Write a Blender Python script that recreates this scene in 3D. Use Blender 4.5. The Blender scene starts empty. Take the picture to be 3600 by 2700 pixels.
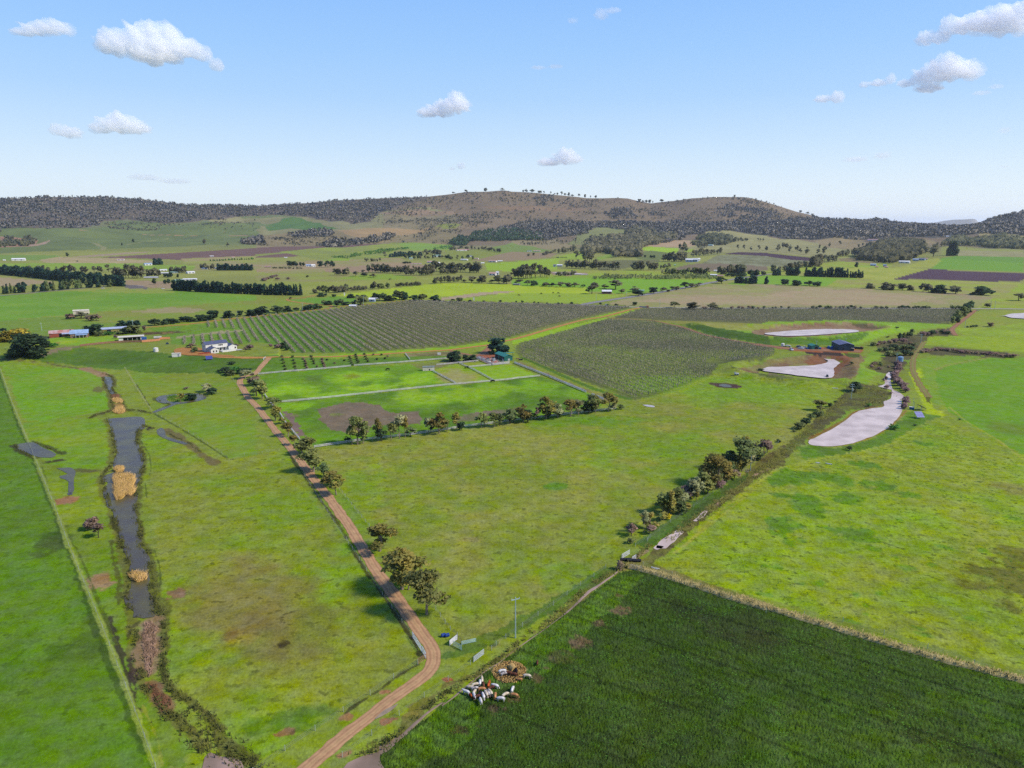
import bpy, math, random
import numpy as np
from mathutils import Vector, Matrix
rnd = random.Random(7)
D2R = math.pi / 180
# ------------------------------------------------------------------ camera
F, PITCH, CAMZ = 2496.0, 12.6 * D2R, 90.0      # focal length for a 3600 px wide frame, drone 90 m up
SP, CP = math.sin(PITCH), math.cos(PITCH)
scene = bpy.context.scene
col = scene.collection
cam_d = bpy.data.cameras.new("camera"); cam = bpy.data.objects.new("camera", cam_d); col.objects.link(cam)
cam_d.sensor_width = 36; cam_d.lens = 36 * F / 3600; cam_d.clip_start = 1; cam_d.clip_end = 60000
cam.location = (0, 0, CAMZ); cam.rotation_euler = (math.pi / 2 - PITCH, 0, 0)
scene.camera = cam
# ------------------------------------------------------------------ light
SUN_AZ, SUN_EL = 104 * D2R, 42 * D2R            # azimuth clockwise from the view direction (+Y)
world = bpy.data.worlds.new("World"); scene.world = world; world.use_nodes = True
wn = world.node_tree; wn.nodes.clear()
w_out = wn.nodes.new('ShaderNodeOutputWorld'); w_bg = wn.nodes.new('ShaderNodeBackground')
w_sky = wn.nodes.new('ShaderNodeTexSky'); w_sky.sky_type = 'NISHITA'; w_sky.sun_disc = False
w_sky.sun_elevation = SUN_EL; w_sky.sun_rotation = SUN_AZ
w_sky.altitude = 50; w_sky.air_density = 1.0; w_sky.dust_density = 0.6; w_sky.ozone_density = 1.0
w_bg.inputs['Strength'].default_value = 0.15
SKYC = [(0.0, (246, 253, 255)), (.045, (229, 244, 255)), (.10, (202, 229, 255)), (.16, (174, 213, 255)), (.215, (158, 204, 255)), (.275, (144, 194, 255)), (.45, (112, 168, 250)), (1.0, (66, 122, 226))]
w_tc = wn.nodes.new('ShaderNodeTexCoord'); w_sx = wn.nodes.new('ShaderNodeSeparateXYZ'); w_rp = wn.nodes.new('ShaderNodeValToRGB'); w_mx = wn.nodes.new('ShaderNodeMix')
w_mx.data_type = 'RGBA'; w_mx.clamp_result = False; w_mu = wn.nodes.new('ShaderNodeVectorMath'); w_mu.operation = 'SCALE'
cr = w_rp.color_ramp
for i, (pz, c) in enumerate(SKYC):
    e = cr.elements[i] if i < 1 else cr.elements.new(pz) if i < len(SKYC) - 1 else cr.elements[-1]
    e.position = pz; e.color = (*[((v / 255 + 0.055) / 1.055) ** 2.4 for v in c], 1)
w_mu.inputs['Scale'].default_value = 1 / (.15 * 2 ** .55); w_mx.inputs[0].default_value = .06
wn.links.new(w_tc.outputs['Generated'], w_sx.inputs[0]); wn.links.new(w_sx.outputs['Z'], w_rp.inputs[0]); wn.links.new(w_rp.outputs[0], w_mu.inputs[0])
wn.links.new(w_mu.outputs[0], w_mx.inputs[6]); wn.links.new(w_sky.outputs[0], w_mx.inputs[7]); wn.links.new(w_mx.outputs[2], w_bg.inputs['Color']); wn.links.new(w_bg.outputs[0], w_out.inputs['Surface'])
sun_d = bpy.data.lights.new("sun", 'SUN'); sun = bpy.data.objects.new("sun", sun_d); col.objects.link(sun)
sun_d.energy = 3.9; sun_d.angle = 9.0 * D2R; sun_d.color = (1.0, 0.93, 0.82)
sd = Vector((math.sin(SUN_AZ) * math.cos(SUN_EL), math.cos(SUN_AZ) * math.cos(SUN_EL), math.sin(SUN_EL)))
sun.rotation_euler = sd.to_track_quat('Z', 'Y').to_euler()
scene.view_settings.view_transform = 'Standard'; scene.view_settings.look = 'None'
scene.view_settings.exposure = 0.55; scene.view_settings.gamma = 1.0
cy = scene.cycles
cy.max_bounces = 18; cy.diffuse_bounces = 2; cy.glossy_bounces = 2; cy.transmission_bounces = 2
cy.transparent_max_bounces = 6; cy.volume_bounces = 16; cy.use_adaptive_sampling = True; cy.adaptive_threshold = 0.01
cy.use_denoising = False; cy.denoiser = 'OPENIMAGEDENOISE'; cy.denoising_input_passes = 'RGB_ALBEDO_NORMAL'
GAIN = 0.52                                     # apparent colour in the photograph -> surface albedo

def lin(c):
    return tuple(((v / 255) / 12.92 if v <= 10.3 else ((v / 255 + 0.055) / 1.055) ** 2.4) for v in c)
def alb(c, g=None):
    g = GAIN if g is None else g
    return tuple(min(0.85, v * g) for v in lin(c))
# ------------------------------------------------------------------ traced points: tile (origin x, y, zoom) of the 3600 x 2700 frame
TILES = {'F': (0, 0, .61444), 'N': (0, 0, 1.0)}
for i in range(4):
    TILES['A%d' % (i + 1)] = (900 * i, 600, 2.4578); TILES['B%d' % (i + 1)] = (900 * i, 950, 2.4578)
    TILES['C%d' % (i + 1)] = (900 * i, 1250, 2.4578)
TILES.update({'D1': (0, 1900, 2.0733), 'D2': (900, 1900, 2.07375), 'D3': (1550, 2200, 4.424), 'D4': (1700, 1700, 2.212),
              'D5': (2600, 1800, 1.843), 'E1': (0, 1080, 3.95), 'E2': (520, 1160, 4.424), 'E3': (1440, 1160, 4.8087),
              'E4': (2700, 1160, 4.424), 'E5': (3100, 1180, 4.74), 'E6': (1150, 1340, 3.6867), 'E7': (1750, 1340, 4.424),
              'E8': (2200, 1500, 3.95)})
def T(s):
    """'B1 10,20 30,40 C2 5,6' -> list of frame points"""
    out = []; t = TILES['N']
    for w in s.split():
        if w in TILES: t = TILES[w]; continue
        x, y = w.split(','); out.append((t[0] + float(x) / t[2], t[1] + float(y) / t[2]))
    return out
# ------------------------------------------------------------------ terrain
def vnoise(x, y, scale, seed=0, octaves=3):
    out = np.zeros_like(np.asarray(x, float)); amp = 1.0; tot = 0
    for o in range(octaves):
        rs = np.random.RandomState(seed * 31 + o); tab = rs.rand(256, 256)
        fx = np.asarray(x, float) / scale * (2 ** o) + 37.3 * o; fy = np.asarray(y, float) / scale * (2 ** o) + 11.7 * o
        ix = np.floor(fx).astype(int); iy = np.floor(fy).astype(int); tx = fx - ix; ty = fy - iy
        tx = tx * tx * (3 - 2 * tx); ty = ty * ty * (3 - 2 * ty)
        a = tab[ix % 256, iy % 256]; b = tab[(ix + 1) % 256, iy % 256]; c = tab[ix % 256, (iy + 1) % 256]; d = tab[(ix + 1) % 256, (iy + 1) % 256]
        out += amp * ((a * (1 - tx) + b * tx) * (1 - ty) + (c * (1 - tx) + d * tx) * ty); tot += amp; amp *= 0.5
    return out / tot
def pdir(px, py):
    px = np.asarray(px, float); py = np.asarray(py, float)
    x = (px - 1800) / F; y = -(py - 1350) / F
    return x, CP + y * SP, -SP + y * CP
def azel(px, py):
    x, y, z = pdir(px, py); return np.arctan2(x, y), z / np.hypot(x, y)
SKY = T('N -900,745 -300,715 A1 0,250 400,232 900,232 1200,246 1600,290 1750,300 2000,300 2212,300 A2 250,288 600,262 1000,242 1500,222 '
        '1700,200 1820,182 1990,182 2150,172 A3 0,184 200,192 400,210 560,226 640,236 780,239 900,236 1000,242 1100,268 1200,286 '
        '1300,272 1450,254 1560,240 1700,231 1900,228 2000,226 2080,236 2212,270 A4 150,320 250,352 370,380 440,415 550,420 700,425 860,432 '
        '920,420 1000,418 1100,436 1200,452 1320,460 1400,462 1600,466 1790,464 1850,458 1900,432 2000,400 2212,362 N 3900,725 4600,715')
LAY = [(2600, T('N -900,882 1800,882 2500,886 4600,890')),
       (3200, T('N -900,848 900,850 1500,858 1800,852 2300,850 3000,860 4600,862')),
       (3800, T('N -900,812 700,822 1300,818 1500,806 1850,816 2050,804 2300,818 2550,812 2750,824 3000,830 3600,822 4600,815')),
       (4400, T('N -900,772 0,768 600,775 1200,776 1500,760 1800,768 2300,782 2600,768 2870,792 3050,786 3250,797 3450,796 3600,785 4600,770')),
       (5000, SKY)]
RG = np.arange(0, 14001, 20.0); AG = np.linspace(-70, 70, 701) * D2R
def layer_z(r, pts):
    a, e = azel([p[0] for p in pts], [p[1] for p in pts])
    return CAMZ + r * np.interp(AG, a, e)
Zk = [np.zeros_like(AG), np.zeros_like(AG)] + [layer_z(r, p) for r, p in LAY]
Zk += [Zk[-1] - 60, Zk[-1] * 0.2 - 60, Zk[-1] * 0 - 60]
Rk = [0, 1900] + [r for r, _ in LAY] + [5300, 6800, 14000]
ZT = np.array([np.interp(RG, Rk, [z[i] for z in Zk]) for i in range(len(AG))])
kern = np.ones(9) / 9.0
ZB = np.apply_along_axis(lambda v: np.convolve(np.pad(v, 4, 'edge'), kern, 'valid'), 1, ZT)
wr = np.clip(1 - np.abs(RG - 5000) / 260, 0, 1)[None, :]
ZT = ZB * (1 - wr) + ZT * wr
def seg_dist(x, y, P, closed=False):
    d = np.full(np.shape(x), 1e9); n = len(P)
    for i in range(n if closed else n - 1):
        ax, ay = P[i]; bx, by = P[(i + 1) % n]; dx, dy = bx - ax, by - ay; L = dx * dx + dy * dy + 1e-9
        t = np.clip(((x - ax) * dx + (y - ay) * dy) / L, 0, 1); d = np.minimum(d, np.hypot(x - ax - t * dx, y - ay - t * dy))
    return d
def inside(x, y, P):
    c = np.zeros(np.shape(x), bool); n = len(P); j = n - 1
    for i in range(n):
        xi, yi = P[i]; xj, yj = P[j]
        if yi != yj:
            c ^= ((yi > y) != (yj > y)) & (x < (xj - xi) * (y - yi) / (yj - yi) + xi)
        j = i
    return c
def flat(p, z=0.0):
    """point on the level plain seen at frame position p"""
    x, y, d = pdir(p[0], p[1]); t = (CAMZ - z) / max(1e-5, -float(d)); return float(x) * t, float(y) * t
def flats(s, z=0.0): return [flat(p, z) for p in T(s)]
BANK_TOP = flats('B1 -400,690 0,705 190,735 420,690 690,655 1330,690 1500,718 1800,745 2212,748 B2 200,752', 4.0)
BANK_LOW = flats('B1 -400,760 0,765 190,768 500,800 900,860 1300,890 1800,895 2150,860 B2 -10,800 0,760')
HOUSE_PLAT = BANK_TOP + flats('B2 200,300 B1 1200,350 -400,350', 4.0)
DAM1 = flats('B3 2212,775 B4 -40,745 B4 -250,780 B4 -330,830 B4 -200,885 B4 0,905 B4 350,950 B4 620,945 B4 770,920 B4 780,860 B4 720,780 B4 640,740 B4 420,725 B4 300,740', 2.5)
DAM2 = flats('B3 1700,490 B3 1560,455 B4 0,468 B4 400,448 B4 750,440 B4 1000,465 B4 1075,495 B4 900,525 B4 550,575 B4 200,580 B4 -100,560 B4 -300,540', 3.0)
def zloc(x, y):
    z = np.zeros(np.shape(x))
    m = (x < 60) & (x > -750) & (y > 300) & (y < 1500)
    if np.any(m):
        xm, ym = x[m], y[m]
        ins = inside(xm, ym, HOUSE_PLAT); dt = seg_dist(xm, ym, BANK_TOP)
        edge = np.clip(seg_dist(xm, ym, HOUSE_PLAT, True) / 160, 0, 1)
        z[m] = np.where(ins, 4.0 * np.maximum(edge, np.clip(1 - dt / 120, 0, 1)), 4.0 * np.clip(1 - dt / 38, 0, 1) ** 1.3 * (dt < 38))
    for P, hh in ((DAM1, 2.5), (DAM2, 3.2)):
        xs = [p[0] for p in P]; ys = [p[1] for p in P]
        m = (x > min(xs) - 40) & (x < max(xs) + 40) & (y > min(ys) - 40) & (y < max(ys) + 40)
        if np.any(m):
            xm, ym = x[m], y[m]; d = seg_dist(xm, ym, P, True); ins = inside(xm, ym, P)
            z[m] += hh * np.where(ins, np.exp(-(d / 6.0) ** 2), np.exp(-(d / 9.0) ** 2)) + np.where(ins, 0.3, 0)
    return z
def Z(x, y):
    x = np.atleast_1d(np.asarray(x, float)); y = np.atleast_1d(np.asarray(y, float))
    r = np.hypot(x, y); a = np.arctan2(x, y)
    ia = np.clip((a - AG[0]) / (AG[1] - AG[0]), 0, len(AG) - 1.001); ir = np.clip(r / 20.0, 0, len(RG) - 1.001)
    i = ia.astype(int); j = ir.astype(int); s = ia - i; t = ir - j
    z = (ZT[i, j] * (1 - s) + ZT[i + 1, j] * s) * (1 - t) + (ZT[i, j + 1] * (1 - s) + ZT[i + 1, j + 1] * s) * t
    k = np.clip((r - 2500) / 1200, 0, 1) * np.clip((6500 - r) / 1000, 0, 1)
    kr = 1 - 0.8 * np.clip(1 - np.abs(r - 5000) / 300, 0, 1)
    z = z + k * kr * ((vnoise(x, y, 420, 5, 3) - 0.5) * 62 + (np.abs(vnoise(x, y, 260, 8, 2) - 0.5)) * -34 + 6)
    kk = np.clip((r - 350) / 500, 0, 1) * np.clip((2700 - r) / 500, 0, 1)
    z = z + kk * (vnoise(x, y, 260, 9, 2) - 0.5) * 2.2
    return z + zloc(x, y)
RH = np.concatenate([np.arange(60, 1500, 4.0), np.arange(1500, 6000, 12.0)]); AH = np.linspace(-46, 46, 461) * D2R
_a, _r = np.meshgrid(AH, RH, indexing='ij'); ZH = Z((np.sin(_a) * _r).ravel(), (np.cos(_a) * _r).ravel()).reshape(_a.shape)
def gp(p):
    """first terrain point seen at frame position p"""
    dx, dy, dz = (float(v) for v in pdir(p[0], p[1])); h = math.hypot(dx, dy); dx /= h; dy /= h; dz /= h
    a = (math.atan2(dx, dy) - AH[0]) / (AH[1] - AH[0]); a = min(max(a, 0), len(AH) - 1.001); i = int(a); t = a - i
    zc = ZH[i] * (1 - t) + ZH[i + 1] * t; g = CAMZ + dz * RH - zc
    k = int(np.argmax(g < 0))
    if g[k] >= 0: k = int(np.argmin(g)); return (dx * RH[k], dy * RH[k], float(zc[k]))
    if k == 0: r = max(5.0, -CAMZ / dz) if dz < 0 else 60.0; return (dx * r, dy * r, 0.0)
    r = RH[k - 1] + (RH[k] - RH[k - 1]) * g[k - 1] / (g[k - 1] - g[k]); return (dx * r, dy * r, float(zc[k - 1] + (zc[k] - zc[k - 1]) * g[k - 1] / (g[k - 1] - g[k])))
def gps(s): return [gp(p) for p in (T(s) if isinstance(s, str) else s)]
def proj(x, y, z):
    d = y * CP - (z - CAMZ) * SP; v = y * SP + (z - CAMZ) * CP
    return 1800 + F * x / d, 1350 - F * v / d, d
def hgt(base, top_py):
    """height of an upright thing standing at base whose top is seen at frame row top_py"""
    x, y, z = base; d = y * CP - (z - CAMZ) * SP; v = y * SP + (z - CAMZ) * CP; yt = -(top_py - 1350) / F
    return (yt * d - v) / (CP + yt * SP)
def depth(b): return b[1] * CP - (b[2] - CAMZ) * SP
# ------------------------------------------------------------------ scene helpers
def tag(o, label=None, cat=None, group=None, kind=None):
    if label: o['label'] = label
    if cat: o['category'] = cat
    if group: o['group'] = group
    if kind: o['kind'] = kind
    return o
def mesh_np(name, V, Q, mats=(), mi=None, smooth=False):
    """V (n,3) array, Q (m,k) index array of equal-sided faces"""
    me = bpy.data.meshes.new(name); V = np.asarray(V, np.float32); Q = np.asarray(Q, np.int32)
    me.vertices.add(len(V)); me.vertices.foreach_set('co', V.ravel())
    k = Q.shape[1]; me.loops.add(Q.size); me.loops.foreach_set('vertex_index', Q.ravel())
    me.polygons.add(len(Q)); me.polygons.foreach_set('loop_start', np.arange(0, Q.size, k, dtype=np.int32))
    if mi is not None: me.polygons.foreach_set('material_index', np.asarray(mi, np.int32))
    if smooth: me.polygons.foreach_set('use_smooth', np.ones(len(Q), bool))
    for m in mats: me.materials.append(m)
    me.update(calc_edges=True); me.validate(); return me
def link(name, me, parent=None, loc=None, rz=0):
    o = bpy.data.objects.new(name, me); col.objects.link(o)
    if loc is not None: o.location = loc
    if rz: o.rotation_euler = (0, 0, rz)
    if parent: o.parent = parent
    return o
def empty(name, loc=(0, 0, 0), rz=0):
    o = bpy.data.objects.new(name, None); col.objects.link(o); o.location = loc; o.rotation_euler = (0, 0, rz); o.empty_display_size = 0.2
    return o
class MB:
    """collects boxes, prisms, tubes and sheets into one mesh"""
    def __init__(s): s.v = []; s.f = []; s.m = []
    def add(s, vs, fs, m=0):
        o = len(s.v); s.v += [tuple(v) for v in vs]; s.f += [tuple(i + o for i in f) for f in fs]; s.m += [m] * len(fs); return s
    def box(s, c, d, m=0, rz=0, rx=0, ry=0):
        hx, hy, hz = d[0] / 2, d[1] / 2, d[2] / 2; M = Matrix.Rotation(rz, 3, 'Z') @ Matrix.Rotation(ry, 3, 'Y') @ Matrix.Rotation(rx, 3, 'X')
        vs = [M @ Vector((sx * hx, sy * hy, sz * hz)) + Vector(c) for sx in (-1, 1) for sy in (-1, 1) for sz in (-1, 1)]
        return s.add(vs, [(0, 1, 3, 2), (4, 6, 7, 5), (0, 4, 5, 1), (2, 3, 7, 6), (0, 2, 6, 4), (1, 5, 7, 3)], m)
    def tube(s, p, q, r0, r1=None, n=6, m=0, cap=True):
        r1 = r0 if r1 is None else r1; p = Vector(p); q = Vector(q); d = (q - p); d = d.normalized() if d.length > 1e-6 else Vector((0, 0, 1))
        a = d.orthogonal().normalized(); b = d.cross(a); vs = []
        for c, r in ((p, r0), (q, r1)):
            for i in range(n): t = 2 * math.pi * i / n; vs.append(c + (a * math.cos(t) + b * math.sin(t)) * r)
        fs = [(i, (i + 1) % n, n + (i + 1) % n, n + i) for i in range(n)]
        if cap: fs += [tuple(range(n - 1, -1, -1)), tuple(range(n, 2 * n))]
        return s.add(vs, fs, m)
    def prism(s, prof, axis_pts, m=0):
        """prof: list of (a,z); extruded along x between axis_pts=(x0,x1); a is y"""
        n = len(prof); vs = [(x, a, z) for x in axis_pts for a, z in prof]
        fs = [(i, (i + 1) % n, n + (i + 1) % n, n + i) for i in range(n)] + [tuple(range(n - 1, -1, -1)), tuple(range(n, 2 * n))]
        return s.add(vs, fs, m)
    def mesh(s, name, mats, smooth=False):
        me = bpy.data.meshes.new(name); me.from_pydata(s.v, [], s.f)
        for mt in (mats if isinstance(mats, (list, tuple)) else [mats]): me.materials.append(mt)
        me.polygons.foreach_set('material_index', s.m)
        if smooth: me.polygons.foreach_set('use_smooth', [True] * len(s.f))
        me.update(); return me
    def obj(s, name, mats, parent=None, loc=None, rz=0, smooth=False): return link(name, s.mesh(name, mats, smooth), parent, loc, rz)
MATS = {}
def mat(name, c, rough=0.8, var=0.12, scale=1.0, metal=0.0, objvar=0.0, bump=0.0, spec=0.3, g=None, c2=None):
    """procedural material: base colour varied by noise (and per object), optional bump"""
    if name in MATS: return MATS[name]
    m = bpy.data.materials.new(name); m.use_nodes = True; nt = m.node_tree; bs = nt.nodes['Principled BSDF']
    a = alb(c, g); b2 = alb(c2, g) if c2 else tuple(v * (1 - 2 * var) for v in a)
    tc = nt.nodes.new('ShaderNodeTexCoord'); nz = nt.nodes.new('ShaderNodeTexNoise'); nz.inputs['Scale'].default_value = scale
    nz.inputs['Detail'].default_value = 3
    rp = nt.nodes.new('ShaderNodeMapRange'); rp.inputs[1].default_value = .35; rp.inputs[2].default_value = .65
    mx = nt.nodes.new('ShaderNodeMix'); mx.data_type = 'RGBA'; mx.inputs[6].default_value = (*b2, 1); mx.inputs[7].default_value = (*a, 1)
    nt.links.new(tc.outputs['Object'], nz.inputs['Vector']); nt.links.new(nz.outputs['Fac'], rp.inputs[0]); nt.links.new(rp.outputs[0], mx.inputs[0])
    outc = mx.outputs[2]
    if objvar:
        oi = nt.nodes.new('ShaderNodeObjectInfo'); hs = nt.nodes.new('ShaderNodeHueSaturation')
        mr = nt.nodes.new('ShaderNodeMapRange'); mr.inputs[3].default_value = 1 - objvar; mr.inputs[4].default_value = 1 + objvar
        mh = nt.nodes.new('ShaderNodeMapRange'); mh.inputs[3].default_value = .5 - objvar * .09; mh.inputs[4].default_value = .5 + objvar * .09
        fr = nt.nodes.new('ShaderNodeMath'); fr.operation = 'FRACT'; mu = nt.nodes.new('ShaderNodeMath'); mu.operation = 'MULTIPLY'; mu.inputs[1].default_value = 7.31
        nt.links.new(oi.outputs['Random'], mr.inputs[0]); nt.links.new(oi.outputs['Random'], mu.inputs[0]); nt.links.new(mu.outputs[0], fr.inputs[0])
        nt.links.new(fr.outputs[0], mh.inputs[0]); nt.links.new(mr.outputs[0], hs.inputs['Value']); nt.links.new(mh.outputs[0], hs.inputs['Hue'])
        nt.links.new(outc, hs.inputs['Color']); outc = hs.outputs[0]
    nt.links.new(outc, bs.inputs['Base Color'])
    bs.inputs['Roughness'].default_value = rough; bs.inputs['Metallic'].default_value = metal; bs.inputs['Specular IOR Level'].default_value = spec
    if bump:
        bp = nt.nodes.new('ShaderNodeBump'); bp.inputs['Strength'].default_value = bump; bp.inputs['Distance'].default_value = .3
        nt.links.new(nz.outputs['Fac'], bp.inputs['Height']); nt.links.new(bp.outputs[0], bs.inputs['Normal'])
    MATS[name] = m; return m
_ONES = 'zeroth first second third fourth fifth sixth seventh eighth ninth tenth eleventh twelfth thirteenth fourteenth fifteenth sixteenth seventeenth eighteenth nineteenth'.split()
_TENS = ['', '', 'twenty', 'thirty', 'forty', 'fifty', 'sixty', 'seventy', 'eighty', 'ninety']
def ordn(n):
    if n < 20: return _ONES[n]
    if n % 10 == 0: return _TENS[n // 10][:-1] + 'ieth' if n < 100 else 'hundredth'
    if n < 100: return _TENS[n // 10] + '-' + _ONES[n % 10]
    return 'hundred-and-' + ordn(n - 100)
# ------------------------------------------------------------------ ground sheet, painted field by field in world coordinates
az = np.concatenate([np.linspace(-180, -72, 19)[:-1], np.linspace(-72, -40, 81)[:-1], np.linspace(-40, 40, 1101)[:-1], np.linspace(40, 72, 81)[:-1], np.linspace(72, 180, 19)]) * D2R
pyr = np.arange(2900, 912, -3.6)
dep = PITCH + np.arctan((pyr - 1350) / F)
rr = np.concatenate([[0.5, 20, 45, 65], CAMZ / np.tan(dep), np.linspace(1900, 3000, 60)[1:], np.linspace(3000, 5080, 150)[1:], [5150, 5300, 5700, 6500, 8000, 11000, 14000, 40000]])
rr = rr[np.concatenate([[True], np.diff(rr) > 0])]
AA, RR = np.meshgrid(az, rr); GX = (np.sin(AA) * RR).ravel(); GY = (np.cos(AA) * RR).ravel(); GZ = Z(GX, GY)
farr = np.hypot(GX, GY) > 14000; GZ[farr] = -150
GR = np.hypot(GX, GY)
G0 = (133, 164, 68)
colr = np.tile(np.array(G0, float), (len(GX), 1)); par = np.zeros((len(GX), 3)); par[:, 0] = .6; par[:, 1] = .4
oid = np.zeros(len(GX), np.int16)
NW = {s: (vnoise(GX, GY, s, 40 + s, 3) - .5, vnoise(GX, GY, s, 80 + s, 3) - .5) for s in (2, 12, 60)}
def warp(amt):
    """ragged field edges: displace the lookup by a few metres that grow with the patch size"""
    k = 2 if amt < 3 else (12 if amt < 14 else 60)
    nx, ny = NW[k]; return GX + nx * amt * 2, GY + ny * amt * 2
def poly(c, s, w=1.5, tuft=None, bump=None, var=0.0, vs=30, only=None, obj=None, mix=1.0, pts=None, c2=None, lines=None):
    P = [(p[0], p[1]) for p in (gps(s) if pts is None else pts)]
    xs = [p[0] for p in P]; ys = [p[1] for p in P]
    q = w * 1.2 + 1
    m = np.where((GX > min(xs) - q) & (GX < max(xs) + q) & (GY > min(ys) - q) & (GY < max(ys) + q))[0]
    if not len(m): return
    wx, wy = warp(w); ins = inside(wx[m], wy[m], P) if w else inside(GX[m], GY[m], P); m = m[ins]
    cc = np.tile(np.array(c, float), (len(m), 1))
    if c2 is not None:
        n = np.clip((vnoise(GX[m], GY[m], vs, len(P) + int(xs[0]) % 50, 4) - .5) * 3.2 + .5, 0, 1)[:, None]; cc = cc * (1 - n) + np.array(c2, float) * n
    if var: cc *= 1 + var * ((vnoise(GX[m], GY[m], vs, 3 + int(ys[0]) % 40, 4) - .5) * 2)[:, None]
    if mix >= 1: colr[m] = cc
    else: colr[m] = colr[m] * (1 - mix) + cc * mix
    if tuft is not None: par[m, 0] = tuft
    if bump is not None: par[m, 1] = bump
    if obj is not None: oid[m] = obj
def blob(c, tile, cx, cy_, rx, ry, k=.7, noise=.5, ns=8, hard=1.0):
    t = TILES[tile]; px, py = t[0] + cx / t[2], t[1] + cy_ / t[2]; a = rx / t[2]; b = ry / t[2]
    c0 = gp((px, py)); e = gp((px + a, py)); u = gp((px, py + b)); v = gp((px, py - b))
    A = max(1e-3, math.hypot(e[0] - c0[0], e[1] - c0[1])); B = max(1e-3, math.hypot(u[0] - v[0], u[1] - v[1]) / 2)
    ang = math.atan2(c0[0], c0[1]); dx = GX - (u[0] + v[0]) / 2; dy = GY - (u[1] + v[1]) / 2
    R = 1.6 * max(A, B); m = np.where((abs(dx) < R) & (abs(dy) < R))[0]
    if not len(m): return
    rx_ = dx[m] * math.cos(ang) - dy[m] * math.sin(ang); ry_ = dx[m] * math.sin(ang) + dy[m] * math.cos(ang)
    d = np.sqrt((rx_ / A) ** 2 + (ry_ / B) ** 2) + noise * (vnoise(GX[m], GY[m], max(1.2, min(A, B) * .6), int(px) % 97, 3) - .5) * 2
    w = (np.clip((1.15 - d) / (.5 / hard), 0, 1) * k)[:, None]
    colr[m] = colr[m] * (1 - w) + np.array(c, float) * w
def stripe(c, s, width, k=1.0, w=.4, par0=None, pts=None):
    P = [(p[0], p[1]) for p in (gps(s) if pts is None else pts)]
    xs = [p[0] for p in P]; ys = [p[1] for p in P]; q = width + 2
    m = np.where((GX > min(xs) - q) & (GX < max(xs) + q) & (GY > min(ys) - q) & (GY < max(ys) + q))[0]
    if not len(m): return
    d = seg_dist(GX[m], GY[m], P) + (NW[2][0][m] * 2 * w * min(1, width)) + NW[12][0][m] * width * w
    ww = (np.clip((width / 2 - d) / (width * .2) + .5, 0, 1) * k)[:, None]
    colr[m] = colr[m] * (1 - ww) + np.array(c, float) * ww
# whole plain: slow variation
colr[:] *= 1 + .10 * ((vnoise(GX, GY, 90, 1, 4) - .5) * 2)[:, None]
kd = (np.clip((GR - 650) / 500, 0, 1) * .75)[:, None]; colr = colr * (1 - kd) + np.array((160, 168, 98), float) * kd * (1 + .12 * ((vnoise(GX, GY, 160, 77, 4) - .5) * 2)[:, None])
# ---- hills
HB = (138, 124, 96)
mh = GR > 2300
kf = np.clip((GR - 2300) / 900, 0, 1)[:, None]; az_ = np.arctan2(GX, GY)
left = np.clip((-8 * D2R - az_) / (10 * D2R), 0, 1)[:, None]; n = np.clip((vnoise(GX, GY, 300, 12, 4) - .5) * 3 + .5, 0, 1)[:, None]
hc = (np.array(HB, float) * (1 - left) + np.array((118, 138, 98), float) * left) * (1 - .3 * n) + np.array((156, 142, 104), float) * .3 * n
colr = colr * (1 - kf) + hc * kf
FL = (116, 108, 92)
poly((150, 152, 104), 'A1 1750,380 A2 1000,360 1500,320 1750,400 1700,620 1100,640 0,640 A1 2000,600 1950,500', 60, .3, .2, .12, 80)
poly((88, 132, 78), 'A2 60,470 300,400 480,440 700,500 560,520 300,500 100,520', 20, .2)
poly((112, 135, 92), 'A1 -300,490 700,510 1000,420 1500,470 2212,440 A2 120,480 A2 -40,560 A1 2150,600 1900,640 0,720 -300,720', 50, .2, .2, .12, 80)
poly((160, 140, 108), 'A2 1050,370 1400,330 1750,370 1500,395 1250,380', 14, .2)
poly((150, 128, 96), 'A2 1900,320 2212,310 A3 500,320 700,330 500,350 0,345', 12, .2)
poly((146, 132, 100), 'A2 1100,380 1600,370 2212,420 A3 800,420 700,460 0,470 A2 1800,520 1100,500', 20, .2, .2, .15, 70, mix=.6)
poly((142, 158, 84), 'A2 1550,480 1650,455 1780,460 1720,500 1580,510', 8, .2)
poly((150, 140, 98), 'A2 0,560 1000,500 1600,480 1750,560 1700,640 1100,625 900,650 0,670', 15, .2, .2, .12, 60)
poly((188, 160, 110), 'A2 700,515 1150,495 1600,470 1500,500 1150,560 900,580 800,560', 9, .2, mix=.7)
poly(FL, 'A1 -400,700 -400,235 0,235 500,215 1200,240 1600,280 2212,285 A2 600,250 1200,225 1550,215 1200,330 1050,370 980,440 850,460 780,440 500,410 300,390 0,390 A1 2000,400 1700,440 1400,460 1100,420 900,430 650,500 300,500 0,490', 16, .5, .3)
poly((96, 96, 86), 'A3 0,465 200,440 700,455 1100,450 1500,440 2100,450 2212,430 A4 0,430 500,405 1000,408 1300,455 2212,470 2212,560 1800,550 1400,590 1000,590 600,570 350,600 0,560 A3 1900,520 1500,560 1450,600 1200,640 950,640 1000,520 780,490 600,560 450,570 300,600 0,590', 16, .5, .3)
poly((140, 152, 100), 'A3 540,540 790,490 1070,500 1050,560 950,590 700,600 650,640 470,640 560,560', 6, .2)
poly((165, 166, 108), 'A3 1660,530 1850,512 2212,560 A4 0,570 400,620 700,690 780,700 430,750 0,705 A3 1850,705 1600,690 1130,650 1450,600 1600,600 1900,610', 8, .2, .2, .08, 60)
poly((190, 168, 128), 'A3 1130,650 1350,600 1500,600 1650,640 1500,665 1200,660', 5, .2)
poly((160, 150, 106), 'A3 0,600 400,590 480,640 560,650 400,680 200,680 0,640', 6, .2)
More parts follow.
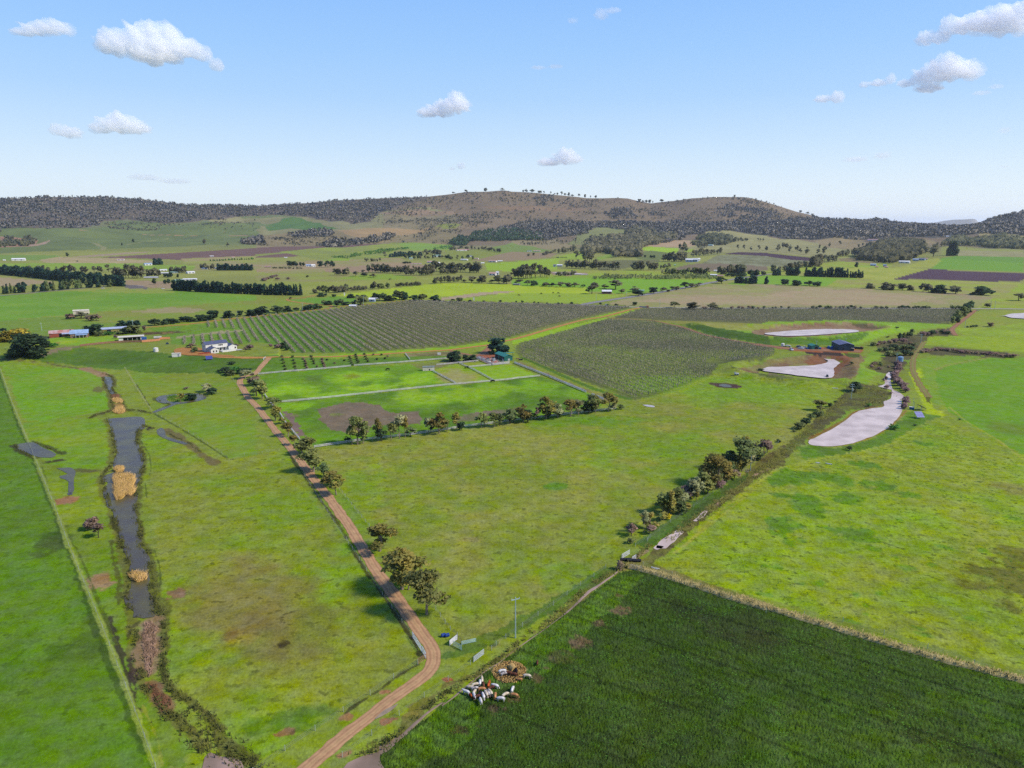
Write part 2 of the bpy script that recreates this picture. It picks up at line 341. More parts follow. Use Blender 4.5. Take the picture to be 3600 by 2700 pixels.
poly((150, 152, 100), 'A4 1040,560 1120,470 1200,460 1450,470 1300,500 1200,560 1100,560', 5, .2)
poly((160, 148, 104), 'A4 400,600 600,570 820,570 850,640 1000,600 1400,600 1500,640 1300,650 900,700 500,660', 6, .2, .1, .1)
poly((180, 170, 110), 'A4 1820,530 2212,560 2212,580 1820,560', 3)
poly((176, 140, 110), 'A1 0,565 120,575 330,600 260,655 0,665', 6); poly((182, 160, 130), 'A1 230,645 430,598 430,610 280,655', 4)
stripe((196, 156, 118), 'A1 690,513 850,530 1080,550', 9); stripe((190, 150, 118), 'A1 1230,550 1500,557 1700,562', 9); stripe((180, 150, 118), 'A1 1980,563 2140,563', 8)
stripe((90, 96, 78), 'A1 1080,550 1230,550', 8, .8); stripe((96, 100, 80), 'A1 1500,615 1600,590 1700,565 A2 0,560', 9, .6)
stripe((160, 160, 110), 'A1 800,625 900,665 880,690', 16, .8); stripe((160, 165, 115), 'A1 1100,640 1300,610 1450,585', 12, .6)
# ---- far plain
poly((124, 164, 90), 'A1 -300,722 480,730 520,745 480,772 0,775 -300,775', 5, .2)
poly((128, 103, 92), 'A1 890,748 1500,712 2212,668 A2 0,665 560,655 850,640 1180,625 1000,660 700,700 300,745 0,752 A1 1800,755 1640,777 1430,765 900,752', 5, .1, .2, .10, 40)
poly((140, 160, 90), 'A2 0,722 500,682 500,690 60,735 0,740', 3)
poly((184, 172, 122), 'A1 330,772 500,745 980,757 1400,785 1180,800 850,812 400,795', 6, .2, .2, .08)
poly((176, 162, 128), 'A1 600,745 1100,705 1300,700 1250,712 800,745', 4)
poly((138, 180, 78), 'A1 -300,800 850,800 1180,800 1700,820 1700,866 1000,850 0,860 -300,865', 6, .2, .2, .08)
poly((156, 176, 90), 'A1 1560,760 2212,735 2212,800 1600,800', 5, .2, c2=(176, 164, 112), vs=60)
poly((178, 160, 116), 'A1 1700,810 2212,790 A2 400,780 1250,755 1400,830 900,860 300,880 0,880 0,850 A1 2212,850 1650,870', 6, .2, c2=(160, 165, 96), vs=70)
poly((148, 176, 84), 'A2 200,700 1180,620 1700,640 1700,700 1200,690 1150,750 880,765 560,775', 5, .2, c2=(140, 160, 90), vs=60)
poly((142, 184, 70), 'A2 560,780 700,755 820,760 800,778', 3); poly((132, 178, 84), 'A2 1230,630 1700,640 1690,680 1350,690', 3)
poly((172, 152, 116), 'A2 600,850 1000,810 1500,815 1550,860 1300,870 600,880', 4, .2, .2, .08)
poly((150, 172, 84), 'A2 0,885 900,880 1500,910 2212,900 2212,983 0,983', 5, .2, c2=(158, 160, 96), vs=50)
poly((138, 178, 70), 'A2 700,930 900,900 1100,890 1400,920 1300,945 900,945', 4)
poly((140, 160, 78), 'A2 1650,690 2212,660 2212,780 1600,780', 4, .2)
poly((126, 160, 92), 'A2 1980,680 2212,620 A3 0,620 200,660 330,690 100,720 A2 2212,730', 4)
poly((162, 146, 108), 'A2 1850,780 2212,700 A3 400,715 330,750 0,780', 4, .2)
poly((150, 196, 64), 'A2 1980,800 2212,790 A3 360,760 420,750 380,870 0,870 A2 1990,860', 3, .2)
poly((150, 190, 72), 'A3 380,750 620,685 640,740 620,770 400,770', 3); poly((138, 178, 78), 'A3 730,750 870,715 865,750 740,775', 3)
poly((158, 208, 60), 'A3 1130,665 1180,655 1440,672 1430,705 1400,712 1130,688', 2, .1); poly((152, 188, 72), 'A3 1520,680 1580,675 1540,705 1480,700', 2)
poly((118, 138, 84), 'A3 1020,720 1200,690 1400,712 1300,760 1260,790 1080,760', 3, .3)
poly((124, 130, 84), 'A3 740,775 1240,770 1280,780 1220,800 900,860 740,860', 3, .5)
poly((136, 166, 78), 'A3 1240,790 1600,800 1450,830 1230,850', 3)
poly((140, 128, 98), 'A3 1360,860 1500,815 1900,770 2212,820 2212,870 1800,868', 4, .4)
poly((126, 132, 92), 'A3 1640,800 1780,730 2212,735 A4 0,745 420,785 330,800 150,830 0,830 A3 2212,830 1800,800', 3, .5, c2=(150, 160, 128), vs=18)
poly((86, 62, 74), 'A3 1840,718 1960,704 2212,710 A4 0,715 420,755 430,785 200,770 0,742 A3 2212,738 1840,722', 2, .1, .4)
poly((160, 176, 84), 'A3 300,850 1050,870 2000,880 A4 200,850 450,800 640,785 1080,800 1060,835 700,880 0,905 A3 1800,960 1000,983 0,983 0,900', 3, .2, c2=(148, 188, 76), vs=50)
poly((170, 150, 116), 'A3 330,870 670,880 640,900 500,910 330,895', 3)
poly((136, 180, 60), 'A3 0,930 640,900 1000,940 1600,935 1700,983 0,983', 3)
poly((150, 140, 96), 'A4 600,760 740,750 780,780 1060,790 900,800 640,785', 4)
poly((176, 192, 92), 'A4 380,870 740,835 1060,840 1400,850 1090,938 700,930', 3, .2, c2=(158, 182, 80), vs=40)
poly((168, 168, 112), 'A4 1640,660 2212,680 2212,745 1800,740 1640,735', 4, .2, .2, .1)
poly((146, 172, 84), 'A4 1500,655 1700,655 2212,690 2212,700 1640,690 1500,740', 3, mix=.6)
poly((108, 168, 72), 'A4 1500,755 1640,735 2212,748 2212,800 2212,880 1400,850', 2, .15); poly((112, 176, 62), 'A4 1500,758 1800,775 2212,800 2212,880 1400,852', 2, .15)
poly((176, 196, 80), 'A4 1400,760 1470,755 1500,780 1400,840 1100,840', 3, mix=.6)
poly((94, 72, 84), 'A4 1085,938 1380,853 1800,868 2260,884 2260,930 2140,962 1600,946', 1, .1, .5)
poly((112, 182, 56), 'A4 -40,905 700,930 800,945 560,983 0,983 -300,983', 2, .15)
poly((168, 190, 92), 'A4 560,983 900,940 2140,965 2212,983', 2); poly((128, 184, 64), 'B3 1870,120 2000,70 2212,45 B4 0,45 800,68 500,135 0,125', 1.5, .15)
# ---- middle distance
poly((112, 170, 62), 'B1 -300,225 0,215 750,170 1500,175 2212,213 2212,262 1500,315 700,372 0,442 -300,470', 2, .15, .2, .06, 60, c2=(128, 176, 74))
poly((172, 180, 100), 'B1 560,178 1500,172 1500,200 1200,200', 3, mix=.5)
poly((132, 168, 72), 'B1 2212,262 B2 0,225 400,215 260,258 640,330 0,405 B1 1270,495 1300,440 850,460 560,400 1100,350 1500,310', 2, .2, c2=(142, 160, 78), vs=30)
poly((170, 164, 112), 'B1 1120,357 1450,320 1800,335 1650,370 1250,368', 4, .2); poly((100, 168, 64), 'B2 280,258 700,225 880,245 880,275 650,308 500,285', 1, .2)
poly((122, 162, 72), 'B1 -300,480 0,440 560,400 900,460 1300,440 1240,500 1260,560 400,560 0,540 -300,560', 3, .2)
poly((180, 166, 122), 'B1 -300,60 0,60 430,95 500,120 0,145 -300,165', 3, .2); poly((148, 164, 80), 'B1 500,110 0,145 0,200 650,165 700,110', 2)
poly((174, 156, 118), 'B1 1080,85 1480,100 1480,160 1290,150 1080,125', 2); poly((120, 116, 112), 'B1 1075,125 1200,135 1285,152 1265,162 1080,155', 1, .1)
poly((160, 176, 90), 'B2 420,180 2212,95 2212,60 1500,70 0,120', 2, .2, c2=(148, 170, 80), vs=40)
poly((168, 206, 56), 'B2 640,222 1100,165 1540,118 1780,115 2212,118 B3 0,130 640,150 660,200 400,205 0,205 B2 1900,205 1500,240 1330,250 900,235', 2, .1, .2, .05)
poly((188, 172, 136), 'B2 1600,240 1950,190 2212,178 B3 40,180 0,192 B2 2000,210 1700,255 1600,258', 1.5, .2)
poly((150, 190, 72), 'B2 1700,255 2212,195 B3 0,195 700,200 980,215 600,290 200,275 0,275', 2, .2)
poly((128, 188, 60), 'B3 0,90 400,70 900,60 1700,90 1500,150 1100,200 900,200 640,180 640,150 0,130', 2, .2)
poly((176, 164, 118), 'B3 820,290 1100,215 1500,160 1850,122 B4 0,125 800,160 1300,190 2000,215 1900,300 1750,325 0,325 B3 1200,322', 1.5, .2, .2, .06, 30, c2=(160, 168, 100))
poly((190, 172, 132), 'B3 1060,270 1300,240 2212,220 B4 400,150 1500,230 1200,300 0,300 B3 1400,290', 10, .2, mix=.7)
poly((156, 184, 84), 'B4 600,75 2212,120 2212,200 1900,215 1300,175 800,150 520,135', 2, .2, c2=(168, 170, 96), vs=30)
poly((150, 190, 66), 'B4 1950,230 2050,210 2212,100 2300,100 2300,330 1800,330', 2, .2, c2=(160, 176, 88), vs=40)
# orchard ground
OG = (116, 140, 74); OG2 = (104, 116, 74)
poly((112, 160, 58), 'B1 1270,500 1700,470 2212,405 B2 100,390 560,350 330,700 20,620 B1 2100,640 1480,655 1480,590', 1, .4)
poly(OG, 'B2 560,350 900,312 1330,264 2212,285 B3 600,300 1100,322 600,430 300,510 B2 2150,590 1700,660 1000,715 330,715', 1, .5, .4, c2=(126, 140, 82), vs=40)
poly((96, 150, 56), 'B2 330,715 B2 20,620 B1 2212,400 B2 300,375 560,350 900,500 950,715', 6, .4, mix=.7)
poly((140, 192, 50), 'B2 0,735 900,715 1700,660 2212,590 B3 300,505 600,425 1060,325 1120,325 620,440 0,612 B2 2030,650 1700,690 1000,735 0,752', 2, .3)
poly((148, 200, 46), 'B3 0,610 400,500 800,410 1100,330 1120,322 1150,345 850,415 450,520 60,640 0,640', 2, .3)
poly((150, 158, 74), 'B3 800,412 1140,345 1700,440 2212,455 B4 0,440 0,470 B3 1900,460 1650,470 1250,440', 2, .3)
poly(OG, 'B3 20,690 60,630 600,480 830,420 1240,440 1350,470 1500,505 1700,565 2000,620 2260,655 2212,760 1950,785 1800,810 1700,920 1340,1060 1180,1090 C3 1060,385 C3 900,330 C3 500,175 C3 60,15', 2, .5, .5, c2=OG2, vs=45)
poly((124, 160, 70), 'B3 400,700 900,640 1500,760 1500,950 1200,1030 900,950', 12, .5, mix=.45)
poly((108, 112, 76), 'B3 1130,325 1240,325 2212,325 B4 1780,325 1600,450 1400,470 0,440 B3 2212,462 1500,440 1250,430 860,410', 2, .5, .4, c2=(116, 124, 80), vs=50)
poly((136, 188, 62), 'B4 0,448 700,430 1560,465 1600,490 1400,500 1000,560 600,700 500,640 200,600 0,620 -600,520 -620,490 -250,500', 3, .3)
poly((170, 172, 100), 'B3 1640,455 2212,465 B4 200,455 100,530 B3 1900,520 1750,500', 4, .3, mix=.7)
poly((72, 118, 52), 'B3 1500,480 1800,500 2100,550 2212,560 B4 0,575 500,585 700,560 750,620 500,650 130,640 0,650 B3 2100,625 1800,580 1560,510', 3, .6, .6)
poly((84, 140, 50), 'B4 0,580 500,585 900,540 700,640 500,650 130,640 0,640', 4, .6, .5)
# dam in the upper block: bare brown inner bank
poly((150, 122, 92), 'B4 -120,520 150,465 450,450 750,445 900,455 1020,490 900,520 780,530 540,560 0,568 -150,545', 3, .5, c2=(168, 150, 108), vs=9)
poly((96, 92, 58), 'B4 700,455 850,450 990,490 900,510 800,500', 3, .5, mix=.7)
poly((170, 160, 96), 'B4 900,455 1075,490 1060,500 900,525 780,535 1000,495', 1, .3, mix=.6)
# lower dam
poly((150, 150, 84), 'B3 1900,840 2212,770 B4 300,735 500,745 520,800 200,840 0,840 -150,900 -280,900', 4, .5, c2=(136, 112, 80), vs=12)
poly((150, 104, 66), 'B4 380,740 640,735 820,740 780,790 680,860 580,930 540,935 560,840 650,780 500,750 515,800 420,825 300,800', 2, .4, c2=(140, 108, 76), vs=8)
poly((138, 118, 84), 'B4 800,730 860,760 770,900 740,945 560,935 620,870 700,800', 3, .6, c2=(146, 130, 82), vs=6)
poly((72, 60, 52), 'B4 310,705 640,705 660,745 560,740 400,730', 2, .6, .8)
poly((176, 112, 66), 'B4 0,655 330,670 500,665 640,660 760,680 830,690 820,712 560,712 400,705 260,700 100,680', 1, .2)
poly((84, 104, 52), 'B4 660,715 780,720 800,745 700,752', 1, .5)
poly((98, 118, 64), 'B3 1870,830 2212,900 B4 0,905 B4 560,960 690,960 680,1000 0,940 B3 2212,925 1900,880', 3, .6, .6)
poly((108, 128, 70), 'B4 0,880 500,955 690,955 560,985 0,915 B3 2212,900', 1.5, .6, c2=(130, 120, 86), vs=4)
# creek corridor (upper right)
poly((132, 178, 56), 'B4 760,950 800,800 870,720 900,690 1010,740 880,800 900,860 1010,880 920,920 860,990 700,1010', 1.5, .3, c2=(120, 168, 52), vs=12)
poly((118, 124, 70), 'B4 900,640 1200,560 1600,490 1620,560 1350,640 1240,770 1170,850 1050,900 890,860 930,790 1010,740', 4, .7, .8, c2=(96, 92, 62), vs=10)
poly((150, 188, 50), 'B4 1390,570 1700,570 2212,580 2300,580 2300,715 2000,700 1500,650 1340,640', 2, .4, c2=(138, 180, 56), vs=30)
poly((150, 192, 64), 'B4 1620,500 1900,500 2300,440 2300,580 1700,570', 2, .4, c2=(140, 176, 66), vs=30)
poly((140, 172, 70), 'B4 1640,480 1800,350 2300,345 2300,440 1900,495 1650,500', 2, .4, c2=(150, 170, 80), vs=30)
poly((104, 104, 66), 'B4 1350,690 1450,655 1700,680 2000,700 2140,745 2000,765 1700,745 1420,730', 3, .8, .8)
# ---- irrigated paddocks beside the yards
poly((98, 156, 42), 'C2 20,168 820,98 1330,75 1450,130 1560,130 1730,243 1100,315 600,370 190,405 100,290', 1, .5, .6, c2=(112, 170, 36), vs=14)
for b in ((152, 212, 34, 900, 190, 330, 50), (150, 210, 34, 300, 300, 260, 60), (150, 212, 34, 1400, 200, 200, 60), (148, 208, 36, 700, 340, 300, 30), (156, 214, 40, 1000, 280, 300, 26)):
    blob(b[:3], 'C2', *b[3:], k=.8, noise=.6)
for b in ((96, 130, 66, 500, 200, 110, 30), (90, 132, 60, 940, 245, 60, 22), (128, 140, 66, 830, 180, 70, 20), (92, 140, 60, 1200, 210, 60, 25), (92, 140, 56, 1290, 270, 60, 22)):
    blob(b[:3], 'C2', *b[3:], k=.6, noise=.6)
poly((136, 182, 52), 'C2 1540,130 1700,75 2000,50 2212,60 2212,203 2050,218 1730,240', 1, .4, c2=(150, 176, 70), vs=10)
blob((172, 168, 110), 'C2', 1720, 185, 170, 65, k=.8); poly((140, 192, 44), 'C2 1850,110 2212,85 C3 0,80 240,178 0,200 C2 2060,215', 1, .3)
poly((142, 140, 92), 'C2 1330,75 1680,45 1700,80 1450,125', 2, .5, c2=(128, 150, 74), vs=8)
poly((154, 148, 96), 'B2 1290,725 1640,700 1900,730 1660,755 1340,775', 2, .6, c2=(120, 120, 70), vs=8)
poly((90, 140, 46), 'C2 190,410 600,375 1100,320 1600,267 2212,213 C3 0,200 250,180 640,320 800,400 760,440 0,550 C2 1800,610 900,735 500,785 380,700 200,480', 1, .5, .6, c2=(108, 168, 38), vs=14)
for b in ((150, 206, 40, 1450, 390, 260, 60), (152, 208, 38, 1800, 330, 300, 70), (150, 200, 50, 1330, 330, 120, 60), (140, 204, 30, 330, 440, 150, 40), (140, 196, 40, 2100, 290, 200, 60)):
    blob(b[:3], 'C2', *b[3:], k=.75, noise=.6)
blob((140, 200, 40), 'C3', 250, 260, 260, 60, k=.6, noise=.6); blob((120, 186, 38), 'C3', 560, 330, 140, 50, k=.5)
poly((142, 128, 102), 'C2 540,465 760,405 900,400 1090,425 1120,470 1220,490 1430,490 1440,590 1280,600 1000,590 960,665 800,665 640,640 620,580', 3, .5, .5, c2=(132, 122, 96), vs=7)
blob((118, 150, 70), 'C2', 690, 510, 60, 12, k=.6); poly((140, 126, 104), 'C2 1730,530 1900,490 2212,455 C3 60,440 0,500 C2 2050,520 1850,570 1720,565', 2, .5, .4, c2=(120, 130, 84), vs=8)
poly((140, 122, 108), 'C2 220,480 300,500 420,690 370,700 300,590', 2, .4); blob((142, 126, 112), 'C2', 330, 520, 40, 20)
poly((140, 130, 82), 'C3 20,60 60,50 300,150 640,290 930,360 900,400 800,390 640,310', 2, .4, c2=(150, 165, 74), vs=8)
poly((84, 134, 48), 'C3 60,15 100,15 560,215 800,310 1050,375 1000,385 700,300 420,180', .8, .3)
poly((104, 152, 56), 'C2 0,165 820,95 1650,30 1640,0 0,0', 2, .4, c2=(96, 144, 54), vs=10)
# ---- lower left pastures
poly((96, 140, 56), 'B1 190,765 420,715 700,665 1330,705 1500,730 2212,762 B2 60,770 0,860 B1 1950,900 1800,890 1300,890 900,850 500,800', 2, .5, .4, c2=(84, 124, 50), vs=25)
poly((128, 172, 60), 'C1 0,45 200,60 600,110 730,130 850,180 880,220 870,290 940,340 950,460 700,520 400,560 200,570 100,250', 3, .4, .3, c2=(116, 178, 44), vs=35)
poly((124, 168, 60), 'C1 1000,120 1300,150 1850,160 2000,190 2212,450 2212,860 1980,890 1500,560 1310,480 1100,110', 2, .4, .3, c2=(132, 160, 62), vs=25)
poly((120, 170, 52), 'C1 200,580 800,540 960,600 970,760 940,960 700,990 400,940 300,850 240,740', 4, .5, .3, c2=(132, 172, 54), vs=16)
poly((126, 168, 50), 'C1 1190,660 1350,690 1700,800 1980,895 2212,870 C2 250,800 480,1220 700,1560 850,1670 D2 900,400 1200,860 D2 600,1270 D2 0,1600 D1 1700,1500 D1 1200,1000 D1 1200,500 D1 1130,0 C1 1280,1300 1300,900', 2, .8, .4, c2=(140, 162, 66), vs=22)
poly((88, 144, 46), 'C1 -400,100 0,110 100,400 240,740 330,960 470,1300 600,1665 D1 490,0 700,520 930,1100 1140,1680 -400,1700 ', 0, .6, .4, c2=(98, 152, 44), vs=25)
poly((120, 158, 50), 'C1 330,960 600,1000 900,1000 1000,1300 1000,1660 620,1660 470,1300', 3, .6, c2=(136, 170, 50), vs=9)
poly((120, 158, 52), 'D1 500,0 880,0 940,400 1000,700 1010,1000 1250,1250 1450,1450 1300,1659 1140,1659 930,1100 720,600', 2, .6, c2=(112, 158, 44), vs=8)
blob((150, 122, 72), 'D1', 1800, 480, 420, 330, k=.45, noise=.7); blob((176, 160, 40), 'D1', 1750, 700, 130, 70, k=.5); blob((134, 118, 66), 'D2', 200, 700, 420, 230, k=.42, noise=.7)
blob((120, 96, 40), 'D1', 1680, 700, 60, 45, k=.5); blob((72, 66, 40), 'D2', 205, 750, 45, 30, k=.8, noise=.9); blob((158, 176, 50), 'D2', 330, 1100, 300, 200, k=.4, noise=.7)
blob((150, 160, 52), 'D2', 760, 560, 200, 260, k=.35, noise=.7); blob((136, 150, 56), 'D2', 900, 1100, 200, 60, k=.4)
blob((70, 120, 34), 'D2', 250, 1300, 330, 80, k=.45, noise=.8)
for b in ((178, 140, 102, 'D1', 720, 310, 95, 55), (150, 116, 84, 'D1', 1290, 392, 60, 34), (176, 122, 92, 'C1', 570, 1250, 90, 30), (70, 62, 52, 'C1', 1300, 630, 30, 12),
          (74, 66, 48, 'C1', 470, 915, 70, 10), (120, 118, 68, 'C1', 860, 290, 50, 25), (170, 128, 92, 'D2', 660, 1285, 60, 22), (176, 120, 84, 'D2', 945, 1320, 40, 26), (170, 120, 88, 'D2', 1010, 1300, 36, 12),
          (186, 130, 84, 'D2', 640, 1562, 62, 28), (190, 110, 72, 'D2', 1398, 1014, 38, 13), (186, 130, 92, 'D2', 940, 1105, 36, 14), (150, 108, 76, 'D2', 230, 1400, 70, 30), (140, 110, 80, 'D2', 1480, 1420, 90, 60)):
    blob(b[:3], b[3], *b[4:], k=.85, noise=.7, hard=2)
for b in ((60, 84, 46, 'C1', 480, 1600, 130, 90), (80, 100, 60, 'D1', 350, 60, 130, 60), (76, 110, 46, 'D1', 640, 750, 200, 120), (84, 108, 52, 'D1', 700, 560, 110, 60), (70, 100, 56, 'C1', 165, 590, 22, 50)):
    blob(b[:3], b[3], *b[4:], k=.55, noise=.9)
# swamp margins and ditch lines
for s, w, c in (('C1 930,560 970,760 960,950 880,1010 870,1100 920,1250 980,1400 1040,1660 D1 900,100 950,300 920,400 960,560 980,800 1000,1000 1100,1120 1230,1260 1400,1400 1480,1500', 2.6, (118, 122, 54)),
                ('C1 1210,640 1180,740 1230,860 1240,960 1200,1100 1180,1300 1180,1500 1215,1640 D1 1050,30 1110,200 1100,400 1180,500 1190,700 1180,900 1200,1050 1350,1150 1500,1250 1600,1400 1660,1500 1800,1600', 2.8, (104, 112, 52)),
                ('C1 980,470 800,530 780,540', 2.4, (86, 74, 50)), ('C1 1080,470 1200,480 1310,495', 2.4, (84, 88, 48)), ('C1 900,170 960,180 990,240 960,300 1000,340 1040,400 1080,470', 3, (108, 112, 56)),
                ('C1 880,160 900,220 900,260 940,320 960,420 980,480', 2.4, (112, 110, 56)), ('C1 0,30 200,45 400,60 600,100 740,120', 3, (110, 96, 66)), ('C1 740,110 850,150 890,180', 6, (180, 140, 112)),
                ('C1 130,770 230,850 300,890', 4, (70, 62, 44)), ('C1 280,740 420,790 540,850', 2.5, (66, 84, 48)), ('C1 1430,640 1600,750 1750,860 1850,930', 4, (124, 108, 70)),
                ('C1 650,990 800,1000 960,1000', 3, (104, 100, 58)), ('C1 1340,380 1440,410 1560,410 1700,390 1780,350 1690,330 1500,335 1340,370', 3, (84, 96, 52)), ('C1 1320,490 1480,420', 2, (70, 84, 44)),
                ('D1 1100,600 1080,800 1090,950', 5, (164, 134, 106)), ('D1 1110,1040 1180,1160 1220,1220', 4, (156, 112, 82)), ('C1 985,340 1000,380', 3, (160, 100, 78)), ('C1 1020,420 1040,490', 4, (172, 130, 84)),
                ('D1 800,560 850,760 930,1000 1000,1250', 1.0, (66, 58, 50)), ('D1 940,870 990,1080', 1.2, (70, 58, 52)), ('D1 810,0 820,120 870,300 860,480', .9, (92, 100, 44)), ('C1 970,1400 1020,1520 1050,1660', 1.4, (70, 70, 34)),
                ('D1 1020,590 960,640 930,720', 1.0, (80, 80, 46))):
    stripe(c, s, w, .75, 1.0)
for s_, w_, c_ in (('C2 300,860 330,920 450,1080 550,1240 700,1440 830,1640 D2 680,30 800,220 950,430 1080,620 1200,830', 1.0, (72, 70, 42)), ('D2 1180,905 1050,975 910,1085 765,1175 650,1260', .8, (74, 76, 46)), ('C2 -10,440 150,640 260,800', .6, (110, 120, 66)), ('C1 1330,500 1540,620 1690,710 1830,800 1970,888', .8, (84, 104, 50)), ('C1 1080,110 1200,310 1320,495', 1.2, (160, 178, 100)), ('C1 1180,250 1290,430', .5, (80, 92, 44)),
                   ('D2 1300,520 1440,700', .8, (120, 150, 60)), ('D3 1010,650 900,620', .6, (96, 90, 60)), ('C1 360,960 470,1290 590,1600 D1 560,60 800,620', .5, (86, 112, 44)), ('D1 660,330 760,560 850,760', .5, (90, 110, 46)), ('C1 1220,740 1290,860 1305,960 1290,1050', .5, (84, 104, 46)), ('C1 1255,1100 1270,1230', .5, (84, 104, 46)), ('D1 1120,60 1165,190 1170,330', .5, (88, 106, 46)), ('D1 1040,1200 1150,1450 1180,1640', .5, (150, 168, 70))):
    stripe(c_, s_, w_, .75, .7)
# ---- long straight verge on the left
stripe((64, 92, 40), 'C1 -10,130 150,560 260,830 380,1110 520,1480 590,1670 D1 480,0 600,330 720,700 880,1060 1060,1550', 1.6, .6, .8)
stripe((150, 182, 98), 'C1 0,110 100,400 240,740 330,960 470,1300 600,1660 D1 490,0 700,520 930,1100 1135,1659 1180,1760', 1.3, .9, .4)
# ---- central triangle paddock
poly((130, 162, 62), 'C2 500,800 900,750 1800,640 C3 0,580 400,530 900,490 1060,390 1300,350 1600,240 1880,100 2212,200 C4 680,270 600,420 0,980 C3 2212,900 1700,1400 1200,1659 N 2230,1960 D4 600,900 0,1330 D3 0,700 D2 1400,700 C2 1100,1659 980,1480 720,1160', 2, .8, .4, c2=(150, 164, 76), vs=13)
blob((118, 176, 44), 'C3', 1700, 300, 700, 130, k=.65, noise=.6); blob((116, 172, 44), 'C3', 1250, 800, 800, 160, k=.55, noise=.7); blob((104, 160, 42), 'C3', 1450, 1050, 400, 180, k=.55, noise=.7)
blob((116, 172, 44), 'C2', 900, 1300, 230, 400, k=.5, noise=.7); blob((130, 178, 50), 'C4', 300, 350, 500, 160, k=.6, noise=.6); blob((90, 150, 50), 'C3', 380, 1128, 100, 30, k=.7, noise=.3, hard=3)
blob((96, 160, 38), 'C3', 600, 560, 600, 60, k=.55, noise=.6); blob((168, 166, 96), 'C2', 1850, 1590, 110, 26, k=.6); blob((100, 160, 44), 'D4', 700, 750, 300, 120, k=.5, noise=.7)
for s in ('D4 820,560 1100,380 1300,260 1700,0', 'C3 1070,410 1300,330 1640,210 1830,110'): stripe((164, 186, 76), s, .8, .6)
stripe((160, 184, 60), 'C3 1180,395 1450,305 1700,200 1800,150', .9, .5); stripe((90, 66, 64), 'C3 1752,248 1850,270 1955,268', 7, .9, .8); blob((92, 70, 66), 'C3', 1857, 260, 105, 20, k=1, noise=.2, hard=4)
# ---- right-hand pasture
poly((136, 178, 50), 'C4 -100,1100 100,960 400,900 700,850 1000,790 1300,610 1450,560 1650,600 2000,760 3300,1330 N 4300,2560 D5 1850,1030 D5 600,680 D5 0,520 N 2250,1975 D4 1250,590 1800,150', 1, .95, .5, c2=(146, 174, 64), vs=16)
for b in ((200, 1060, 170, 70), (600, 1070, 140, 40), (150, 1090, 120, 40), (350, 1290, 130, 90), (950, 1110, 130, 40), (700, 1240, 110, 50), (100, 1470, 130, 80), (800, 1560, 130, 60), (850, 950, 120, 30), (1220, 1200, 80, 24), (1350, 760, 80, 16), (130, 1210, 90, 20), (420, 1390, 80, 20), (700, 1530, 200, 30), (400, 1030, 200, 30)):
    blob((88, 146, 40), 'C4', *b, k=.75, noise=.8, hard=1.5)
for i in range(26):
    blob((96, 156, 42), 'D5', rnd.uniform(100, 1800), rnd.uniform(0, 800), rnd.uniform(20, 60), rnd.uniform(8, 22), k=.6, noise=.9)
blob((104, 96, 34), 'D5', 1740, 410, 170, 150, k=.55, noise=1.4); blob((140, 130, 90), 'C4', 2150, 1150, 200, 50, k=.5, noise=.8)
poly((106, 168, 48), 'C4 1440,140 1560,90 1900,20 2300,20 2300,860 2200,860 1950,720 1700,580 1540,460 1480,320', 1.5, .3, .3, c2=(112, 174, 46), vs=25)
blob((118, 140, 66), 'C4', 2100, 640, 200, 60, k=.5); poly((128, 174, 60), 'C4 1180,40 1430,10 1900,0 1440,120 1480,330 1530,440 1400,400 1250,140', 2, .4)
blob((178, 214, 20), 'C4', 1285, 160, 45, 50, k=.9, noise=.6); blob((176, 212, 20), 'C4', 1430, 500, 80, 28, k=.9, noise=.6); stripe((172, 210, 24), 'C4 1250,150 1330,330 1400,460 1470,510', 4, .8)
poly((106, 112, 44), 'E5 610,780 660,790 760,900 810,1050 800,1140 760,1100 700,970 640,880', 1, .5)
stripe((170, 186, 82), 'C4 1560,440 1700,560 2000,740 2212,900', 1.0, .8); stripe((168, 196, 60), 'C4 780,865 1200,900 2212,945', .8, .7); stripe((164, 196, 60), 'C4 60,980 400,900 700,840 1000,780 1150,720', 1.2, .6)
stripe((160, 170, 90), 'C4 1440,120 1560,80 1800,40 1900,20', 2, .8); stripe((164, 180, 70), 'E8 820,1660 1290,1190 1540,1000 2080,590', .9, .9); stripe((156, 178, 66), 'E8 930,1480 1250,1190 1560,960 2060,560', .6, .7)
stripe((166, 182, 72), 'D4 1480,540 1600,450 1850,250 2160,0', .8, .8)
# pond surround and creek verge
poly((112, 130, 62), 'C4 700,230 860,250 1000,250 1060,330 1000,440 700,480 500,620 300,760 60,960 -100,1080 -60,960 200,740 400,560 560,420 660,320', 2, .8, .8, c2=(100, 100, 60), vs=6)
poly((124, 170, 62), 'C4 560,600 700,470 880,450 720,480 640,560 350,720 300,760', 1.5, .6)
poly((108, 158, 52), 'C4 250,790 400,780 600,800 900,720 1080,620 1200,480 1500,520 1300,600 1000,780 700,840 300,900', 2, .7, c2=(96, 140, 50), vs=10)
stripe((150, 106, 50), 'C4 350,720 500,650 640,570 760,490 880,455 1000,430', 2.0, .8, .7); stripe((168, 130, 62), 'C4 350,745 470,780 650,775 850,720 1030,630 1150,520 1190,480', 1.4, .8, .6)
poly((126, 134, 62), 'E8 2212,240 2212,540 1900,640 1560,940 1100,1260 700,1659 N 2290,1985 N 2250,1992 E8 420,1659 900,1180 1300,900 1650,640 1900,420', 1, .8, .8, c2=(104, 98, 56), vs=3)
poly((66, 112, 56), 'E8 60,1659 500,1350 900,1060 1300,860 1700,640 1740,690 1300,1000 800,1380 380,1659', 2, .7, mix=.7)
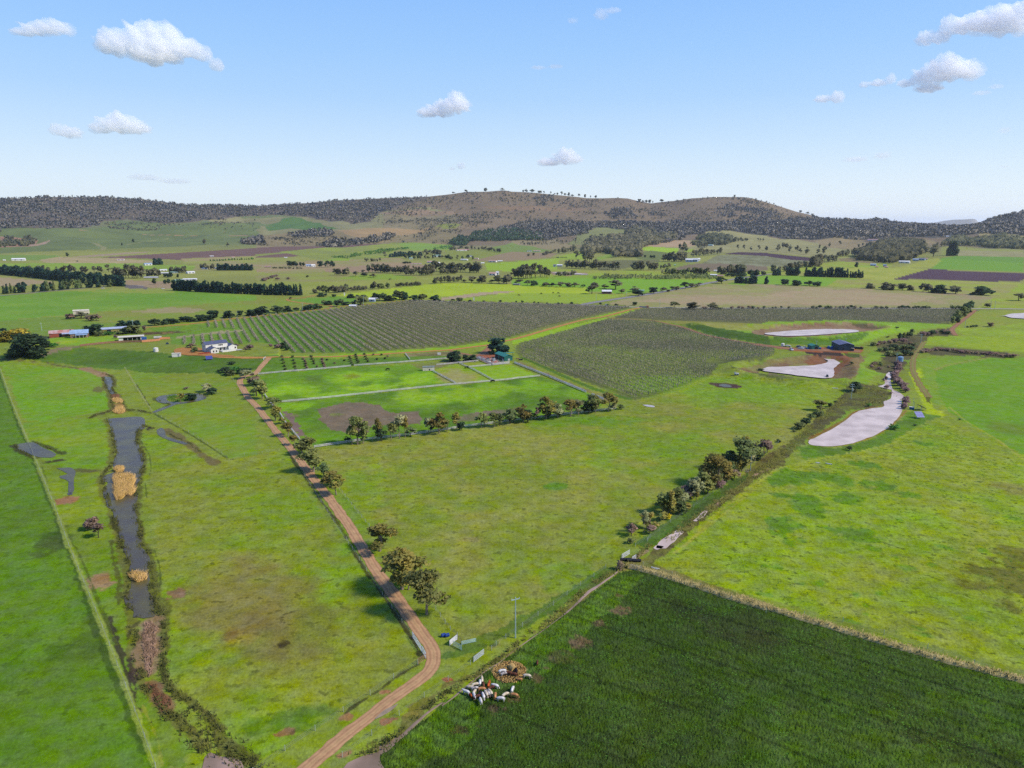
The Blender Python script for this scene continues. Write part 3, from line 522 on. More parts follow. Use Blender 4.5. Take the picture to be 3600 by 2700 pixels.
poly((120, 134, 58), 'D4 1150,590 1400,560 1250,600 2212,940 2212,985 1170,665 1060,680 620,1020 240,1290 0,1440 -300,1560 D2 1000,1560 D2 1100,1200 D2 1480,1040 D3 330,900 700,700 1050,470 1650,-20 D4 900,700', 1, .8, .6, c2=(146, 142, 70), vs=3)
poly((72, 120, 50), 'D4 960,640 1040,660 880,790 600,960 0,1300 D3 0,560 D3 -60,500 D4 500,930', 1.5, .7, mix=.6)
for s in ('E8 1290,1060 1260,1090', 'E8 1990,590 1850,640 1760,690'): stripe((204, 170, 150), s, 1.0, .9)
stripe((172, 140, 118), 'D4 1270,520 1200,560 1140,600', 1.4, .8)
# ---- dark crop in the foreground right
poly((72, 112, 42), 'D4 1060,690 1170,668 1400,720 2212,985 D5 -20,575 600,740 1200,920 1900,1120 2900,1430 N 4300,2950 N 1500,2900 D2 900,1659 890,1560 1150,1360 1480,1130 D3 330,1010 600,780 950,560 1670,0 D4 480,1120', .6, .9, 1.0, c2=(62, 96, 38), vs=26, obj=2)
poly((74, 122, 38), 'D4 1060,700 1250,700 1100,860 900,1050 780,1200 400,1500 D3 1500,600 D3 700,1250 D3 500,1659 D2 1100,1659 D2 900,1640 D2 1150,1360 D3 400,1020 D3 1000,540 D3 1670,10', 3, 1.0, 1.0, c2=(84, 134, 40), vs=5)
for b in ((150, 118, 88, 'D4', 1070, 985, 70, 40), (140, 112, 82, 'D4', 740, 1230, 90, 44), (140, 112, 82, 'D4', 910, 1090, 60, 26), (130, 106, 76, 'D4', 1050, 870, 34, 14), (124, 104, 74, 'D3', 1470, 820, 110, 70), (122, 104, 74, 'D3', 860, 1290, 130, 80),
          (120, 100, 70, 'D3', 1150, 1150, 180, 60), (120, 104, 74, 'D3', 2120, 260, 140, 70), (110, 100, 66, 'D3', 1750, 520, 100, 40), (116, 100, 70, 'D3', 1640, 660, 60, 20), (100, 92, 62, 'D3', 300, 1620, 250, 80), (90, 96, 56, 'D4', 600, 1350, 120, 50)):
    blob(b[:3], b[3], *b[4:], k=.75, noise=1.0)
for b in ((58, 60, 40, 1950, 1100, 350, 150), (56, 60, 40, 1600, 1000, 200, 80)): blob(b[:3], 'D4', *b[3:], k=.35, noise=.9)
for b in ((84, 120, 44, 300, 1500, 300, 180), (78, 116, 42, 900, 1400, 400, 120), (82, 118, 42, 1500, 1300, 300, 160), (60, 66, 40, 1500, 1550, 400, 90), (62, 68, 42, 100, 850, 150, 100)): blob(b[:3], 'D5', *b[3:], k=.4, noise=1.0)
blob((196, 168, 106), 'D3', 1060, 700, 270, 120, k=1, noise=.25, hard=3); blob((176, 150, 100), 'D3', 1050, 800, 170, 60, k=.8, noise=.5)
# drill rows and wheelings in the crop
a_, b_ = gps('D5 0,600')[0], gps('D5 1843,1120')[0]; dv = np.array([b_[0] - a_[0], b_[1] - a_[1]]); dv /= np.hypot(*dv); pn = GX * -dv[1] + GY * dv[0] + (vnoise(GX, GY, 40, 61, 2) - .5) * 2.5
m = (oid == 2); colr[m] *= (1 + .06 * np.sin(pn[m] * 2 * math.pi / 2.6) * vnoise(GX[m], GY[m], 18, 62, 2) * 2)[:, None]; t_ = m & (np.abs((pn % 18) - 9) < .45); colr[t_] *= .82
# farm yards
poly((172, 106, 74), 'E3 1110,420 1330,400 1480,420 1500,520 1600,560 1420,590 1250,540 1130,470', 1, .1)
poly((136, 188, 50), 'B1 340,600 450,580 1040,570 1200,600 1100,620 700,648 520,640', 3, .4); blob((164, 200, 30), 'E1', 940, 480, 130, 30, k=.7); blob((186, 120, 84), 'E1', 630, 425, 50, 20, k=.9); blob((180, 130, 90), 'E1', 800, 500, 30, 14, k=.7)
poly((150, 130, 108), 'E1 560,640 700,590 900,550 1100,550 1060,570 860,600 620,680 480,690', 2, .4, mix=.8)
poly((136, 160, 72), 'B1 1100,620 1480,600 1480,640 1750,660 2100,640 2212,640 B2 20,625 330,700 100,735 0,740 B1 2212,740 2000,735 1500,735 1330,705 760,660', 2, .4, mix=.8)
blob((92, 62, 52), 'E2', 250, 45, 330, 22, k=.85, noise=.6); blob((196, 160, 112), 'E2', 330, 38, 120, 8, k=.8)
poly((172, 168, 122), 'B1 1480,585 1700,555 1900,525 2115,518 2050,535 1680,565 1560,590', 1.5, .3)
stripe((104, 136, 60), 'B1 1200,500 1500,485 1700,490 2100,510', 1.5, .6)
gm_ = np.clip((colr[:, 1] - colr[:, 0]) / 30, 0, 1); colr[:, 0] *= 1 + .06 * gm_; colr[:, 2] *= 1 - .2 * gm_
colr[:, 0] = np.maximum(colr[:, 0], .71 * colr[:, 1])
GC = np.clip(colr / 255, 0, 1); GL = np.where(GC <= .04045, GC / 12.92, ((GC + .055) / 1.055) ** 2.4) * GAIN
GL *= np.array([[1.09, .98, .95]]); GL = np.clip(GL, .004, .8)

def ground_mat():
    m = bpy.data.materials.new('ground_cover'); m.use_nodes = True; nt = m.node_tree; N = nt.nodes; L = nt.links; bs = N['Principled BSDF']
    bs.inputs['Roughness'].default_value = .95; bs.inputs['Specular IOR Level'].default_value = .08
    tc = N.new('ShaderNodeTexCoord'); at = N.new('ShaderNodeAttribute'); at.attribute_name = 'cover'; pa = N.new('ShaderNodeAttribute'); pa.attribute_name = 'texture'
    sx = N.new('ShaderNodeSeparateColor'); L.new(pa.outputs['Color'], sx.inputs[0])
    def noise(sc, det, ro=.6, sy=1.0):
        mp = N.new('ShaderNodeMapping'); mp.inputs['Scale'].default_value = (1, sy, 1); n = N.new('ShaderNodeTexNoise'); n.inputs['Scale'].default_value = sc; n.inputs['Detail'].default_value = det
        n.inputs['Roughness'].default_value = ro; L.new(tc.outputs['Object'], mp.inputs['Vector']); L.new(mp.outputs[0], n.inputs['Vector']); return n.outputs['Fac']
    def math_(op, a, b, c=None):
        n = N.new('ShaderNodeMath'); n.operation = op
        for i, v in enumerate((a, b, c)):
            if v is None: continue
            if isinstance(v, (int, float)): n.inputs[i].default_value = v
            else: L.new(v, n.inputs[i])
        return n.outputs[0]
    def ramp(v, a, b, x=0., y=1.):
        n = N.new('ShaderNodeMapRange'); L.new(v, n.inputs[0]); n.inputs[1].default_value = a; n.inputs[2].default_value = b; n.inputs[3].default_value = x; n.inputs[4].default_value = y; return n.outputs[0]
    fine = noise(1.3, 5, .8); mid = noise(.16, 5, .65); big = noise(.022, 4, .6)
    # brightness modulation
    v = math_('ADD', math_('MULTIPLY', math_('SUBTRACT', fine, .5), 1.9), math_('MULTIPLY', math_('SUBTRACT', mid, .5), 1.25))
    v = math_('ADD', v, math_('MULTIPLY', math_('SUBTRACT', big, .5), .5))
    v = math_('ADD', math_('MULTIPLY', v, math_('ADD', math_('MULTIPLY', sx.outputs[0], .7), .35)), 1.0)
    # dark tufts
    tu = math_('MULTIPLY', ramp(noise(.42, 3, .55, 1.05), .545, .635), sx.outputs[0]); clump = ramp(mid, .42, .62, .25, 1)
    tu = math_('SUBTRACT', 1.0, math_('MULTIPLY', math_('MULTIPLY', tu, clump), .62))
    v = math_('MULTIPLY', v, tu)
    hs = N.new('ShaderNodeHueSaturation'); L.new(at.outputs['Color'], hs.inputs['Color']); L.new(v, hs.inputs['Value'])
    L.new(ramp(noise(.06, 4, .7), .3, .7, .488, .512), hs.inputs['Hue']); L.new(ramp(noise(.25, 3, .6), .3, .7, 1.12, .86), hs.inputs['Saturation'])
    L.new(hs.outputs[0], bs.inputs['Base Color'])
    bp = N.new('ShaderNodeBump'); bp.inputs['Distance'].default_value = .5; L.new(math_('MULTIPLY', sx.outputs[1], .75), bp.inputs['Strength'])
    L.new(math_('ADD', noise(.9, 4, .7, .9), math_('MULTIPLY', mid, .8)), bp.inputs['Height']); L.new(bp.outputs[0], bs.inputs['Normal'])
    return m
GM = ground_mat()
# ploughed and cropped ground is really uneven: lift the sheet by a hand's breadth
near_ = GR < 420
GZ = GZ + np.where(near_, (np.random.RandomState(5).rand(len(GX)) - .5) * par[:, 1] * np.where(oid == 2, .34, .16) * np.clip((420 - GR) / 200, 0, 1), 0)
na, nr = len(az), len(rr)
ii, jj = np.meshgrid(np.arange(nr - 1), np.arange(na - 1), indexing='ij')
q0 = (ii * na + jj).ravel(); QQ = np.stack([q0, q0 + 1, q0 + na + 1, q0 + na], 1)
fid = oid[q0].copy(); fid[rr[ii.ravel()] >= 2900] = 1
fid[(np.hypot(GX[q0], GY[q0]) < 66) & (fid == 2)] = 0
for k, nm in ((0, 'ground'), (1, 'hills'), (2, 'crop_field')):
    q = QQ[fid == k][:, ::-1]; used, inv = np.unique(q, return_inverse=True); inv = inv.reshape(q.shape)
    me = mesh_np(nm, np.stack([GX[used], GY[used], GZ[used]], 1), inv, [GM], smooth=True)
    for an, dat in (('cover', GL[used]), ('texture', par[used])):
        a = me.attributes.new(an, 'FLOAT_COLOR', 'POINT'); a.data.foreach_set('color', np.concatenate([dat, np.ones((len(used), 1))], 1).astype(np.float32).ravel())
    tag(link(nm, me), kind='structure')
del NW
# ------------------------------------------------------------------ water, tracks, roads
from mathutils.geometry import tessellate_polygon
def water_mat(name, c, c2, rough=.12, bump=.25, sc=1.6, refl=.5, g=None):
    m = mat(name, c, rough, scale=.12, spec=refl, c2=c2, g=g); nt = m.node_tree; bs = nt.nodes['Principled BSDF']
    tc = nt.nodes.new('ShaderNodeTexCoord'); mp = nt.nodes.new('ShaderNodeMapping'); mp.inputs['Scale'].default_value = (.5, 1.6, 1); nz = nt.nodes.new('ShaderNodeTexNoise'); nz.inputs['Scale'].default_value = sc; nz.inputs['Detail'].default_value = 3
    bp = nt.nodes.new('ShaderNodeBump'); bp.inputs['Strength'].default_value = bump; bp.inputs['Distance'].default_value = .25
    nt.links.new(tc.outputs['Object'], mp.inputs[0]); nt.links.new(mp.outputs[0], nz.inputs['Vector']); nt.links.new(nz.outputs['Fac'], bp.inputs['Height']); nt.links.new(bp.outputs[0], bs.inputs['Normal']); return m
W_PALE = water_mat('muddy_water_sky_tone', (228, 204, 188), (196, 172, 156), .3, .4, .6, .22, .7)  # pale mud, with the whitish sky reflection put into the base colour
W_DARK = water_mat('marsh_water', (92, 82, 72), (112, 104, 62), .3, .5, 1.0, .18)
W_TAN = water_mat('ditch_water', (196, 164, 142), (140, 118, 92), .35, .2, 1.6, .2)
def smooth_pts(P, n=4):
    out = []
    for i in range(len(P) - 1):
        p0 = P[max(0, i - 1)]; p1 = P[i]; p2 = P[i + 1]; p3 = P[min(len(P) - 1, i + 2)]
        for k in range(n):
            t = k / n; out.append(tuple(.5 * (2 * b + (c - a) * t + (2 * a - 5 * b + 4 * c - d) * t * t + (3 * b - a - 3 * c + d) * t ** 3) for a, b, c, d in zip(p0[:2], p1[:2], p2[:2], p3[:2])))
    out.append(tuple(P[-1][:2])); return out
def sheet(name, loops, z, m, jag=.5, n=4):
    L = []
    for P in loops:
        P = smooth_pts(list(P) + [P[0]], n)[:-1]
        xs = np.array([p[0] for p in P]); ys = np.array([p[1] for p in P])
        L.append([Vector((float(x), float(y), z)) for x, y in zip(xs + (vnoise(xs, ys, 3, 3) - .5) * 2 * jag, ys + (vnoise(xs, ys, 3, 4) - .5) * 4 * jag)])
    tri = tessellate_polygon(L); vs = [v for l in L for v in l]
    me = bpy.data.meshes.new(name); me.from_pydata(vs, [], tri); me.materials.append(m)
    me.update()
    for p in me.polygons:
        pass
    if sum(p.normal.z for p in me.polygons) < 0: me.flip_normals()
    return tag(link(name, me), kind='structure')
def gz(P): return sum(p[2] for p in P) / len(P)
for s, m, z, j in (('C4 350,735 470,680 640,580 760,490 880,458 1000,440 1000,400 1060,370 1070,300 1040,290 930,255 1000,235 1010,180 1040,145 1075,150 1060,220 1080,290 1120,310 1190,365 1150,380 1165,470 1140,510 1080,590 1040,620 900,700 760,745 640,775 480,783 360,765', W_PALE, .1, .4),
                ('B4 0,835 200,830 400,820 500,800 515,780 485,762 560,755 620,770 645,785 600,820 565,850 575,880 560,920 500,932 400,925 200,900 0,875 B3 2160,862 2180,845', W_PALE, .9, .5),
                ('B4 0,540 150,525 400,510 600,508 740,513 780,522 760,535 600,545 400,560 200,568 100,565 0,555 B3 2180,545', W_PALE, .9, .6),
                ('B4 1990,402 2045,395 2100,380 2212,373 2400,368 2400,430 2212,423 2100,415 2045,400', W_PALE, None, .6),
                ('C1 935,545 1215,530 1250,600 1250,630 1190,650 1175,740 1225,830 1240,920 1235,1000 1200,1080 1180,1160 1195,1200 1170,1350 1200,1500 1225,1580 1215,1659 D1 1040,50 1085,130 1080,200 1100,280 1080,360 1110,420 1130,500 1130,550 1040,575 990,560 970,520 930,480 915,400 960,330 950,200 925,130 900,70 890,0 C1 1050,1620 1030,1500 990,1400 960,1330 920,1260 890,1180 930,1100 880,1090 900,1040 990,1000 970,930 1010,830 990,740 960,640', W_DARK, .1, .6),
                ('C1 900,180 960,190 985,250 960,280 1000,330 960,330 930,280 905,230', W_DARK, .1, .5), ('C1 145,775 180,760 290,752 380,800 480,845 450,880 330,875 240,840 160,805', W_DARK, .1, .2),
                ('C1 490,975 600,970 650,990 640,1060 640,1160 610,1190 590,1170 590,1090 530,1060 520,1040 580,1020', W_DARK, .1, .4), ('C1 1355,640 1400,625 1430,660 1450,700 1600,750 1620,765 1560,760 1430,720 1365,680', W_DARK, .1, .2),
                ('D1 1490,1590 1540,1545 1620,1570 1750,1610 1770,1760 1480,1760', W_TAN, .1, .3), ('D2 600,1720 650,1640 720,1590 890,1545 900,1600 930,1720', W_TAN, .1, .2),
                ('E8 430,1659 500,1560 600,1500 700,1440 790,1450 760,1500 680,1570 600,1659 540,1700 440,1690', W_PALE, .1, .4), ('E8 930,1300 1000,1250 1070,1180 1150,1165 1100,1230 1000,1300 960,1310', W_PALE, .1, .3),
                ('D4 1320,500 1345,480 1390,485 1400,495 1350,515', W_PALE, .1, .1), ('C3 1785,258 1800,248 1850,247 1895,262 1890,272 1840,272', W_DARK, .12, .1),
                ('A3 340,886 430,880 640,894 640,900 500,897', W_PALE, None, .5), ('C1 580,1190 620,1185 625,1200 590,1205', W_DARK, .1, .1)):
    if z is None: P = gps(s); z = gz(P) + .6
    else: P = [flat(p, z) for p in T(s)]
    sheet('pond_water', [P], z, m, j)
RING_O = 'C1 1345,380 1380,350 1500,336 1600,330 1720,330 1785,360 1740,385 1650,405 1530,420 1480,440 1350,490 1325,482 1400,450 1480,420 1380,405'
RING_I = 'C1 1435,380 1480,350 1590,340 1690,350 1695,375 1600,398 1480,400'
sheet('pond_water', [[flat(p, .1) for p in T(RING_O)], [flat(p, .1) for p in T(RING_I)]], .1, W_DARK, .15)
sheet('puddle_water', [[flat(p, .1) for p in T('C3 1125,425 1180,425 1230,435 1225,447 1170,440')]], .1, mat('pale_puddle', (232, 214, 204), .3, spec=.5), .2)

def dirt_mat(name, c, rut, mid=None, midk=0.0):
    m = bpy.data.materials.new(name); m.use_nodes = True; nt = m.node_tree; N = nt.nodes; L = nt.links; bs = N['Principled BSDF']; bs.inputs['Roughness'].default_value = .92; bs.inputs['Specular IOR Level'].default_value = .15
    uv = N.new('ShaderNodeUVMap'); sx = N.new('ShaderNodeSeparateXYZ'); L.new(uv.outputs[0], sx.inputs[0])
    tc = N.new('ShaderNodeTexCoord'); nz = N.new('ShaderNodeTexNoise'); nz.inputs['Scale'].default_value = .5; nz.inputs['Detail'].default_value = 6; nz.inputs['Roughness'].default_value = .7; L.new(tc.outputs['Object'], nz.inputs['Vector'])
    ad = N.new('ShaderNodeMath'); ad.operation = 'MULTIPLY_ADD'; ad.inputs[1].default_value = .3; L.new(nz.outputs['Fac'], ad.inputs[0]); sb = N.new('ShaderNodeMath'); sb.operation = 'SUBTRACT'; sb.inputs[1].default_value = .15
    L.new(sx.outputs['X'], sb.inputs[0]); L.new(sb.outputs[0], ad.inputs[2])
    rp = N.new('ShaderNodeValToRGB'); L.new(ad.outputs[0], rp.inputs[0]); cr = rp.color_ramp
    c_, r_, m_ = alb(c), alb(rut), alb(mid or c)
    for i, (p, k) in enumerate(((0, r_), (.12, c_), (.28, r_), (.38, c_), (.5, m_), (.62, c_), (.74, r_), (.88, c_), (1, r_))):
        e = cr.elements[0] if i == 0 else (cr.elements[-1] if i == 8 else cr.elements.new(p)); e.position = p; e.color = (*k, 1)
    mx = N.new('ShaderNodeMix'); mx.data_type = 'RGBA'; mx.blend_type = 'MULTIPLY'; mx.inputs[0].default_value = .6; mr = N.new('ShaderNodeMapRange'); mr.inputs[1].default_value = .3; mr.inputs[2].default_value = .7; mr.inputs[3].default_value = .6; mr.inputs[4].default_value = 1.3
    L.new(nz.outputs['Fac'], mr.inputs[0]); L.new(rp.outputs[0], mx.inputs[6]); cb = N.new('ShaderNodeCombineColor'); [L.new(mr.outputs[0], cb.inputs[i]) for i in range(3)]; L.new(cb.outputs[0], mx.inputs[7]); L.new(mx.outputs[2], bs.inputs['Base Color'])
    return m
def ribbon(name, pts, width, m, off=.05, n=4, kind='structure', jag=.12, cross=4):
    P = smooth_pts(pts, n); P = np.array(P)
    # resample
    seg = np.hypot(*np.diff(P, axis=0).T); s = np.concatenate([[0], np.cumsum(seg)]); st = max(1.5, s[-1] / 900); t = np.arange(0, s[-1] + st * .5, st)
    X = np.interp(t, s, P[:, 0]); Y = np.interp(t, s, P[:, 1]); dx = np.gradient(X); dy = np.gradient(Y); l = np.hypot(dx, dy) + 1e-9; nx, ny = -dy / l, dx / l
    w = np.interp(t / max(t[-1], 1e-6), np.linspace(0, 1, len(width)), width) if isinstance(width, (list, tuple)) else np.full(len(t), width)
    V = []; U = []
    for k in range(cross + 1):
        f = k / cross; e = (f - .5) * w; j = (vnoise(X, Y, 2.5, 20 + k, 2) - .5) * 2 * jag * w * (1 if k in (0, cross) else 0)
        x = X + nx * (e + j); y = Y + ny * (e + j); zz = Z(x, y) + off + np.hypot(x, y) * .00012 - (.03 if k in (0, cross) else 0); V.append(np.stack([x, y, zz], 1)); U.append(f)
    V = np.stack(V, 1); n_, c_ = V.shape[:2]; i, j = np.meshgrid(np.arange(n_ - 1), np.arange(c_ - 1), indexing='ij'); q = (i * c_ + j).ravel()
    me = mesh_np(name, V.reshape(-1, 3), np.stack([q, q + 1, q + c_ + 1, q + c_], 1)[:, ::-1], [m], smooth=True)
    uv = me.uv_layers.new(name='UVMap'); vi = np.zeros(len(me.loops), np.int32); me.loops.foreach_get('vertex_index', vi)
    uv.data.foreach_set('uv', np.stack([np.array(U)[vi % c_], (vi // c_) * .1], 1).astype(np.float32).ravel())
    return tag(link(name, me), kind=kind)
M_TRK = dirt_mat('brown_dirt', (222, 174, 124), (192, 144, 104), (206, 164, 114)); M_ORG = dirt_mat('orange_gravel', (216, 158, 84), (196, 136, 70), (210, 150, 80))
M_ROAD = dirt_mat('grey_road', (168, 160, 156), (150, 146, 144), (166, 160, 156)); M_WHT = dirt_mat('pale_road', (206, 196, 180), (180, 170, 156))
M_RUT = dirt_mat('rutted_grass_track', (170, 140, 84), (140, 130, 60), (130, 160, 50)); M_RED = dirt_mat('red_track', (184, 134, 96), (160, 112, 80))
MAIN = 'D2 300,1740 370,1659 440,1598 540,1512 640,1432 740,1355 840,1280 930,1205 1020,1135 1130,1062 1220,992 1275,930 1298,865 1288,800 1250,735 1200,665 1150,592 1090,512 1030,430 960,332 905,258 850,178 800,90 745,0 C2 800,1470 720,1350 640,1240 560,1145 480,1040 400,930 330,845 250,745 160,640 80,535 0,432 C1 2150,372 2100,290 2075,240 2078,208 2110,182 2170,168 B2 0,885 60,815 115,757'
ribbon('dirt_track', gps(MAIN), [3.0, 3.1, 3.3, 3.4, 3.2, 3.2, 3.2, 3.4, 3.6, 3.8, 3.9], M_TRK)
ribbon('gravel_road', gps('E2 900,400 1200,422 1800,427 2212,428 B2 200,750 600,748 1000,732 1200,718 1500,700 1700,686 1900,660 2050,640 2150,612 2212,600 B3 150,560 300,515 600,433 800,400 1000,346 1120,322'), 4.6, M_ORG, .07)
ribbon('dirt_track', gps('B2 2030,648 2010,680 1985,705 1960,735'), [4.5, 5, 7, 9], M_RED, .06); ribbon('dirt_track', gps('E3 680,350 800,380 900,400 1050,425 1200,450'), 3.2, M_RED, .06)
ribbon('gravel_road', gps('B1 1240,497 1600,470 1900,432 2212,400 B2 250,375 500,345 610,332 652,318 648,306 560,300 400,284 300,268 271,256 290,248 400,238 520,215'), 3.6, M_ORG, .07)
ribbon('gravel_road', gps('B2 650,318 760,312 900,300 1100,280 1330,262'), 3, M_ORG, .07)
ribbon('road', gps('B2 1330,258 1700,272 2212,287 B3 300,294 600,300'), 6, M_ROAD, .1); ribbon('road', gps('B3 560,302 780,309 1000,317 1200,322 2212,329 B4 800,329 1600,331 2300,338'), 6.5, M_WHT, .1)
ribbon('road', gps('B3 600,302 700,280 900,250 1200,205 1500,150 1700,110 1850,88 2000,65 2212,35 B4 60,30'), 10, M_ROAD, .1); ribbon('road', gps('B1 -200,228 0,222 400,185 800,150 1080,128 1250,140'), 5, M_ROAD, .1)
ribbon('dirt_track', gps('B4 1795,345 1700,420 1625,478 1590,510 1600,540 1625,565'), 4, M_RED, .07); ribbon('dirt_track', gps('B4 1350,620 1300,690 1262,750 1250,830 1268,900 1320,1000 1390,1100'), 3.6, M_RUT, .05, jag=.25)
ribbon('dirt_track', gps('B3 820,415 1200,435 1350,465 1500,502 1700,567 2000,622 2212,655 B4 100,668'), [2, 3, 3.5, 3.5, 3.5], M_RED, .07); ribbon('dirt_track', gps('B4 -120,640 0,655 200,680 320,684 450,690 640,695 800,702'), 9, M_RED, .07)
ribbon('ditch_water', gps('D4 1075,668 1040,685 1000,720 900,790 800,860 720,940 620,1025'), [.4, .6, .9, .7, .4], W_TAN, .06, jag=.3); ribbon('ditch_water', gps('D4 620,1025 480,1130 350,1220 250,1290 D3 1000,500 900,580 700,700 480,880 330,1000'), [.2, .3, .2, .3, .4], W_TAN, .06, jag=.3)
ribbon('ditch_water', gps('D3 330,1000 200,1110 0,1260 D2 1380,1170 1250,1260 1150,1345 1060,1430 1000,1475 890,1550'), [.3, .4, .6, .6, 1.0, 1.8], W_TAN, .06, jag=.3)
DR = [(p[0], p[1]) for p in gps('B1 1500,700 1530,678 1650,666 1750,680 1850,722 2000,738 2010,750 1750,742 1600,735 1520,718')]
sh = sheet('driveway', [DR], gz(gps('B1 1600,700')) + .25, M_ORG, .3); 
for v in sh.data.vertices: v.co.z = float(Z(v.co.x, v.co.y)[0]) + .22
wp = sheet('wheel_puddle_water', [[flat(p, .12) for p in T('D2 865,1300 940,1235 1020,1195 1030,1200 960,1260 880,1300')]], .12, mat('tan_puddle', (190, 164, 126), .3, spec=.5), .1)
# ------------------------------------------------------------------ trees and shrubs
def leaf_quads(pts, size, rs, flat_=.0, elong=1.0):
    n = len(pts); a = rs.randn(n, 3); a[:, 2] *= (1 - flat_); a /= np.linalg.norm(a, axis=1)[:, None] + 1e-9
    b = rs.randn(n, 3); b -= (b * a).sum(1)[:, None] * a; b /= np.linalg.norm(b, axis=1)[:, None] + 1e-9
    s = size * rs.uniform(.6, 1.4, (n, 1)); a = a * s * elong; b = b * s
    V = np.stack([pts - a - b, pts + a - b * .6, pts + a * .8 + b, pts - a * .7 + b * .9], 1).reshape(-1, 3)
    return V, np.arange(4 * n).reshape(-1, 4)
def fix_wind(v, q, n):
    """turn each leaf so that its face looks the way its shading normal does"""
    g = np.cross(v[q[:, 1]] - v[q[:, 0]], v[q[:, 3]] - v[q[:, 0]]); bad = (g * n).sum(1) < 0; q = q.copy(); q[bad] = q[bad][:, ::-1]; return q
def blob_pts(blobs, n, rs, hollow=.45):
    w = np.array([b[3] * b[4] * b[5] for b in blobs]) ** .75; k = rs.choice(len(blobs), n, p=w / w.sum()); B = np.array(blobs)[k]
    d = rs.randn(n, 3); d /= np.linalg.norm(d, axis=1)[:, None]; r = (hollow + (1 - hollow) * rs.rand(n) ** .7)[:, None]
    r *= 1 + .18 * rs.randn(n, 1); return B[:, :3] + d * r * B[:, 3:6]
def tube_np(P, R, n=5):
    V = []; Fc = []; P = [Vector(p) for p in P]
    for i, p in enumerate(P):
        d = (P[min(i + 1, len(P) - 1)] - P[max(i - 1, 0)]).normalized(); a = d.orthogonal().normalized(); b = d.cross(a)
        for k in range(n): t = 2 * math.pi * k / n; V.append(tuple(p + (a * math.cos(t) + b * math.sin(t)) * R[i]))
    for i in range(len(P) - 1):
        for k in range(n): Fc.append((i * n + k, i * n + (k + 1) % n, (i + 1) * n + (k + 1) % n, (i + 1) * n + k))
    return np.array(V), np.array(Fc)
def join(parts):
    V = []; Q = []; M = []; o = 0
    for v, q, m in parts: V.append(v); Q.append(q + o); M.append(np.full(len(q), m)); o += len(v)
    return np.concatenate(V), np.concatenate(Q), np.concatenate(M)
def make_blobs(kind, rs):
    B = []
    if kind in ('gum', 'gumthin', 'gumwide'):
        n = {'gum': 9, 'gumthin': 6, 'gumwide': 10}[kind]; sp = {'gum': .24, 'gumthin': .16, 'gumwide': .30}[kind]; lo = {'gum': .34, 'gumthin': .48, 'gumwide': .3}[kind]
        for i in range(n):
            z = rs.uniform(lo, .88); t = rs.uniform(0, 6.28); k = sp * rs.uniform(.3, 1) * (1.15 - abs(z - .6) * 1.4); s = rs.uniform(.085, .15) * (1.25 if kind == 'gumwide' else 1)
            B.append((k * math.cos(t), k * math.sin(t), z, s * 1.15, s * 1.15, s * .8))
        B.append((rs.uniform(-.04, .04), 0, .89, .11, .11, .09))
    elif kind == 'round':
        for i in range(11):
            z = rs.uniform(.28, .85); t = rs.uniform(0, 6.28); k = .27 * rs.uniform(.3, 1) * (1.1 - abs(z - .5)); s = rs.uniform(.13, .2); B.append((k * math.cos(t), k * math.sin(t), z, s, s, s * .85))
    elif kind == 'dense':
        for i in range(15):
            z = rs.uniform(.1, .85); t = rs.uniform(0, 6.28); k = .34 * rs.uniform(.3, 1) * (1.15 - z * .8); s = rs.uniform(.13, .2); B.append((k * math.cos(t), k * math.sin(t), z, s, s, s))
    elif kind == 'conifer':
        for i in range(12):
            z = .1 + .85 * i / 12; t = rs.uniform(0, 6.28); s = .2 * (1.12 - z) + .03; B.append((.05 * math.cos(t), .05 * math.sin(t), z, s, s, .1))
    elif kind == 'bush':
        for i in range(7):
            t = rs.uniform(0, 6.28); k = rs.uniform(0, .3); z = rs.uniform(.35, .65); s = rs.uniform(.25, .38); B.append((k * math.cos(t), k * math.sin(t), z, s, s, s * .9))
    elif kind == 'layer':     # layered cypress
        for i in range(16):
            z = .16 + .7 * (i // 4) / 4 + rs.uniform(-.03, .03); t = rs.uniform(0, 6.28); k = .36 * rs.uniform(.2, 1) * (1.1 - .5 * z); B.append((k * math.cos(t), k * math.sin(t), z, .22, .22, .07))
    return B
LEAF_N = {'near': {'gum': 1500, 'gumthin': 650, 'gumwide': 1900, 'round': 2000, 'dense': 3200, 'conifer': 1500, 'bush': 1300, 'layer': 2600},
          'mid': {'gum': 480, 'gumthin': 260, 'gumwide': 600, 'round': 640, 'dense': 900, 'conifer': 460, 'bush': 420, 'layer': 800},
          'far': {'gum': 150, 'gumthin': 90, 'gumwide': 180, 'round': 190, 'dense': 240, 'conifer': 150, 'bush': 130, 'layer': 220}}
LEAF_S = {'near': .021, 'mid': .036, 'far': .066}
LG = 1.7
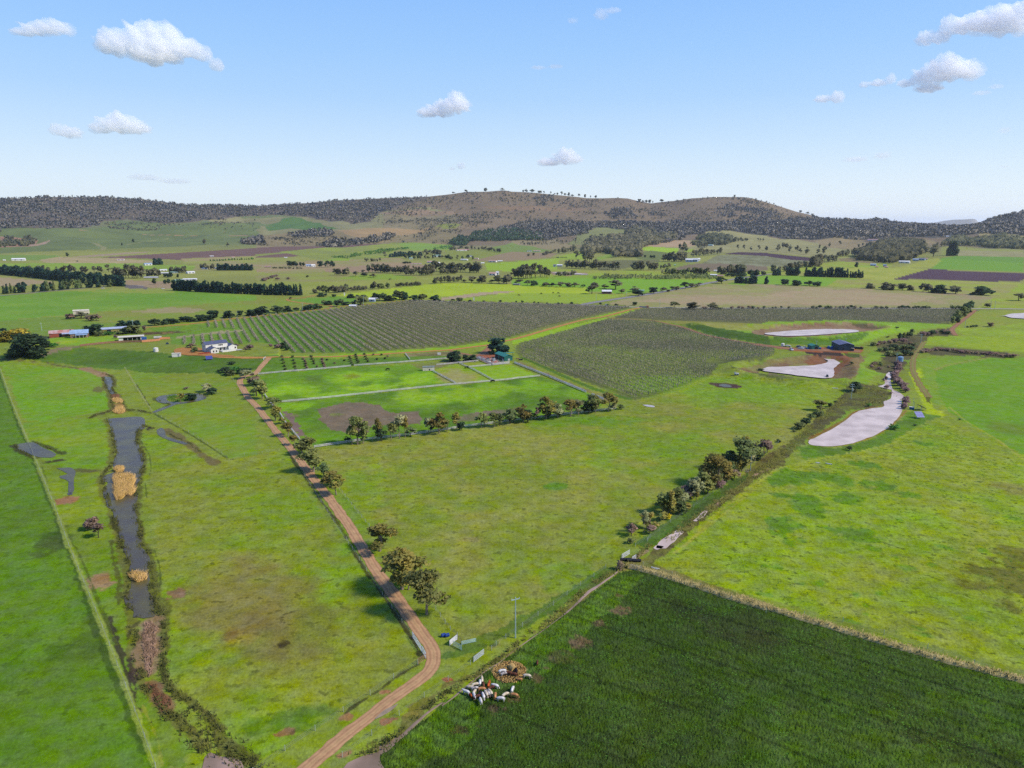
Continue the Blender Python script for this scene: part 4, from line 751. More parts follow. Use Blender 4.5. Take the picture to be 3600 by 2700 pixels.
LEAFM = {'gum': mat('gum_leaves', (122, 122, 64), .8, scale=4, objvar=.25, c2=(82, 92, 52), spec=.2, g=LG), 'gumpale': mat('pale_gum_leaves', (142, 142, 100), .8, scale=4, objvar=.2, c2=(104, 108, 74), spec=.2, g=LG),
         'gumrust': mat('rusty_gum_leaves', (128, 114, 54), .8, scale=4, objvar=.2, c2=(84, 88, 46), spec=.2, g=LG), 'dark': mat('dark_leaves', (58, 76, 48), .8, scale=3, objvar=.25, c2=(34, 48, 36), spec=.2, g=LG),
         'pine': mat('pine_needles', (48, 74, 58), .8, scale=3, objvar=.2, c2=(30, 48, 44), spec=.15, g=LG), 'olive': mat('olive_leaves', (100, 110, 62), .8, scale=3, objvar=.3, c2=(70, 80, 50), spec=.2, g=LG),
         'fargum': mat('distant_gum_leaves', (100, 98, 70), .85, scale=3, objvar=.3, c2=(72, 74, 58), spec=.1, g=LG), 'twig': mat('bare_twigs', (122, 100, 96), .9, scale=3, objvar=.15, c2=(88, 74, 70), spec=.1, g=LG),
         'brush': mat('dry_brush', (128, 108, 92), .9, scale=3, objvar=.2, c2=(92, 82, 66), spec=.1, g=LG), 'gold': mat('golden_cypress_leaves', (158, 138, 46), .8, scale=3, objvar=.1, c2=(80, 88, 40), spec=.2, g=LG),
         'green': mat('bright_shrub_leaves', (78, 120, 48), .8, scale=3, objvar=.2, c2=(50, 84, 38), spec=.2, g=LG), 'yellow': mat('wattle_blossom', (214, 176, 20), .8, scale=3, objvar=.1, c2=(150, 130, 30), spec=.2, g=LG)}
BARK = {'pale': mat('pale_bark', (188, 170, 150), .85, scale=3, c2=(140, 122, 104)), 'dark': mat('dark_bark', (92, 74, 62), .9, scale=3)}
for m_ in LEAFM.values():
    nt = m_.node_tree; bs = nt.nodes['Principled BSDF']; out = next(n for n in nt.nodes if n.type == 'OUTPUT_MATERIAL'); tr = nt.nodes.new('ShaderNodeBsdfTranslucent'); ms = nt.nodes.new('ShaderNodeMixShader'); ms.inputs[0].default_value = .42
    src = bs.inputs['Base Color'].links[0].from_socket; nt.links.new(src, tr.inputs['Color']); nt.links.new(bs.outputs[0], ms.inputs[1]); nt.links.new(tr.outputs[0], ms.inputs[2]); nt.links.new(ms.outputs[0], out.inputs['Surface'])
_pro = {}; KWM = {}
def tree_mesh(kind, lod, leaf, var, sep):
    """unit-height crown and trunk meshes (apart when sep, else one mesh)"""
    key = (kind, lod, leaf, var, sep)
    if key in _pro: return _pro[key]
    rs = np.random.RandomState(abs(hash((kind, var))) % 9999 if False else (sum(map(ord, kind)) * 7 + var * 131) % 9999)
    B = make_blobs(kind, rs); n = LEAF_N[lod][kind]; pts = blob_pts(B, n, rs, .35 if leaf in ('twig', 'brush') else .5); pts[:, 2] = np.clip(pts[:, 2], .01, 1.02)
    v, q = leaf_quads(pts, LEAF_S[lod] * (1.3 if kind in ('dense', 'layer', 'bush', 'round') else 1), rs, 0, 1.0)
    out_n = pts - np.array([0, 0, .35 if kind != 'bush' else .1]); out_n[:, 2] *= .9; out_n /= np.linalg.norm(out_n, axis=1)[:, None] + 1e-9; out_n = out_n * .8 + rs.randn(n, 3) * .3 + np.array([0, 0, .15]); vn = np.repeat(out_n / np.linalg.norm(out_n, axis=1)[:, None], 4, 0)
    if (kind, lod) not in KWM: KWM[(kind, lod)] = float(np.percentile(v[:, 0], 95) - np.percentile(v[:, 0], 5)) * 1.08
    fq = fix_wind(v, q, vn[::4]); q = fq
    T_ = []; nb = {'near': 6, 'mid': 4, 'far': 2}[lod]
    if kind not in ('bush',):
        lean = rs.uniform(-.05, .05, 2); th = {'gumthin': .016, 'dense': .03}.get(kind, .022); top = .8 if kind in ('conifer', 'gumthin') else .62
        T_.append(tube_np([(0, 0, -.03), (lean[0] * .3, lean[1] * .3, .2), (lean[0], lean[1], .42), (lean[0] * 1.3, lean[1] * 1.2, top)], [th * 1.25, th, th * .75, th * .3], 6 if lod == 'near' else 4))
        if kind not in ('conifer',):
            for b in sorted(B, key=lambda b: b[2])[:nb + 2]:
                z0 = min(.5, max(.12, b[2] - .25)); f = z0 / .42; T_.append(tube_np([(lean[0] * min(f, 1), lean[1] * min(f, 1), z0), (b[0] * .55, b[1] * .55, (z0 + b[2]) / 2 + .02), (b[0], b[1], b[2])], [th * .5, th * .33, th * .12], 4))
    else:
        for i in range(5 if lod == 'near' else 3): t = rs.uniform(0, 6.28); T_.append(tube_np([(0, 0, 0), (math.cos(t) * .1, math.sin(t) * .1, .25), (math.cos(t) * .25, math.sin(t) * .25, .55)], [.03, .02, .01], 4))
    tv, tq, _ = join([(a, b, 0) for a, b in T_]); bk = BARK['pale' if leaf in ('gum', 'gumpale', 'gumrust') else 'dark']
    if sep: r = (mesh_np('crown', v, q, [LEAFM[leaf]]), mesh_np('trunk', tv, tq, [bk]))
    else:
        V, Q, M = join([(v, q, 0), (tv, tq, 1)]); r = mesh_np('tree', V, Q, [LEAFM[leaf], bk], M)
    cm = r[0] if sep else r; vn2 = np.zeros((len(cm.vertices), 3)); vn2[:len(vn)] = vn; cm.polygons.foreach_set('use_smooth', np.ones(len(cm.polygons), bool)); cm.normals_split_custom_set_from_vertices(vn2.tolist())
    _pro[key] = r; return r
COUNT = {}
def plant(name, kind, leaf, base, h, wk=1.0, label=None, cat='tree', group=None, lod=None, sep=None, var=None):
    d = depth(base); ppm = F / d * h                       # size in frame pixels
    lod = lod or ('near' if ppm > 85 else 'mid' if ppm > 34 else 'far'); sep = (ppm > 42) if sep is None else sep
    var = rnd.randrange(3 if lod == 'far' else 4) if var is None else var; rz = rnd.uniform(0, 6.28); w = h * wk
    if sep:
        o = empty(name, base, rz); cm, tm = tree_mesh(kind, lod, leaf, var, True); c = link('crown' if cat == 'tree' else 'foliage', cm, o); t = link('trunk' if cat == 'tree' else 'stems', tm, o); c.scale = (w, w, h); t.scale = (w, w, h)
    else:
        o = link(name, tree_mesh(kind, lod, leaf, var, False), None, base, rz); o.scale = (w, w, h)
    return tag(o, label, cat, group)
for k_ in LEAF_N['far']: tree_mesh(k_, 'far', 'fargum', 0, False)
KW = {k_: KWM[(k_, 'far')] for k_ in LEAF_N['far']}   # unit crown width of each kind
def at(tile, x, by, top, w, name, kind, leaf, label, cat='tree', group=None, **k):
    """thing seen with its foot at (x,by), top at row top and width w, all in tile pixels"""
    t = TILES[tile]; b = gp((t[0] + x / t[2], t[1] + by / t[2])); h = hgt(b, t[1] + top / t[2]); wm = w / t[2] * depth(b) / F
    h = max(h, .4); return plant(name, kind, leaf, b, h, max(.35, min(2.6, wm / (h * KW[kind]))), label, cat, group, **k)
def line(s, n, hh, name, kind, leaf, phrase, wk=1.0, jit=.25, cat='tree', group=None, hv=.25, leafs=None, **k):
    """n separate trees along a traced line, hh metres tall; phrase says where the line is"""
    P = gps(s); A = np.array([p[:2] for p in P]); sg = np.hypot(*np.diff(A, axis=0).T); c = np.concatenate([[0], np.cumsum(sg)]); L = c[-1]
    items = []
    for i in range(n):
        t = (i + .5 + rnd.uniform(-jit, jit)) / n * L; x = np.interp(t, c, A[:, 0]); y = np.interp(t, c, A[:, 1]); q = L / n * .12; x += rnd.uniform(-q, q); y += rnd.uniform(-q, q); items.append((x, y))
    items.sort(key=lambda p: p[0] / p[1])
    for i, (x, y) in enumerate(items):
        h = hh * rnd.uniform(1 - hv, 1 + hv); lf = rnd.choice(leafs) if leafs else leaf; kd = rnd.choice(kind) if isinstance(kind, tuple) else kind
        nm = cat if n == 1 else cat
        plant(name, kd, lf, (x, y, float(Z(x, y)[0]) - .1), h, wk * rnd.uniform(.85, 1.2), f"{ordn(i + 1)} {nm} from the left {phrase}" if n > 1 else f"single {nm} {phrase}", cat, group or f"{cat}s {phrase}", **k)
G1 = 'eucalypts beside the brown dirt track'
for a in (('D2', 1065, 355, 40, 225, 'gum', 'gumrust', 'large leafy eucalypt by the track bend, full brown green crown'),
          ('D2', 1245, 540, 225, 215, 'gumwide', 'gum', 'leaning eucalypt with bare orange trunk nearest the bend of the track'),
          ('D2', 1110, 360, 215, 120, 'gumthin', 'gumrust', 'slim eucalypt squeezed between the two big trees near the track bend'),
          ('C2', 1070, 1690, 1475, 200, 'gum', 'gumrust', 'rounded rusty green eucalypt standing alone right of the track'),
          ('C2', 695, 1205, 1030, 110, 'gum', 'gumrust', 'rust tinged eucalypt at the lower end of the trackside clump'),
          ('C2', 640, 1125, 1000, 130, 'gum', 'gumrust', 'spreading eucalypt in the middle of the trackside clump'),
          ('C2', 590, 1050, 925, 90, 'gum', 'olive', 'narrow olive eucalypt at the upper end of the trackside clump'),
          ('C2', 497, 1005, 800, 160, 'gum', 'gum', 'full crowned eucalypt with straight trunk beside the brown track'),
          ('C2', 470, 850, 715, 110, 'gumwide', 'gum', 'dusky eucalypt where the white fence corner meets the track'),
          ('C2', 400, 850, 730, 100, 'gum', 'gum', 'bushy eucalypt left of the white fence corner'),
          ('C2', 330, 778, 685, 60, 'gumthin', 'gumrust', 'thin small eucalypt above the fence corner by the track'),
          ('C2', 278, 700, 575, 85, 'gum', 'gumrust', 'small rusty eucalypt leaning over the white side fence'),
          ('C2', 222, 590, 530, 45, 'gumthin', 'gumrust', 'smallest rusty eucalypt beside the white side fence'),
          ('C2', 170, 565, 430, 80, 'gum', 'gumrust', 'upright eucalypt half way down the white side fence'),
          ('C2', 145, 460, 360, 100, 'gum', 'gum', 'eucalypt above the end of the white rail by the track'),
          ('C2', 58, 375, 215, 90, 'gum', 'gum', 'eucalypt at the top corner of the bright green paddock'),
          ('C2', 5, 350, 205, 90, 'gum', 'olive', 'leafy eucalypt hugging the upper part of the brown track'),
          ('C1', 2190, 260, 150, 90, 'gumwide', 'brush', 'grey twiggy eucalypt just below the track junction'),
          ('C1', 2120, 200, 125, 80, 'gum', 'gumpale', 'pale eucalypt inside the kink of the track near the shrubs')):
    at(a[0], a[1], a[2], a[3], a[4], 'eucalyptus_tree', a[5], a[6], a[7], group=G1)
G2 = 'eucalypts along the front fence of the paddock'
W2 = (('E6', 325, 825, 560, 110, 'gumthin', 'gum'), ('E6', 395, 822, 452, 190, 'gum', 'gum'), ('E6', 468, 810, 615, 120, 'gum', 'gum'), ('E6', 265, 785, 715, 70, 'bush', 'dark'),
      ('E6', 658, 780, 470, 90, 'gumthin', 'gumrust'), ('E6', 708, 778, 590, 95, 'gum', 'dark'), ('E6', 835, 762, 535, 110, 'gumthin', 'gum'), ('E6', 940, 742, 450, 160, 'gumwide', 'gumpale'), ('E6', 1015, 735, 450, 80, 'gumthin', 'gumrust'),
      ('E6', 1080, 718, 600, 100, 'gum', 'olive'), ('E6', 1310, 690, 465, 90, 'gumthin', 'gumpale'), ('E6', 1348, 690, 560, 60, 'gumthin', 'dark'), ('E6', 1453, 680, 400, 170, 'gumwide', 'gumrust'), ('E6', 1553, 662, 485, 80, 'gumthin', 'gum'),
      ('E6', 1682, 645, 398, 110, 'gumthin', 'gumrust'), ('E6', 1745, 640, 510, 100, 'round', 'dark'), ('E6', 1998, 605, 405, 120, 'gumthin', 'gum'), ('E6', 2043, 605, 460, 70, 'gumthin', 'olive'), ('E6', 2170, 590, 415, 110, 'gumwide', 'gum'),
      ('E7', 30, 695, 500, 130, 'gum', 'olive'), ('E7', 190, 665, 430, 150, 'gum', 'olive'), ('E7', 240, 650, 470, 110, 'gum', 'dark'), ('E7', 395, 635, 355, 200, 'gumwide', 'gumrust'), ('E7', 468, 628, 440, 170, 'gum', 'dark'), ('E7', 560, 600, 500, 100, 'gum', 'olive'),
      ('E7', 610, 600, 405, 100, 'gumthin', 'brush'), ('E7', 748, 590, 238, 220, 'gum', 'gumrust'), ('E7', 790, 575, 445, 110, 'round', 'dark'), ('E7', 930, 575, 335, 170, 'gumwide', 'gumpale'), ('E7', 965, 545, 440, 80, 'round', 'dark'), ('E7', 1130, 550, 280, 170, 'gum', 'gumrust'),
      ('E7', 1255, 530, 300, 140, 'gumwide', 'gumpale'), ('E7', 1345, 505, 350, 90, 'gum', 'dark'), ('E7', 1410, 505, 200, 160, 'gum', 'olive'), ('E7', 1515, 498, 215, 150, 'gum', 'gum'), ('E7', 1465, 490, 370, 60, 'round', 'dark'), ('E7', 1718, 475, 175, 180, 'gum', 'gumrust'),
      ('E7', 1800, 460, 330, 90, 'gumthin', 'gumpale'), ('E7', 1915, 440, 360, 90, 'bush', 'olive'))
LN = {'gum': 'brown green', 'gumpale': 'pale grey', 'gumrust': 'rusty', 'olive': 'olive', 'dark': 'dark green', 'brush': 'grey twiggy'}
SH = {'gum': 'eucalypt', 'gumthin': 'slender eucalypt', 'gumwide': 'spreading eucalypt', 'round': 'rounded tree', 'bush': 'low bushy tree'}
for i, a in enumerate(sorted(W2, key=lambda a: TILES[a[0]][0] + a[1] / TILES[a[0]][2])):
    at(a[0], a[1], a[2], a[3], a[4], 'fence_tree', a[5], a[6], f"{LN[a[6]]} {SH[a[5]]}, {ordn(i + 1)} from the left along the white front paddock fence", group=G2)
G3 = 'trees along the creek fence'
W3 = (('E8', 75, 1520, 1350, 110, 'gum', 'brush'), ('E8', 70, 1620, 1535, 85, 'bush', 'olive'), ('E8', 255, 1480, 1150, 90, 'gumthin', 'gumpale'), ('E8', 330, 1420, 1190, 200, 'gum', 'gumrust'), ('E8', 330, 1485, 1370, 110, 'gumthin', 'brush'), ('E8', 470, 1310, 1205, 80, 'gum', 'olive'),
      ('E8', 525, 1300, 1190, 90, 'gum', 'gumrust'), ('E8', 515, 1200, 930, 190, 'gumwide', 'gum'), ('E8', 630, 1225, 880, 120, 'gumthin', 'gumrust'), ('E8', 720, 1110, 840, 180, 'gumwide', 'gumpale'), ('E8', 745, 1210, 1040, 170, 'round', 'olive'), ('E8', 850, 1160, 1060, 90, 'round', 'gumrust'),
      ('E8', 885, 990, 820, 180, 'gumwide', 'brush'), ('E8', 910, 860, 735, 85, 'gum', 'olive'), ('E8', 985, 1040, 900, 60, 'gumthin', 'gumrust'), ('E8', 800, 910, 805, 110, 'bush', 'twig'), ('E8', 1140, 935, 740, 150, 'gum', 'gum'), ('E8', 1245, 830, 420, 300, 'gumwide', 'gumrust'),
      ('E8', 1290, 850, 700, 180, 'bush', 'twig'), ('E8', 1140, 760, 560, 160, 'gumwide', 'gumpale'), ('E8', 1400, 760, 560, 180, 'gum', 'gumrust'), ('E8', 1510, 720, 600, 110, 'gum', 'brush'), ('E8', 1540, 600, 140, 300, 'gum', 'olive'), ('E8', 1610, 620, 410, 220, 'round', 'gum'),
      ('E8', 1650, 480, 125, 130, 'gum', 'gumrust'), ('E8', 1690, 500, 250, 200, 'round', 'dark'), ('E8', 1460, 560, 330, 160, 'gum', 'olive'), ('E8', 1790, 480, 185, 170, 'gumwide', 'gum'), ('E8', 1830, 460, 350, 120, 'round', 'dark'), ('E8', 1920, 400, 195, 170, 'gumwide', 'brush'), ('E8', 1970, 360, 230, 100, 'gum', 'twig'), ('E8', 2120, 220, 175, 50, 'bush', 'dark'))
LN.update({'twig': 'bare purple'})
for i, a in enumerate(sorted(W3, key=lambda a: a[1])):
    at(*a[:5], 'creek_tree', a[5], a[6], f"{LN[a[6]]} {SH[a[5]]}, {ordn(i + 1)} from the left in the creek side tree clump", group=G3)
line('E8 540,1240 800,1080 1050,930 1300,790 1500,660 1700,540 1880,440', 15, 6.5, 'creek_tree', ('gum', 'gumwide', 'round'), 'gum', 'in the creek belt understorey', 1.0, leafs=['gum', 'olive', 'gumrust', 'gumpale'])
at('E8', 590, 1290, 1200, 60, 'wattle_shrub', 'bush', 'yellow', 'bright yellow flowering wattle among the creek side trees', 'shrub')
G4 = 'shrubs beside the long creek pond'
for i, a in enumerate((('C4', 220, 660, 635, 30, 'bush', 'olive'), ('C4', 270, 640, 570, 90, 'bush', 'olive'), ('C4', 320, 600, 535, 70, 'bush', 'dark'), ('C4', 372, 550, 500, 60, 'bush', 'olive'), ('C4', 430, 530, 470, 80, 'bush', 'olive'), ('C4', 450, 480, 385, 95, 'gum', 'gum'), ('C4', 530, 442, 410, 36, 'round', 'dark'), ('C4', 580, 406, 390, 22, 'bush', 'dark'), ('C4', 868, 440, 408, 34, 'bush', 'green'))):
    at(*a[:5], 'shrub', a[5], a[6], f"{LN.get(a[6], 'green')} shrub, {ordn(i + 1)} from the left above the long creek pond", 'shrub', G4)
for a in (('C4', 700, 820, 780, 40, 'bush', 'dark', 'dark round shrub just below the tip of the long creek pond'), ('C4', 1083, 636, 590, 75, 'bush', 'green', 'dark green shrub on the right bank of the long creek pond'), ('C4', 1270, 608, 590, 24, 'bush', 'dark', 'small dark bush in grass below the solar panels'),
          ('C4', 90, 742, 722, 30, 'bush', 'dark', 'tiny dark bush beside the ditch left of the creek pond'), ('C4', 1656, 558, 543, 20, 'bush', 'dark', 'tiny bush on the verge right of the solar panels'), ('E4', 1300, 535, 492, 55, 'bush', 'dark', 'dark round bush on the brown bank of the lower dam'),
          ('B3', 2140, 866, 845, 46, 'bush', 'dark', 'dark bush at the left tip of the lower dam'), ('D3', 1500, 600, 555, 40, 'bush', 'dark', 'tiny dark bush in the crop right of the hay'),
          ('B4', 1920, 488, 452, 46, 'round', 'brush', 'lone round twiggy tree in the upper right pasture'), ('B4', 1110, 500, 484, 30, 'bush', 'dark', 'small dark bush beside the rim of the upper dam'), ('B4', 1035, 582, 566, 24, 'bush', 'olive', 'small olive bush below the rim of the upper dam')):
    at(*a[:5], 'shrub', a[5], a[6], a[7], 'shrub')
at('C4', 750, 312, 222, 90, 'eucalyptus_tree', 'gumwide', 'dark', 'dark eucalypt behind the power pole near the creek pond')
# bare scrub along the creek
line('C4 1000,130 880,100 940,70 1050,110', 9, 2.4, 'creek_scrub', 'bush', 'brush', 'in scrub beside the round water tank', 1.2, cat='bush', leafs=['brush', 'twig', 'olive'])
line('C4 1090,90 1150,100 1100,160 1100,200 1150,260 1200,330 1110,250 1080,200', 15, 4.0, 'creek_scrub', 'bush', 'twig', 'in the bare purple scrub above the creek pond', 1.1, cat='bush')
line('C4 1160,400 1200,400 1180,440 1190,470', 4, 3.2, 'creek_scrub', 'bush', 'twig', 'beside the blue pump cabinet', 1.1, cat='bush')
line('C4 1010,190 1030,270 1060,350', 5, 2.2, 'creek_scrub', 'bush', 'twig', 'on the left bank of the creek inlet', 1, cat='bush')
line('B4 900,660 1000,640 1120,620 1220,640 1280,660', 10, 3.5, 'creek_scrub', 'bush', 'brush', 'in the upper creek thicket near the dark shed', 1.4, cat='bush', leafs=['brush', 'twig', 'olive'])
line('B4 950,700 1050,700 1150,680 1270,700', 9, 4, 'creek_scrub', 'bush', 'olive', 'in the middle creek thicket', 1.4, cat='bush', leafs=['olive', 'olive', 'dark'])
line('B4 1030,740 1100,745 1180,735 1250,740', 7, 4, 'creek_scrub', 'bush', 'dark', 'in the lower creek thicket above the water tank', 1.4, cat='bush', leafs=['dark', 'olive'])
line('B4 1110,610 1160,600 1200,590 1260,575', 5, 7, 'creek_tree', ('gum', 'gumwide'), 'dark', 'behind the creek thicket', .9, leafs=['dark', 'olive'])
line('B4 1330,570 1400,560 1450,545 1520,540 1580,560', 10, 3.6, 'creek_scrub', 'bush', 'twig', 'beside the far power pole', 1.4, cat='bush', leafs=['twig', 'brush', 'dark'])
line('B4 1330,715 1400,700 1480,690 1560,700 1650,715 1750,720 1850,730 1950,735 2050,750 2140,755', 26, 2.6, 'hedge_shrub', 'bush', 'twig', 'in the purple brown hedge on the right', 1.6, cat='shrub', leafs=['twig', 'brush', 'twig', 'brush'])
line('B4 1600,470 1625,440 1660,405 1690,380 1720,350 1745,330 1770,330', 12, 8, 'hedge_tree', ('round', 'dense'), 'olive', 'beside the red farm track', 1, leafs=['olive', 'dark'])
line('B4 1700,495 1740,495 1790,490 1815,490', 4, 2.2, 'shrub', 'bush', 'dark', 'under the pole right of the red track', 1.2, cat='shrub')
# hedges and avenues of the middle distance
line('B4 0,330 40,332 100,325 210,332', 4, 3, 'road_shrub', 'bush', 'dark', 'along the pale road above the vines', 1.1, cat='shrub', jit=.1)
line('B4 370,332 430,330 500,332 560,330 620,330 700,330 810,332', 13, 3.4, 'road_shrub', 'bush', 'dark', 'in the long clump on the pale road', 1.1, cat='shrub', leafs=['dark', 'dark', 'brush'])
line('B4 915,332 1040,334', 3, 3.2, 'road_shrub', 'bush', 'dark', 'in the trio on the pale road', 1.2, cat='shrub', jit=.1)
line('B4 1110,330 1400,332', 11, 3.6, 'road_shrub', 'bush', 'dark', 'in the dense clump at the right of the pale road', 1.1, cat='shrub')
line('B4 1570,336 1690,334', 4, 4.2, 'road_shrub', 'bush', 'dark', 'near the red track gate on the pale road', 1.1, cat='shrub', leafs=['dark', 'olive'])
line('B3 0,278 110,284 210,286 300,292 440,300 570,298', 8, 3, 'road_shrub', 'bush', 'dark', 'on the road bank left of the junction', 1.1, cat='shrub', jit=.35)
line('B3 740,300 950,308', 3, 2.6, 'road_shrub', 'bush', 'dark', 'on the road bank right of the junction', 1.2, cat='shrub')
for a in (('B3', 1060, 305, 275, 36, 'round', 'dark', 'small dark tree by the pale road left of the farm gate'), ('B3', 1400, 325, 272, 55, 'gum', 'olive', 'leaning olive tree on the pale road right of the gate'), ('B3', 1562, 336, 272, 100, 'round', 'fargum', 'largest round tree on the pale road above the vines'),
          ('B3', 1735, 336, 278, 80, 'gumwide', 'fargum', 'broad grey tree on the pale road above the vines'), ('B3', 1665, 335, 310, 40, 'bush', 'brush', 'grey bush left of the broad grey roadside tree'), ('B3', 1797, 338, 320, 40, 'bush', 'dark', 'low dark bush right of the broad grey roadside tree')):
    at(*a[:5], 'roadside_tree', a[5], a[6], a[7])
line('B3 1890,335 1990,332 2080,332 2200,335', 7, 3.2, 'road_shrub', 'bush', 'dark', 'in the low hedge right of the broad roadside tree', 1.2, cat='shrub', leafs=['dark', 'brush'])
for i, a in enumerate((('B4', 145, 128, 76, 58), ('B4', 250, 132, 86, 76), ('B4', 355, 134, 88, 60), ('B4', 425, 138, 96, 66), ('B4', 1022, 170, 104, 64), ('B4', 1085, 172, 122, 58), ('B4', 1162, 170, 115, 66), ('B4', 1226, 175, 125, 36), ('B4', 1338, 188, 114, 50), ('B4', 1385, 190, 118, 56), ('B4', 1475, 196, 126, 90), ('B4', 1535, 198, 158, 50), ('B4', 1622, 204, 134, 82), ('B4', 1855, 214, 140, 100), ('B4', 2165, 262, 202, 96), ('B4', 1895, 320, 285, 40), ('B4', 880, 158, 110, 50))):
    at(*a, 'paddock_tree', ('round', 'dense', 'gumwide')[i % 3] if i != 13 else 'dense', 'dark' if i in (0, 1, 2, 3, 10, 13) else 'fargum', f"{ordn(i + 1)} dark paddock tree from a row beyond the pale road on the right", group='paddock trees beyond the pale road')
line('B4 40,46 110,46', 4, 12, 'windbreak_tree', 'dense', 'pine', 'in the small block left of the conifer windbreak', .7); line('B4 160,46 265,48', 6, 13, 'windbreak_tree', 'dense', 'pine', 'in the second block of the conifer windbreak', .7)
line('B4 315,52 400,56 550,60 700,64 830,68', 24, 15, 'windbreak_tree', ('conifer', 'dense', 'dense'), 'pine', 'in the long conifer windbreak above the green field', .8)
line('B3 1930,112 2110,118', 7, 12, 'windbreak_tree', 'dense', 'pine', 'in the dark clump by the diagonal road', .9); line('B3 2180,118 2210,120', 2, 11, 'windbreak_tree', 'dense', 'pine', 'right of the dark clump by the diagonal road', .8)
for i, a in enumerate((('B3', 1225, 200, 148, 70), ('B3', 1305, 188, 150, 46), ('B3', 1385, 172, 138, 56), ('B3', 1420, 170, 138, 50), ('B3', 1500, 158, 104, 60), ('B3', 1545, 150, 112, 60), ('B3', 1585, 146, 116, 50), ('B3', 1620, 138, 108, 46), ('B3', 1810, 114, 56, 100), ('B3', 1350, 188, 168, 30), ('B3', 690, 205, 130, 70), ('B3', 895, 165, 85, 86), ('B3', 1095, 222, 168, 80), ('B3', 1060, 185, 138, 80), ('B3', 945, 200, 160, 40), ('B3', 285, 140, 104, 56), ('B3', 345, 143, 106, 50), ('B3', 415, 145, 98, 60), ('B3', 480, 145, 108, 60), ('B3', 540, 145, 104, 50), ('B3', 615, 152, 124, 40), ('B3', 720, 150, 104, 56), ('B3', 800, 158, 120, 50), ('B3', 135, 132, 86, 36), ('B3', 190, 135, 86, 56), ('B3', 60, 122, 80, 80))):
    at(*a, 'field_tree', ('round', 'gumwide', 'gum')[i % 3], 'fargum' if i % 4 else 'dark', f"{ordn(i + 1)} scattered field tree around the white roofed farmhouse beyond the junction", group='field trees beyond the road junction')
for i, a in enumerate((('B1', 1337, 478, 420, 76), ('B1', 1412, 472, 435, 40), ('B1', 1440, 460, 418, 60), ('B1', 1500, 460, 415, 80), ('B1', 1590, 448, 400, 70), ('B1', 1652, 446, 402, 60), ('B1', 1735, 438, 385, 80), ('B1', 1790, 432, 388, 60), ('B1', 1845, 430, 350, 86), ('B1', 1975, 412, 350, 64), ('B1', 2078, 400, 350, 50), ('B1', 2170, 395, 338, 70), ('B2', 15, 390, 330, 60), ('B2', 55, 385, 312, 76), ('B2', 183, 370, 305, 84), ('B2', 270, 360, 312, 54), ('B2', 347, 352, 322, 44), ('B2', 432, 345, 305, 56), ('B2', 475, 340, 292, 66), ('B2', 520, 336, 288, 40), ('B2', 555, 334, 305, 46))):
    at(*a, 'avenue_tree', ('round', 'dense')[i % 2], 'dark', f"{ordn(i + 1)} dark round tree from the left along the orange upper track", group='avenue trees along the orange upper track')
for i, a in enumerate((('B2', 590, 295, 258, 40), ('B2', 630, 300, 262, 60), ('B2', 700, 315, 255, 60), ('B2', 740, 300, 248, 50), ('B2', 780, 302, 270, 60), ('B2', 835, 300, 266, 80), ('B2', 905, 298, 215, 100), ('B2', 560, 228, 196, 70), ('B2', 595, 226, 200, 40), ('B2', 675, 230, 206, 56), ('B2', 820, 240, 204, 56), ('B2', 870, 240, 212, 50), ('B2', 925, 245, 212, 50), ('B2', 1030, 245, 196, 40), ('B2', 1065, 265, 208, 60), ('B2', 1110, 262, 196, 60), ('B2', 1150, 265, 215, 60), ('B2', 1190, 262, 205, 60), ('B2', 1240, 255, 168, 80), ('B2', 1285, 255, 185, 50), ('B2', 1360, 265, 210, 66), ('B2', 1430, 258, 204, 70), ('B2', 1545, 262, 216, 80), ('B2', 1700, 272, 248, 44), ('B2', 1760, 272, 236, 60), ('B2', 1850, 270, 254, 20), ('B2', 2110, 278, 258, 40), ('B2', 1970, 274, 260, 30))):
    at(*a, 'homestead_tree', ('round', 'dense', 'gum')[i % 3], 'dark' if i % 3 else 'olive', f"{ordn(i + 1)} dark tree around the blue and white homestead above the vines", group='trees around the homestead above the vines')
# dark windbreaks
line('B1 1500,175 1700,185 1900,196 2212,208 B2 100,214 400,218', 46, 15, 'windbreak_tree', ('dense', 'conifer', 'dense'), 'pine', 'in the long dark windbreak left of centre', .75, hv=.15, jit=.2)
line('B1 -60,25 100,45 300,65 500,88 700,108', 34, 17, 'windbreak_tree', 'dense', 'pine', 'in the upper left dark windbreak', .85, hv=.15, jit=.2)
line('B1 720,110 850,118 1000,132 1075,140', 18, 16, 'windbreak_tree', 'dense', 'pine', 'at the right end of the left windbreaks', .8, hv=.2, jit=.2)
line('B1 0,210 100,200 200,195 320,188 420,180 520,172 620,160 700,155 820,150 1000,140', 26, 13, 'roadside_pine', ('conifer', 'gum', 'dense'), 'pine', 'in the open row along the left road', .8, jit=.45, leafs=['pine', 'dark', 'olive'])
line('B2 200,50 45,98 130,90 250,82 320,75', 9, 5, 'hedge_shrub', 'bush', 'twig', 'in the short purple hedge beyond the windbreak', 1.4, cat='shrub')
line('B2 670,42 700,44 740,42 800,45', 7, 12, 'grove_tree', ('gum', 'round'), 'fargum', 'in the small brown grove beyond the green paddock', .9)
